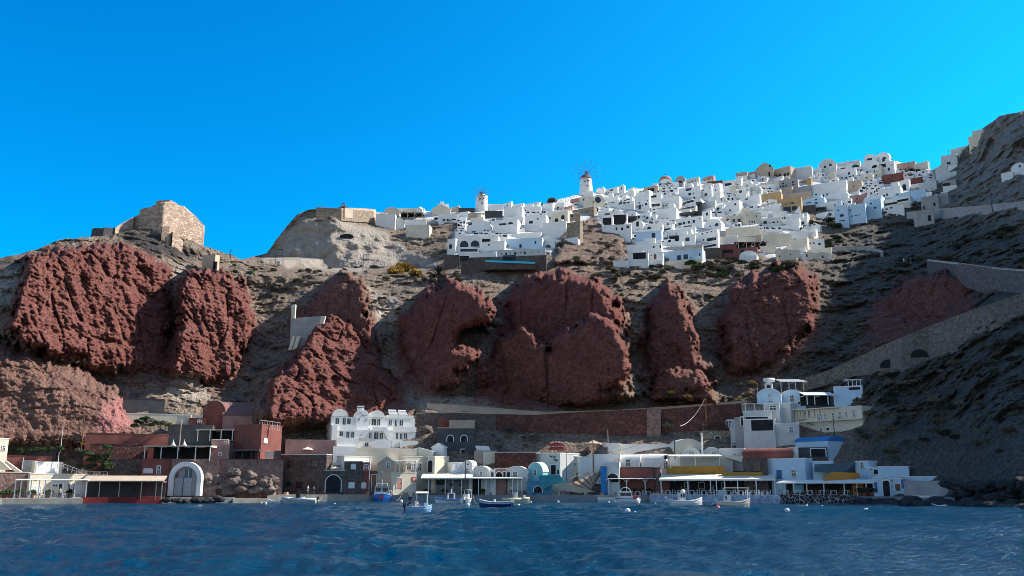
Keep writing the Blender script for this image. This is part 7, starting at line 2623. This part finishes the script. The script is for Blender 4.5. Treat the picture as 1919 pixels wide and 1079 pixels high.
def person(label, loc, rz, pose, shirtm, pantm, s=1.0):
    b_, sh_, pa, ha = PB[pose]
    o = bpy.data.objects.new('person', b_)
    COL.objects.link(o)
    o.location = loc
    o.rotation_euler = (0, 0, rz)
    o.scale = (s, s, s)
    tag(o, label, 'person')
    for nm, me_, m in (('shirt', sh_, shirtm), ('trousers', pa, pantm), ('hair', ha, 'hair')):
        c = bpy.data.objects.new(nm, me_.copy())
        c.data.materials.clear()
        c.data.materials.append(M[m])
        COL.objects.link(c)
        c.parent = o
    return o


def on_quay(u, doff, z):
    p = PV(u, 925, qd(u) + doff)
    return (p.x, p.y, z)


person('person in white top walking before the lava stone house, left of two', on_quay(577, 1.5, 1.35), 1.2, 'walk', 'cloth_w', 'cloth_w')
person('person in pale top and dark shorts before the lava stone house, right of two', on_quay(588, 1.8, 1.35), 1.0, 'walk', 'cloth_w', 'cloth_d')
person('person in white standing in the big pale rimmed arch', on_quay(629, 2.2, 1.35), 0.3, 'stand', 'cloth_w', 'cloth_w')
person('person in light clothes standing among the brown chairs on the quay', on_quay(958, 1.2, 1.25), -0.5, 'stand', 'cloth_w', 'cloth_d')
person('person in dark clothes at the right side of the white pergola', on_quay(1148, 3.2, 1.2), 0.4, 'stand', 'cloth_d', 'cloth_d')
person('person in blue leaning under the very long cream awning', on_quay(1337, 2.6, 1.35), 0.8, 'stand', 'cloth_b', 'cloth_d')
person('person standing in a light shirt between the left tavern posts', on_quay(112, 2.6, .95), 0.2, 'stand', 'cloth_w', 'cloth_b')
nb = BOAT_NEAR.location
person('person in white sitting in the light blue motor boat', (nb.x - .35, nb.y, .22), 0.5, 'sit', 'cloth_w', 'cloth_w')
person('person in dark clothes standing at the stern of the light blue motor boat', (nb.x - 1.1, nb.y + .1, .25), 0.2, 'stand', 'cloth_d', 'cloth_d')
for k, (u, lab, sm, pm) in enumerate(((1694, 'person in white on the shaded hill path, left of three', 'cloth_w', 'cloth_w'), (1698, 'person in dark clothes on the shaded hill path, middle of three', 'cloth_d', 'cloth_d'), (1707, 'person in blue on the shaded hill path, right of three', 'cloth_b', 'cloth_d'))):
    p = PV(u, 494, F1(u, 494) - 3.0)
    person(lab, (p.x, p.y, p.z), .5 * k, 'stand', sm, pm)
p = PV(1318, 805, F1(1318, 805) - 1.4)
person('person in red walking on the path below the shaded wall', p, 1.0, 'walk', 'cloth_r', 'cloth_d')

# ------------------------------------------------------------------ clutter on the quays
def quay_pt(u, doff, z):
    p = PV(u, 928, qd(u) + doff)
    return Vector((p.x, p.y, z))


def crate(u, doff, z, label, m='tanwood', k=0):
    o = empty('crate', quay_pt(u, doff, z), k * .7)
    tag(o, label, 'crate', 'crates on the quays')
    MB().box(-.4, .4, -.3, .3, 0, .05).box(-.4, .4, -.3, -.26, .05, .42).box(-.4, .4, .26, .3, .05, .42).box(-.4, -.36, -.26, .26, .05, .42).box(.36, .4, -.26, .26, .05, .42).build('box', m, o)
    MB().box(-.42, .42, -.32, .32, .42, .46).build('lid', m, o)


POT = MB().lathe([(.2, 0), (.3, .1), (.34, .5), (.36, .55), (.3, .55)], 12).mesh('pot', 'R')


def potted(u, doff, z, label, group, m='leaf_green', s=1.0):
    o = empty('potted_plant', quay_pt(u, doff, z), u)
    o.scale = (s, s, s)
    tag(o, label, 'potted plant', group)
    c = bpy.data.objects.new('pot', POT)
    COL.objects.link(c)
    c.parent = o
    c = bpy.data.objects.new('foliage', SH[m][int(u) % 3])
    COL.objects.link(c)
    c.parent = o
    c.location = (0, 0, .5)
    c.scale = (.75, .75, .95)


for k, u in enumerate((505, 512, 536, 690, 760, 1090, 1098, 1128, 1226, 1232)):
    crate(u, 1.2 + (k % 3) * .5, 1.35 if u < 692 else 1.25, ['wooden crate at the left corner of the lava house quay, outer', 'wooden crate at the left corner of the lava house quay, inner', 'wooden crate between the dinghy and the grey inflatable', 'wooden crate beside the flagpole foot', 'wooden crate behind the dark grey inflatable',
          'left of two crates below the timber stair ramp', 'right of two crates below the timber stair ramp', 'crate behind the flat work float', 'left crate at the end of the blue quay', 'right crate at the end of the blue quay'][k], k=k)
for u in (604, 618, 642, 668, 684):
    potted(u, 5.0, 1.35, 'potted green plant along the fronts of the dark lava stone houses', 'potted plants at the lava houses')
for u in (800, 832, 868, 905):
    potted(u, 3.0, 1.25, 'potted plant under the long middle awnings', 'potted plants under the middle awnings')
for u in (1150, 1170, 1188, 1206, 1216):
    potted(u, 4.2, 1.2, 'potted plant before the dark red tavern front', 'potted plants at the dark red tavern', 'leaf_green', 1.1)
for u in (1612, 1622, 1634):
    potted(u, 2.5, 1.3, 'potted plant before the two little blue white chapels', 'potted plants at the chapels', 'leaf_dark', 1.2)
for u in (8, 20, 34, 60, 90, 130):
    potted(u, 4.5, .95, 'potted plant on the pale quay of the left tavern', 'potted plants at the left tavern', 'leaf_green', 1.2)
for k, u in enumerate((520, 580, 640, 705, 775, 840, 920, 1000, 1110, 1160, 1250, 1330, 1410, 1480, 1540)):
    z = 1.35 if (u < 692 or u > 1218) else 1.22
    o = empty('bollard', quay_pt(u, .55, z))
    tag(o, 'small iron mooring bollard on the quay edge', 'bollard', 'mooring bollards along the quays')
    MB().lathe([(.13, 0), (.11, .3), (.19, .36), (.19, .44), (.05, .48)], 12).build('post', 'darkmetal', o, True)
    MB().lathe([(.24, 0), (.24, .04), (.1, .05)], 12).build('base', 'darkmetal', o)
for k, (u, doff, z, lab) in enumerate(((1150, 5, 1.2, 'left closed white parasol by the braced pergola'), (1162, 5.2, 1.2, 'right closed white parasol by the braced pergola'), (1062, 3, 1.25, 'closed pale parasol below the beige sail canopy'))):
    o = empty('closed_parasol', quay_pt(u, doff, z))
    tag(o, lab, 'parasol')
    MB().tube((0, 0, 0), (0, 0, 2.9), .035, n=6).build('pole', 'tanwood', o)
    MB().lathe([(.05, 1.1), (.16, 1.3), (.12, 2.2), (.03, 2.85)], 8).build('canopy', 'canvas', o)
# mooring lines
for k, (u0_, v0_, u1_, lab) in enumerate(((742, 936, 752, 'mooring line of the dark grey inflatable'), (895, 944, 886, 'mooring line of the navy fishing boat'), (1260, 941, 1246, 'mooring line of the white fishing boat'), (594, 938, 604, 'mooring line of the grey inflatable'))):
    a = PV(u0_, v0_, float(water_d(v0_ + 8)))
    b_ = quay_pt(u1_, .3, 1.3)
    mb = MB()
    pts = [a.lerp(b_, t) + Vector((0, 0, -.5 * 4 * t * (1 - t))) - a for t in np.linspace(0, 1, 8)]
    for p, q in zip(pts[:-1], pts[1:]):
        mb.tube(p, q, .03, n=4, caps=False)
    o = mb.build('mooring_line', 'tanwood')
    o.location = a
    tag(o, lab, 'rope')
# overhead wires across the waterfront
for k, (A_, B_, lab) in enumerate(((at('C', 1448, 515, dabs=178), at('C', 1688, 380, dabs=184), 'overhead wire from the slim dark pole to the brown pole'), (at('D', 695, 290, dabs=183.5), at('D', 85, 520, dabs=184), 'overhead wire sagging across the white roofs from the cream vault pole'),
                                   (at('F', 1102, 870, dabs=180), at('F', 840, 930, dabs=180.6), 'short wire from the lamp post to the big cream inn'))):
    mb = MB()
    pts = [A_.lerp(B_, t) + Vector((0, 0, -.8 * 4 * t * (1 - t))) - A_ for t in np.linspace(0, 1, 10)]
    for p, q in zip(pts[:-1], pts[1:]):
        mb.tube(p, q, .035, n=4, caps=False)
    o = mb.build('overhead_wire', 'darkmetal')
    o.location = A_
    tag(o, lab, 'cable')
# ------------------------------------------------------------------ smaller houses between the measured ones
VH = [h for h in HOUSES if h['reg'] in 'IJKL']
frnd = random.Random(12)
taken = [(h['u0'] - 1, h['v0'] - 1, h['u1'] + abs(h['s']) / REG[h['reg']][2] + 1, h['v1'] + 1) for h in VH]
v = 322.0
nfill = 0
while v < 482 and len([h for h in HOUSES if h['shape'] != 't']) < 298:
    u = 850.0 + frnd.uniform(0, 12)
    while u < 1745:
        w_ = frnd.uniform(13, 24)
        h_ = frnd.uniform(10, 17)
        uc, vc = u + w_ / 2, v - h_ / 2
        U, V = np.array([uc]), np.array([vc])
        ok = sdf(WHITE, U, V)[0] > 3 and all(sdf(q, U, V)[0] < -2 for q in ROCKS_IN_VILLAGE) and v - h_ > np.interp(uc, SKY_U, SKY_V) - 4
        if ok:
            cov = 0
            for sx in (.15, .5, .85):
                for sy in (.2, .5, .8):
                    x, y = u + w_ * sx, v - h_ * sy
                    if any(t[0] <= x <= t[2] and t[1] <= y <= t[3] for t in taken):
                        cov += 1
            if cov <= 5:
                sh = frnd.choice('fffvfvgf')
                c = frnd.choice('WWWWWWYCWY')
                house('X', u, v - h_, u + w_, v, sh, c, s=frnd.choice([0, 3, 4, 6]), theta=frnd.uniform(6, 26), auto=(frnd.choice([1, 2, 2, 3]), 1), dd=0.5)
                taken.append((u, v - h_, u + w_, v))
                nfill += 1
        u += frnd.uniform(9, 15)
    v += 7.5

# the many smallest houses beyond the first three hundred, as one mass
wallm, winm = MB(), MB()
rr_ = random.Random(77)
v = 318.0
while v < 484:
    u = 850.0 + rr_.uniform(0, 8)
    while u < 1745:
        w_, h_ = rr_.uniform(7, 14), rr_.uniform(6, 11)
        uc, vc = u + w_ / 2, v - h_ / 2
        U, V = np.array([uc]), np.array([vc])
        if sdf(WHITE, U, V)[0] > 3 and all(sdf(q, U, V)[0] < -2 for q in ROCKS_IN_VILLAGE) and v - h_ > np.interp(uc, SKY_U, SKY_V) - 3:
            cov = sum(any(t[0] + 1 <= u + w_ * sx <= t[2] - 1 and t[1] + 1 <= v - h_ * sy <= t[3] - 1 for t in taken) for sx in (.1, .5, .9) for sy in (.25, .75))
            if cov <= 2:
                taken.append((u, v - h_, u + w_, v))
                d = F1(uc, v) - 0.2
                b = PV(uc, v, d)
                s_ = d / FOC
                W_, H_ = w_ * s_, h_ * s_
                wallm.box(b.x - W_ / 2, b.x + W_ / 2, b.y, b.y + 4.5, b.z - 3, b.z + H_)
                wallm.box(b.x - W_ / 2, b.x + W_ / 2, b.y - 1.2, b.y - 1.0, b.z - 3, b.z + .5)
                for k in range(rr_.choice((1, 2, 2, 3))):
                    x = b.x + W_ * (rr_.uniform(-.38, .38))
                    z = b.z + H_ * rr_.uniform(.45, .7)
                    winm.box(x - .35, x + .35, b.y - .05, b.y + .05, z - .45, z + .45)
        u += rr_.uniform(5, 9)
    v += 5.0
nw_ = len(wallm.f)
wallm.add(winm.v, winm.f)
o = wallm.build('small_house_cluster', 'W')
o.data.materials.append(M['glass'])
o.data.polygons.foreach_set('material_index', np.array([0] * nw_ + [1] * (len(wallm.f) - nw_), np.int32))
tag(o, 'mass of the smallest white houses packed between the larger village houses', 'houses', kind='stuff')

# ------------------------------------------------------------------ labels for the village houses
LAND = [('the left windmill', 903, 382), ('the tall windmill', 1098, 345), ('the rosy domed church', 1253, 338), ('the gabled ruin', 1440, 320), ('the bare rock knoll', 1110, 455),
        ('the cyan pool', 955, 490), ('the ochre houses', 1470, 378), ('the cream retaining wall', 1460, 450), ('the brown rim terrace', 1680, 335), ('the long blue villa', 1280, 485),
        ('the blank blue house', 1550, 355), ('the right saddle', 1765, 320), ('the rim pergola', 780, 405), ('the dark gully', 1545, 440)]
CN = {'W': 'white', 'C': 'cream', 'P': 'salmon pink', 'O': 'ochre', 'G': 'grey', 'Y': 'pale grey', 'T': 'tan stone', 'D': 'dark stone', 'N': 'dark grey', 'R': 'red brown', 'K': 'dusty pink', 'B': 'bluish white', 'A': 'tan', 'E': 'ribbed grey', 'S': 'pinkish stone'}
SN = {'f': 'flat-roofed', 'v': 'vault-fronted', 'h': 'barrel-roofed', 'd': 'domed', 'g': 'gabled', 'r': 'slope-roofed'}
NW = ['no openings', 'one opening', 'two openings', 'three openings', 'four openings', 'five openings', 'six openings', 'seven openings', 'eight openings', 'nine openings']
ORD = ['', 'second ', 'third ', 'fourth ', 'fifth ', 'sixth ', 'seventh ', 'eighth ', 'ninth ', 'tenth ', 'eleventh ', 'twelfth ']
buck = {}
for h in HOUSES:
    if h['root'].get('label'):
        continue
    uc, vc = (h['u0'] + h['u1']) / 2, (h['v0'] + h['v1']) / 2
    ln, lu, lv = min(LAND, key=lambda q: (q[1] - uc) ** 2 + ((q[2] - vc) * 1.3) ** 2)
    dx, dy = uc - lu, vc - lv
    if abs(dy) < 8:
        pos = 'right of' if dx > 0 else 'left of'
    elif abs(dx) < 14:
        pos = 'below' if dy > 0 else 'above'
    else:
        pos = ('below' if dy > 0 else 'above') + ('-right of' if dx > 0 else '-left of')
    size = 'tiny' if h['w'] < 3.2 else ('long' if h['w'] > 3.2 * h['h'] else ('tall' if h['h'] > 1.15 * h['w'] else ('big' if h['w'] > 7.5 else 'small')))
    if h['shape'] == 't':
        desc = '%s %s terrace wall' % (size, CN[h['col']])
        cat = 'wall'
        h['root']['kind'] = 'thing'
    else:
        desc = '%s %s %s house, %s' % (size, CN[h['col']], SN[h['shape']], NW[min(9, h['n'])])
        cat = 'house'
    h['root']['category'] = cat
    h['root']['group'] = 'terrace walls of the white village' if cat == 'wall' else 'houses of the white village on the rim'
    buck.setdefault((desc, pos, ln), []).append(((dx * dx + dy * dy), h))
for (desc, pos, ln), lst in buck.items():
    lst.sort(key=lambda q: q[0])
    for k, (_, h) in enumerate(lst):
        h['root']['label'] = (desc + ', ' + (('' if len(lst) == 1 else ('nearest ' if k == 0 else ORD[k] + 'nearest '))) + pos + ' ' + ln)
for o in bpy.data.objects:
    if o.parent is None and o.get('category') in ('wall', 'house') and not o.get('kind'):
        o['kind'] = 'thing'

print('HOUSES', len([o for o in bpy.data.objects if o.parent is None and o.get('category') == 'house']), nfill)
